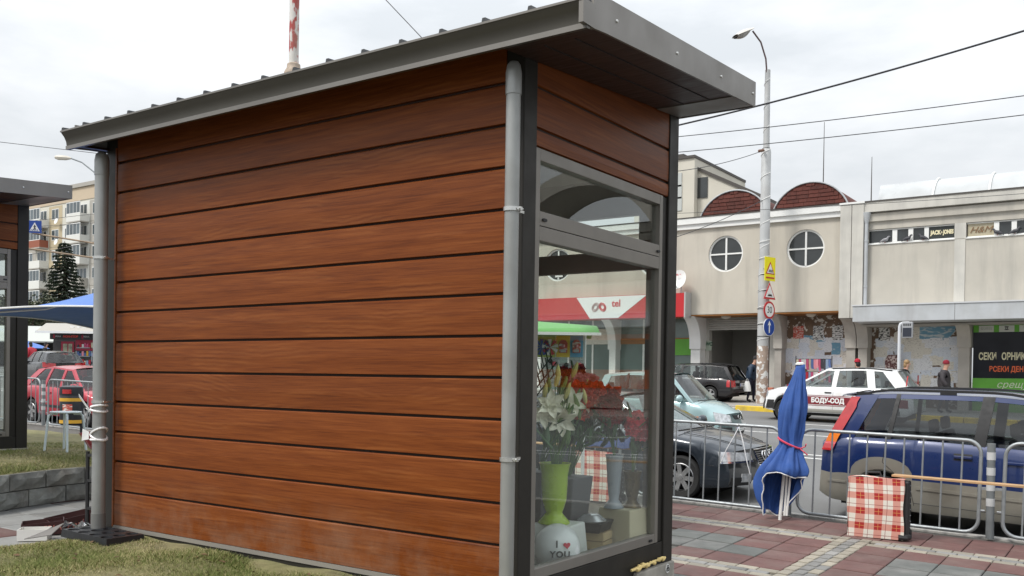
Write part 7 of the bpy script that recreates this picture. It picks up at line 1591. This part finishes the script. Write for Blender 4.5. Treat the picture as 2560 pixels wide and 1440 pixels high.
for k, x in enumerate((wS * .43, wS * .72)):
    sbx('shelf_frame', M_galv, (x, .16, .1), (x + .08, .2, zL - .75)); 
    for r_ in range(4):
        z = .3 + r_ * .55; sbx('shelf', M_galv, (x + .08, .1, z), (x + wS * .27, .2, z + .05))
        for i in range(8): cc = rgs.choice(cols); sbx('goods', rgs.choice(ms_ + [M_yl]), (x + .12 + i * .15, .12, z + .051), (x + .24 + i * .15, .19, z + .05 + rgs.uniform(.15, .35)))
sbx('dark_glass', mat('kiosk_glass', (.03, .03, .03), .1), (wS * .42, .205, .1), (wS, .24, zL - .73)); sbx('base_board', M_plast, (wS * .4, .1, -.1), (wS, .24, .12)); sbx('side_glass', MATS['kiosk_glass'], (0.02, .18, .3), (wS * .15, .24, zL - .15))
# ---- black stall with pale awning
p = atB(62, 845, 66); St2 = empty('market_stall', (p.x - 3, p.y, G(p.x, p.y)), ang, 'dark market stall with a pale awning left of the red food kiosk', 'stall'); h2 = p.z - G(p.x, p.y)
b = MB(); b.box((-3, 1.2, 0), (8.5, 3, h2 + .6)); b.build('cabin', M_dark, St2); b = MB(); b.prism([(-1.2, h2 - .3), (1.2, h2 + .9), (1.2, h2 + 1.0), (-1.25, h2 - .2)], (-3, 6), 'x'); b.build('awning', mat('awning_pale', (.48, .5, .47), .7), St2); b = MB(); b.box((6.1, -.4, h2 - .2), (13, 1.19, h2 + .9)); b.build('canopy_box', mat('stall_navy', (.03, .035, .06), .6), St2)
for k in range(4): b = MB(); b.tube([(-2.5 + 2.6 * k, -1, 0), (-2.5 + 2.6 * k, -1, h2 - .2)], .05, 6); b.build('pole', M_plast, St2)
# a small far parasol and two shoppers
p = atB(85, 862, 56); Pp = empty('market_parasol', (p.x - .8, p.y, G(p.x, p.y)), 0, 'small far blue parasol in front of the dark market stall', 'parasol'); h3 = p.z - G(p.x, p.y)
b = MB(); b.lathe([(1.3, -.35), (.7, -.12), (0, .1)], (0, 0, h3 + .15), 8, cap=False); b.build('canopy', M_pl, Pp, smooth=True); b = MB(); b.tube([(0, 0, 0), (0, 0, h3)], .03, 6); b.build('pole', M_white, Pp)
p = atB(112, 880, 53); person((p.x, p.y, G(p.x, p.y)), R(60), 'shopper in dark jacket by the stalls, beyond the black hatchback', (.02, .02, .03), M_jb, puffy=.04, hair=M_hb); p = atB(78, 885, 52); person((p.x, p.y, G(p.x, p.y)), R(200), 'shopper in bright red jacket beside the small blue parasol', (.03, .03, .05), mat('jacket_red', (.5, .03, .05), .7), puffy=.04, hair=M_hb)
# ---- cantilever with pedestrian crossing sign
pa = atB(82, 583, 30); pb = atB(258, 612, 30); gpz = G(pb.x, pb.y)
Ct = empty('sign_gantry', (pb.x, pb.y, gpz), 0, 'steel gantry post with two long arms and span wires left of the downpipe', 'gantry'); o_ = Vector((pb.x, pb.y, gpz))
b = MB(); b.tube([(0, 0, 0), (0, 0, pb.z - gpz + 1.5)], .09, 10); b.build('post', M_galv, Ct, smooth=True)
for (x0, y0, x1, y1) in ((82, 583, 258, 612), (62, 620, 258, 648)):
    a, c_ = atB(x0, y0, 30) - o_, atB(x1, y1, 30) - o_; b = MB(); b.tube([a, c_], .028, 8); b.build('arm', mat('arm_rust', (.3, .22, .15), .7, var=.3, vs=5), Ct)
for (x0, y0, x1, y1) in ((58, 555, 258, 532), (58, 640, 258, 600), (58, 568, 258, 556)):
    a, c_ = atB(x0, y0, 30) - o_, atB(x1, y1, 30) - o_; b = MB(); b.tube([a, c_], .008, 5); b.build('span_wire', M_wire, Ct)
ps = atB(87, 567, 29.9); Sn = empty('crossing_sign', ps, math.atan2(-.56, .83) + R(60) - R(0), 'square blue pedestrian crossing sign hung on the gantry arm', 'road sign'); Sn.rotation_euler = (0, 0, R(52))
sz = .2
flat(Sn, [(-sz, -sz), (sz, -sz), (sz, sz), (-sz, sz)], 0, 'plate', M_sb, .015); flat(Sn, [(-.15, -.14), (.15, -.14), (0, .14)], -.017, 'triangle', M_sw)
b = MB(); b.sphere((0, -.026, .05), .016, 6, 8); b.tube([(0, -.026, .035), (0, -.026, -.03)], .014, 6); b.tube([(0, -.026, -.03), (.04, -.026, -.1)], .011, 5); b.tube([(0, -.026, -.03), (-.035, -.026, -.1)], .011, 5); b.tube([(-.035, -.026, -.01), (0, -.026, .025), (.04, -.026, 0)], .008, 5); b.build('pedestrian', M_black, Sn)
for k in range(5): flat(Sn, [(-.12 + .05 * k, -.13), (-.1 + .05 * k, -.13), (-.085 + .044 * k, -.08), (-.1 + .044 * k, -.08)], -.024, 'crossing_bar', M_sb, .004)
# ---- far street lamp
b_ = 60; ph = [atB(x, y, b_) for x, y in ((178, 396), (205, 406), (235, 430), (256, 462))]; base = Vector((ph[-1].x, ph[-1].y, G(ph[-1].x, ph[-1].y)))
Fl = empty('street_lamp', base, 0, 'distant street lamp with curved arm and pale head above the second kiosk', 'lamp post')
b = MB(); b.tube([p - base for p in ph], .05, 6); b.build('lamp_arm', M_galv, Fl, smooth=True); b = MB(); b.tube([(0, 0, 0), ph[-1] - base], .1, 8); b.build('column', M_galv, Fl)
h0, h1 = atB(138, 393, b_) - base, ph[0] - base
b = MB(); b.tube([h0, h0.lerp(h1, .2), h0.lerp(h1, .7), h1], [.1, .17, .15, .06], 8); b.build('lamp_head', mat('lamp_pale', (.6, .56, .48), .5), Fl, smooth=True)
# ---- far skyline
for k, (px, py, b_, wdt, m) in enumerate(((40, 840, 170, 26, M_panel4), )):
    pass
# ================================================================== INSIDE THE KIOSK: vases, boxes, flowers
FZ = .662
rgf = random.Random(77)
def tapered(nm, loc, w0, w1, d0, d1, h, m, label, cat, group, rz=0, lip=True):
    o = empty(nm, loc, rz, label, cat, group); b = MB(); n = [(-1, -1), (1, -1), (1, 1), (-1, 1)]
    b.add([(x*w0/2, y*d0/2, 0) for x, y in n] + [(x*w1/2, y*d1/2, h) for x, y in n], [(0,3,2,1),(4,5,6,7),(0,1,5,4),(1,2,6,5),(2,3,7,6),(3,0,4,7)]); b.build('shell', m, o, bevel=.008)
    if lip: b = MB(); b.box((-w0/2 - .008, -d0/2 - .008, 0), (w0/2 + .008, d0/2 + .008, .022)); b.build('rim', m, o, bevel=.004)
    return o
M_tub = mat('tub_white', (.66, .68, .67), .5, var=.06); M_tubc = mat('tub_cream', (.58, .52, .38), .55, var=.08)
tapered('upturned_tub', (-2.73, 4.4, FZ), .27, .23, .26, .22, .235, M_tub, 'white upturned plastic tub carrying the lime vase', 'tub', 'upturned tubs in the kiosk window', R(8))
tapered('upturned_tub', (-2.64, 5.0, FZ), .27, .225, .25, .2, .265, M_tubc, 'cream upturned plastic tub carrying the brown vase', 'tub', 'upturned tubs in the kiosk window', R(-6))
def vase(loc, prof, m, label, n=24, flute=0.):
    o = empty('vase', loc, 0, label, 'vase', 'vases in the kiosk window'); b = MB(); zs = [p[1] for p in prof]
    outer = prof; inner = [(max(.004, r - .006), z) for r, z in prof[::-1] if z > .04]
    b.lathe(outer + inner, (0, 0, 0), n, wob=(lambda a, z: flute * math.sin(a * n / 4)) if flute else None); b.build('vessel', m, o, smooth=True, angle=60); return o
lime = mat('vase_lime', (.33, .48, .03), .28, coat=.4, var=.05)
vase((-2.735, 4.36, FZ + .236), [(.088, 0), (.09, .008), (.06, .04), (.045, .06), (.055, .085), (.068, .13), (.072, .2), (.074, .27), (.085, .325), (.09, .335)], lime, 'tall lime green vase on the white tub')
brz = mat('vase_bronze', (.12, .085, .035), .3, metal=.5, var=.1); gry = mat('vase_grey', (.3, .33, .38), .35, var=.08)
vase((-2.6, 5.03, FZ + .266), [(.055, 0), (.055, .008), (.035, .03), (.028, .045), (.035, .07), (.045, .12), (.05, .19), (.058, .22)], brz, 'bronze brown vase on the cream tub', flute=.04)
vase((-2.67, 4.93, FZ + .266), [(.06, 0), (.06, .008), (.04, .035), (.028, .05), (.035, .09), (.043, .2), (.05, .3), (.056, .32)], gry, 'slim grey vase beside the bronze vase')
vase((-2.64, 5.14, FZ + .19), [(.04, 0), (.045, .03), (.02, .09), (.016, .2), (.022, .26), (.012, .3)], gry, 'thin grey ornament behind the bronze vase')
# cardboard crate, black tray, silver dish between the tubs
Cb2 = empty('wooden_crate', (-2.7, 4.74, FZ), R(10), 'small pale wooden crate between the two tubs', 'crate'); M_ply = mat('pale_ply', (.5, .38, .22), .7, var=.15, vs=8)
for k in range(3): b = MB(); b.box((-.09, -.08, .005 + .05 * k), (.09, -.072, .047 + .05 * k)); b.build('slat', M_ply, Cb2); b = MB(); b.box((.082, -.07, .005 + .05 * k), (.09, .08, .047 + .05 * k)); b.build('slat', M_ply, Cb2)
b = MB(); b.box((-.09, -.071, 0), (.081, .08, .15)); b.build('lining', mat('ply_dark', (.3, .22, .13), .8), Cb2)
tapered('black_tray', (-2.72, 4.72, FZ + .152), .2, .24, .2, .24, .06, M_plast, 'black plastic tray on the wooden crate', 'tray', 'trays in the kiosk window', R(10), False)
b = MB(); b.lathe([(.085, 0), (.088, .008), (.055, .035), (.05, .04), (0, .042)], (0, 0, 0), 40, wob=lambda a, z: .06 * math.sin(a * 20)); o = b.build('silver_dish', mat('dish_silver', (.6, .62, .66), .25, metal=.7), smooth=True, angle=70); o.location = (-2.68, 4.68, FZ + .214); tag(o, 'fluted silver dish upside down on the black tray', 'dish')
b = MB(); b.lathe([(.02, 0), (.024, .02), (.024, .11), (.01, .14), (.01, .165), (0, .17)], (0, 0, 0), 12); o = b.build('red_bottle', M_tail, smooth=True); o.location = (-2.9, 4.42, FZ + .0); tag(o, 'small red glass bottle behind the lime vase', 'bottle')
# balloon
Bl = empty('balloon', (-2.61, 4.2, FZ + .135), 0, 'white balloon printed with I love you at the foot of the glass', 'balloon'); M_bal = mat('balloon_white', (.72, .74, .76), .3, coat=.5)
b = MB(); b.sphere((0, 0, 0), (.125, .125, .13), 16, 24); b.build('skin', M_bal, Bl, smooth=True); b = MB(); b.lathe([(.012, -.145), (.004, -.128)], (0, 0, 0), 8); b.build('knot', M_bal, Bl)
# print wraps over the front: facing the lens side of the glass
fd = Vector((2.6, -4.21, .95)).normalized(); rotb = (fd).to_track_quat('Z', 'Y').to_euler(); M_bt = mat('print_grey', (.05, .055, .06), .5); M_bh = mat('print_red', (.5, .02, .05), .5)
ex = Vector((0, 0, 1)).cross(fd).normalized(); ez = fd.cross(ex)
def bpos(u, v): d = (fd + ex * u + ez * v).normalized(); return d * .1285
for s_, u, v, sz_ in (('I', -.02, .12, .05), ('YOU', .12, -.3, .046)):
    p = bpos(u, v); q = p.normalized().to_track_quat('Z', 'Y').to_euler(); text(s_, sz_, M_bt, Bl, p, q, ext=.0015, bold=.0015, spacing=1.15)
hp_ = [(.016 * math.sin(t) ** 3, .0125 * math.cos(t) - .005 * math.cos(2*t) - .002 * math.cos(3*t) - .001 * math.cos(4*t)) for t in [2*math.pi*i/28 for i in range(28)]]
b = MB(); b.prism(hp_, (0, .003), 'z'); o = b.build('heart', M_bh, Bl); p = bpos(.42, .1); o.location = p; o.rotation_euler = p.normalized().to_track_quat('Z', 'Y').to_euler(); o.scale = (1.2, 1.2, 1)
# ---- flowers
M_stem = mat('stem_green', (.05, .12, .03), .6); M_leaf = mat('leaf_green', (.035, .095, .03), .5, var=.25, vs=20); M_leafl = mat('leaf_light', (.12, .22, .05), .5, var=.2, vs=20); M_pet_w = mat('petal_white', (.82, .8, .68), .55, var=.06, vs=30); M_bud = mat('lily_bud', (.55, .5, .18), .5, var=.15, vs=20); M_dr = mat('petal_crimson', (.36, .008, .022), .5, var=.25, vs=40); M_or = mat('petal_scarlet', (.75, .06, .02), .5, var=.25, vs=40); M_pk = mat('petal_pink', (.8, .1, .15), .5, var=.25, vs=40); M_pp = mat('petal_pale_pink', (.65, .3, .33), .5, var=.2, vs=40); M_palm = mat('palm_dark', (.01, .025, .015), .5)
def petal(b, M_, L, W, curl, cup, nu=6, nv=5):
    def fn(u, v):
        x = (v - .5) * W * math.sin(math.pi * min(1, u * .9 + .08)) ** .7; t = u
        return M_ @ Vector((x, L * (t - .25 * curl * t * t), L * curl * t * t * .6 + cup * (2 * (v - .5)) ** 2 * W))
    b.grid(fn, nu, nv)
def orient(d): return Vector(d).normalized().to_track_quat('Z', 'Y').to_matrix().to_4x4()
def blossom(kind, p, d, s_, par):
    b = MB(); base = Matrix.Translation(p) @ orient(d)
    if kind == 'lily':
        for k in range(6): petal(b, base @ Matrix.Rotation(R(60 * k + (8 if k % 2 else 0)), 4, 'Z') @ Matrix.Rotation(R(38), 4, 'X'), s_ * 1.05, s_ * .62, -.4, .3)
        return b.build('blossom', M_pet_w, par, smooth=True, fix=False)
    if kind == 'bud':
        b.lathe([(.0, 0), (s_ * .12, s_ * .15), (s_ * .17, s_ * .5), (s_ * .1, s_ * .9), (0, s_ * 1.1)], (0, 0, 0), 7); b.xf(base); return b.build('bud', rgf.choice((M_bud, M_bud, M_leafl)), par, smooth=True)
    m = {'rose': M_dr, 'scarlet': M_or, 'carn': M_pk, 'pale': M_pp}[kind]; rings = 4 if kind in ('rose', 'scarlet') else 5
    for r_ in range(rings):
        n = 3 + 2 * r_
        for k in range(n): petal(b, base @ Matrix.Rotation(2*math.pi*(k + .37 * r_) / n + rgf.uniform(-.15, .15), 4, 'Z') @ Matrix.Translation((0, .004, 0)) @ Matrix.Rotation(R(86 - r_ * (17 if kind in ('rose', 'scarlet') else 20) + rgf.uniform(-8, 8)), 4, 'X'), s_ * (.55 + .12 * r_) * rgf.uniform(.85, 1.1), s_ * (.5 + .08 * r_), .25 * (1 if r_ > 1 else .2) * rgf.uniform(.3, 1.6), .3, 5, 4)
    return b.build('blossom', m, par, smooth=True, fix=False)
def leaf(par, p, d, L, W, m):
    b = MB(); petal(b, Matrix.Translation(p) @ orient(d) @ Matrix.Rotation(R(rgf.uniform(20, 75)), 4, 'X'), L, W, rgf.uniform(-.5, .3), .25); return b.build('leaf', m, par, smooth=True, fix=False)
def bunch(nm, foot, heads, label, leaves=10, lm=M_leaf):
    Bq = empty(nm, foot, 0, label, 'flowers', 'cut flowers in the kiosk window'); f = Vector(foot)
    for kind, q, d, s_ in heads:
        p = Vector(q) - f; b = MB(); b.tube([Vector((p.x * .08, p.y * .08, 0)), p * .5 + Vector((0, 0, .02)), p], .0032, 5); b.build('stem', M_stem, Bq); blossom(kind, p, d, s_, Bq)
    for k in range(leaves):
        kind, q, d, s_ = rgf.choice(heads); p = (Vector(q) - f) * rgf.uniform(.35, .85); leaf(Bq, p, (rgf.uniform(-1, 1), rgf.uniform(-1, 1), rgf.uniform(.1, 1)), rgf.uniform(.09, .17), rgf.uniform(.03, .05), lm)
    return Bq
def at(px, py, d): return onX(px, py, -2.45 - d)
U3 = lambda: (rgf.uniform(.1, .9), rgf.uniform(-.9, .3), rgf.uniform(.1, .8))
hd_ = [('lily', at(1375, 1015, .27), (.6, -.6, .2), .085), ('lily', at(1425, 1010, .3), (.7, -.5, .3), .085), ('lily', at(1400, 1045, .24), (.6, -.5, -.4), .09), ('lily', at(1450, 1005, .33), (.7, -.3, .3), .08), ('lily', at(1358, 1035, .3), (.5, -.7, 0), .08)]
hd_ += [('bud', at(x, y, rgf.uniform(.22, .4)), (rgf.uniform(-.2, .5), rgf.uniform(-.3, .6), 1), rgf.uniform(.07, .1)) for x, y in ((1372, 985), (1388, 968), (1412, 1000), (1430, 945), (1440, 1005), (1405, 975), (1465, 1010), (1360, 1000), (1452, 985), (1395, 955))]
bunch('lily_bunch', (-2.735, 4.36, FZ + .5), hd_, 'bunch of white lilies with yellow green buds in the lime vase', 26, M_leafl)
bunch('red_flower_bunch', (-2.88, 4.72, FZ + .45), [('scarlet', at(1440 + 17 * (k % 6) + rgf.uniform(-6, 6), 985 + 22 * (k // 6) + rgf.uniform(-6, 6), rgf.uniform(.3, .42)), (.7, -.6, rgf.uniform(-.1, .6)), .098) for k in range(17)] , 'dense bunch of scarlet flowers behind the lilies', 16)
tapered('flower_bucket', (-2.88, 4.72, FZ), .16, .24, .16, .24, .46, mat('bucket_grey', (.1, .1, .11), .6), 'dark flower bucket behind the silver dish', 'bucket', 'flower buckets in the kiosk', 0, False)
bunch('rose_bunch', (-2.67, 4.93, FZ + .58), [('rose', at(1525 + rgf.uniform(-18, 34), 1000 + rgf.uniform(0, 50), rgf.uniform(.2, .3)), (.7, -.5, rgf.uniform(-.2, .5)), .085) for k in range(11)], 'bunch of dark crimson roses in the slim grey vase', 14)
bunch('carnation_bunch', (-2.6, 5.03, FZ + .48), [('carn', at(1565 + rgf.uniform(0, 58), 1040 + rgf.uniform(0, 45), rgf.uniform(.13, .2)), (.7, -.6, rgf.uniform(-.3, .4)), .062) for k in range(11)], 'bunch of bright pink carnations in the bronze vase', 18)
bunch('pale_bunch', (-2.98, 4.55, FZ + .5), [('pale', at(1455 + rgf.uniform(-25, 30), 950 + rgf.uniform(0, 35), rgf.uniform(.42, .55)), (.6, -.6, .4), .06) for k in range(7)] + [('rose', at(1420 + rgf.uniform(-25, 30), 930 + rgf.uniform(0, 20), .55), (.6, -.6, .4), .07) for k in range(4)], 'pale pink and dark red flowers at the back of the display', 14)
tapered('flower_bucket', (-2.98, 4.55, FZ), .16, .22, .16, .22, .5, MATS['bucket_grey'], 'dark flower bucket behind the lime vase', 'bucket', 'flower buckets in the kiosk', 0, False)
# foliage mass and palm frond
Pf = empty('palm_frond', (-2.98, 4.3, FZ + .3), 0, 'dark palm fronds at the left of the flower display', 'plant', None)
for fr_, (px, py) in enumerate(((1392, 905), (1380, 890), (1395, 925))):
    tip = at(px, py, .32) - Vector(Pf.location); b = MB()
    pts = [tip * t + Vector((-.12 * math.sin(math.pi * t), -.06 * math.sin(math.pi * t), 0)) for t in (0, .3, .6, .85, 1)]; b.tube(pts, .004, 5); b.build('rib', M_palm, Pf)
    for k in range(14):
        t = .5 + .5 * k / 14; p = pts[0].lerp(pts[-1], t) + Vector((-.12 * math.sin(math.pi * t), -.06 * math.sin(math.pi * t), 0))
        for sd in (-1, 1): b = MB(); e = p + Vector((.02, .1 * sd * (1.2 - t * .6), .05 - .03 * sd)); b.obox(p, e, .006, .0015); b.build('leaflet', M_palm, Pf)
b = MB()
Gm = empty('foliage_bunch', (-2.82, 4.55, FZ + .25), 0, 'dark green filler foliage under the cut flowers', 'plant')
for k in range(90):
    p = at(1355 + 260 * (k / 90) + rgf.uniform(-10, 10), 1055 + rgf.uniform(0, 75) - 10, rgf.uniform(.2, .42)); 
    if p.y > 5.18: continue
    leaf(Gm, p - Vector(Gm.location), (rgf.uniform(-.5, 1), rgf.uniform(-1, 1), rgf.uniform(-.6, .8)), rgf.uniform(.08, .15), rgf.uniform(.03, .055), rgf.choice((M_leaf, M_leaf, M_palm)))
# ---- toy stall on the pavement beyond, seen through the panes
tb_ = 10.2; t0 = atB(1462, 860, tb_); tg = G(t0.x, t0.y)
Ts = empty('toy_stall', (t0.x, t0.y, tg), PSI + R(0), 'toy stand with green and white canopy seen through the kiosk glass', 'stall')
zt_ = lambda py: atB(1410, py, tb_).z - tg
for x in (0, -1.3): b = MB(); b.tube([(x, .03, 0), (x, .03, zt_(830))], .02, 6); b.build('post', M_white, Ts)
b = MB(); b.grid(lambda u, v: (lerp(-1.7, .12, u), lerp(-.5, .6, v), zt_(838) + .22 * math.sin(math.pi * v) * (1 - .5 * u)), 8, 8); o = b.build('canopy', mat('canopy_green', (.16, .4, .12), .7), Ts, smooth=True); o.modifiers.new('s', 'SOLIDIFY').thickness = .01
b = MB(); b.box((-1.7, -.52, zt_(843)), (.13, -.5, zt_(836))); b.build('canopy_trim', M_white, Ts)
b = MB()
for k in range(10): b.tube([(-1.3 + .14 * k, .02, zt_(960)), (-1.3 + .14 * k, .02, zt_(840))], .004, 4)
for k in range(5): b.tube([(-1.35, .02, zt_(845 + 26 * k)), (.02, .02, zt_(845 + 26 * k))], .004, 4)
b.build('wire_grid', M_white, Ts)
def toy(px, py, w_, h_, m, lab, art):
    p = atB(px, py, tb_ - .12); o = empty('toy_package', p, PSI + R(rgf.uniform(-6, 6)), lab, 'toy', 'toys hanging on the stand'); b = MB(); b.box((-w_/2, 0, -h_/2), (w_/2, .012, h_/2)); b.build('card', m, o, bevel=.004)
    art(o, w_, h_)
M_ty = mat('card_yellow', (.75, .55, .06), .5); M_tb = mat('card_blue', (.12, .38, .6), .5); M_tg = mat('card_grey', (.42, .43, .44), .4, var=.2, vs=30); M_tgn = mat('card_lime', (.4, .5, .12), .5)
def a_blister(o, w_, h_): b = MB(); b.prism([(-w_*.28, -h_*.3), (w_*.28, -h_*.3), (w_*.32, h_*.15), (w_*.15, h_*.3), (-w_*.15, h_*.3), (-w_*.32, h_*.15)], (-.03, -.001), 'y'); b.build('blister', PAP[4], o, bevel=.006); b = MB(); b.sphere((0, -.03, h_*.02), (w_*.14, .02, w_*.14), 6, 10); b.build('toy_head', M_pp, o, smooth=True); b = MB(); b.box((-w_*.2, -.036, -h_*.28), (w_*.2, -.031, -h_*.14)); b.build('toy_base', M_tg, o)
def a_fan(o, w_, h_):
    for cx_, cz_, m in ((-w_*.25, 0, M_sb), (w_*.2, 0, M_sr)):
        for k in range(9): b = MB(); a = 2*math.pi*k/9; b.prism([(cx_, cz_), (cx_ + .09*math.cos(a), cz_ + .09*math.sin(a)), (cx_ + .09*math.cos(a + .45), cz_ + .09*math.sin(a + .45))], (-.02, -.004), 'y'); b.build('blade', m if k % 2 else (m if m is M_sb else M_white), o)
def a_small(o, w_, h_): 
    for k in range(3): b = MB(); b.sphere((-w_*.3 + w_*.3*k, -.015, rgf.uniform(-.03, .03)), .025, 6, 8); b.build('toy_piece', rgf.choice((M_plast, M_tg, M_pk)), o, smooth=True)
toy(1408, 866, .15, .235, M_ty, 'yellow carded toy hanging on the stand behind the glass', a_blister); toy(1441, 866, .145, .235, M_tb, 'light blue carded toy, rightmost in the upper row', a_blister); toy(1366, 868, .2, .22, M_tgn, 'lime card with blue and red pinwheel toys at the left', a_fan)
toy(1385, 905, .13, .1, M_tg, 'grey toy pack in the lower row, left of three', a_small); toy(1415, 918, .12, .09, M_tg, 'grey toy pack in the lower row, middle of three', a_small); toy(1440, 915, .13, .12, M_tg, 'grey toy pack in the lower row, right of three', a_small)
# ------------------------------------------------------------------ lettering to plain meshes
bpy.context.view_layer.update()
dg = bpy.context.evaluated_depsgraph_get()
for o in TEXTS:
    me = bpy.data.meshes.new_from_object(o.evaluated_get(dg)); nm = o.name; par = o.parent
    q = bpy.data.objects.new('lettering', me); C.objects.link(q); q.parent = par; q.matrix_basis = o.matrix_basis.copy()
    for k in o.keys(): q[k] = o[k]
    bpy.data.objects.remove(o)
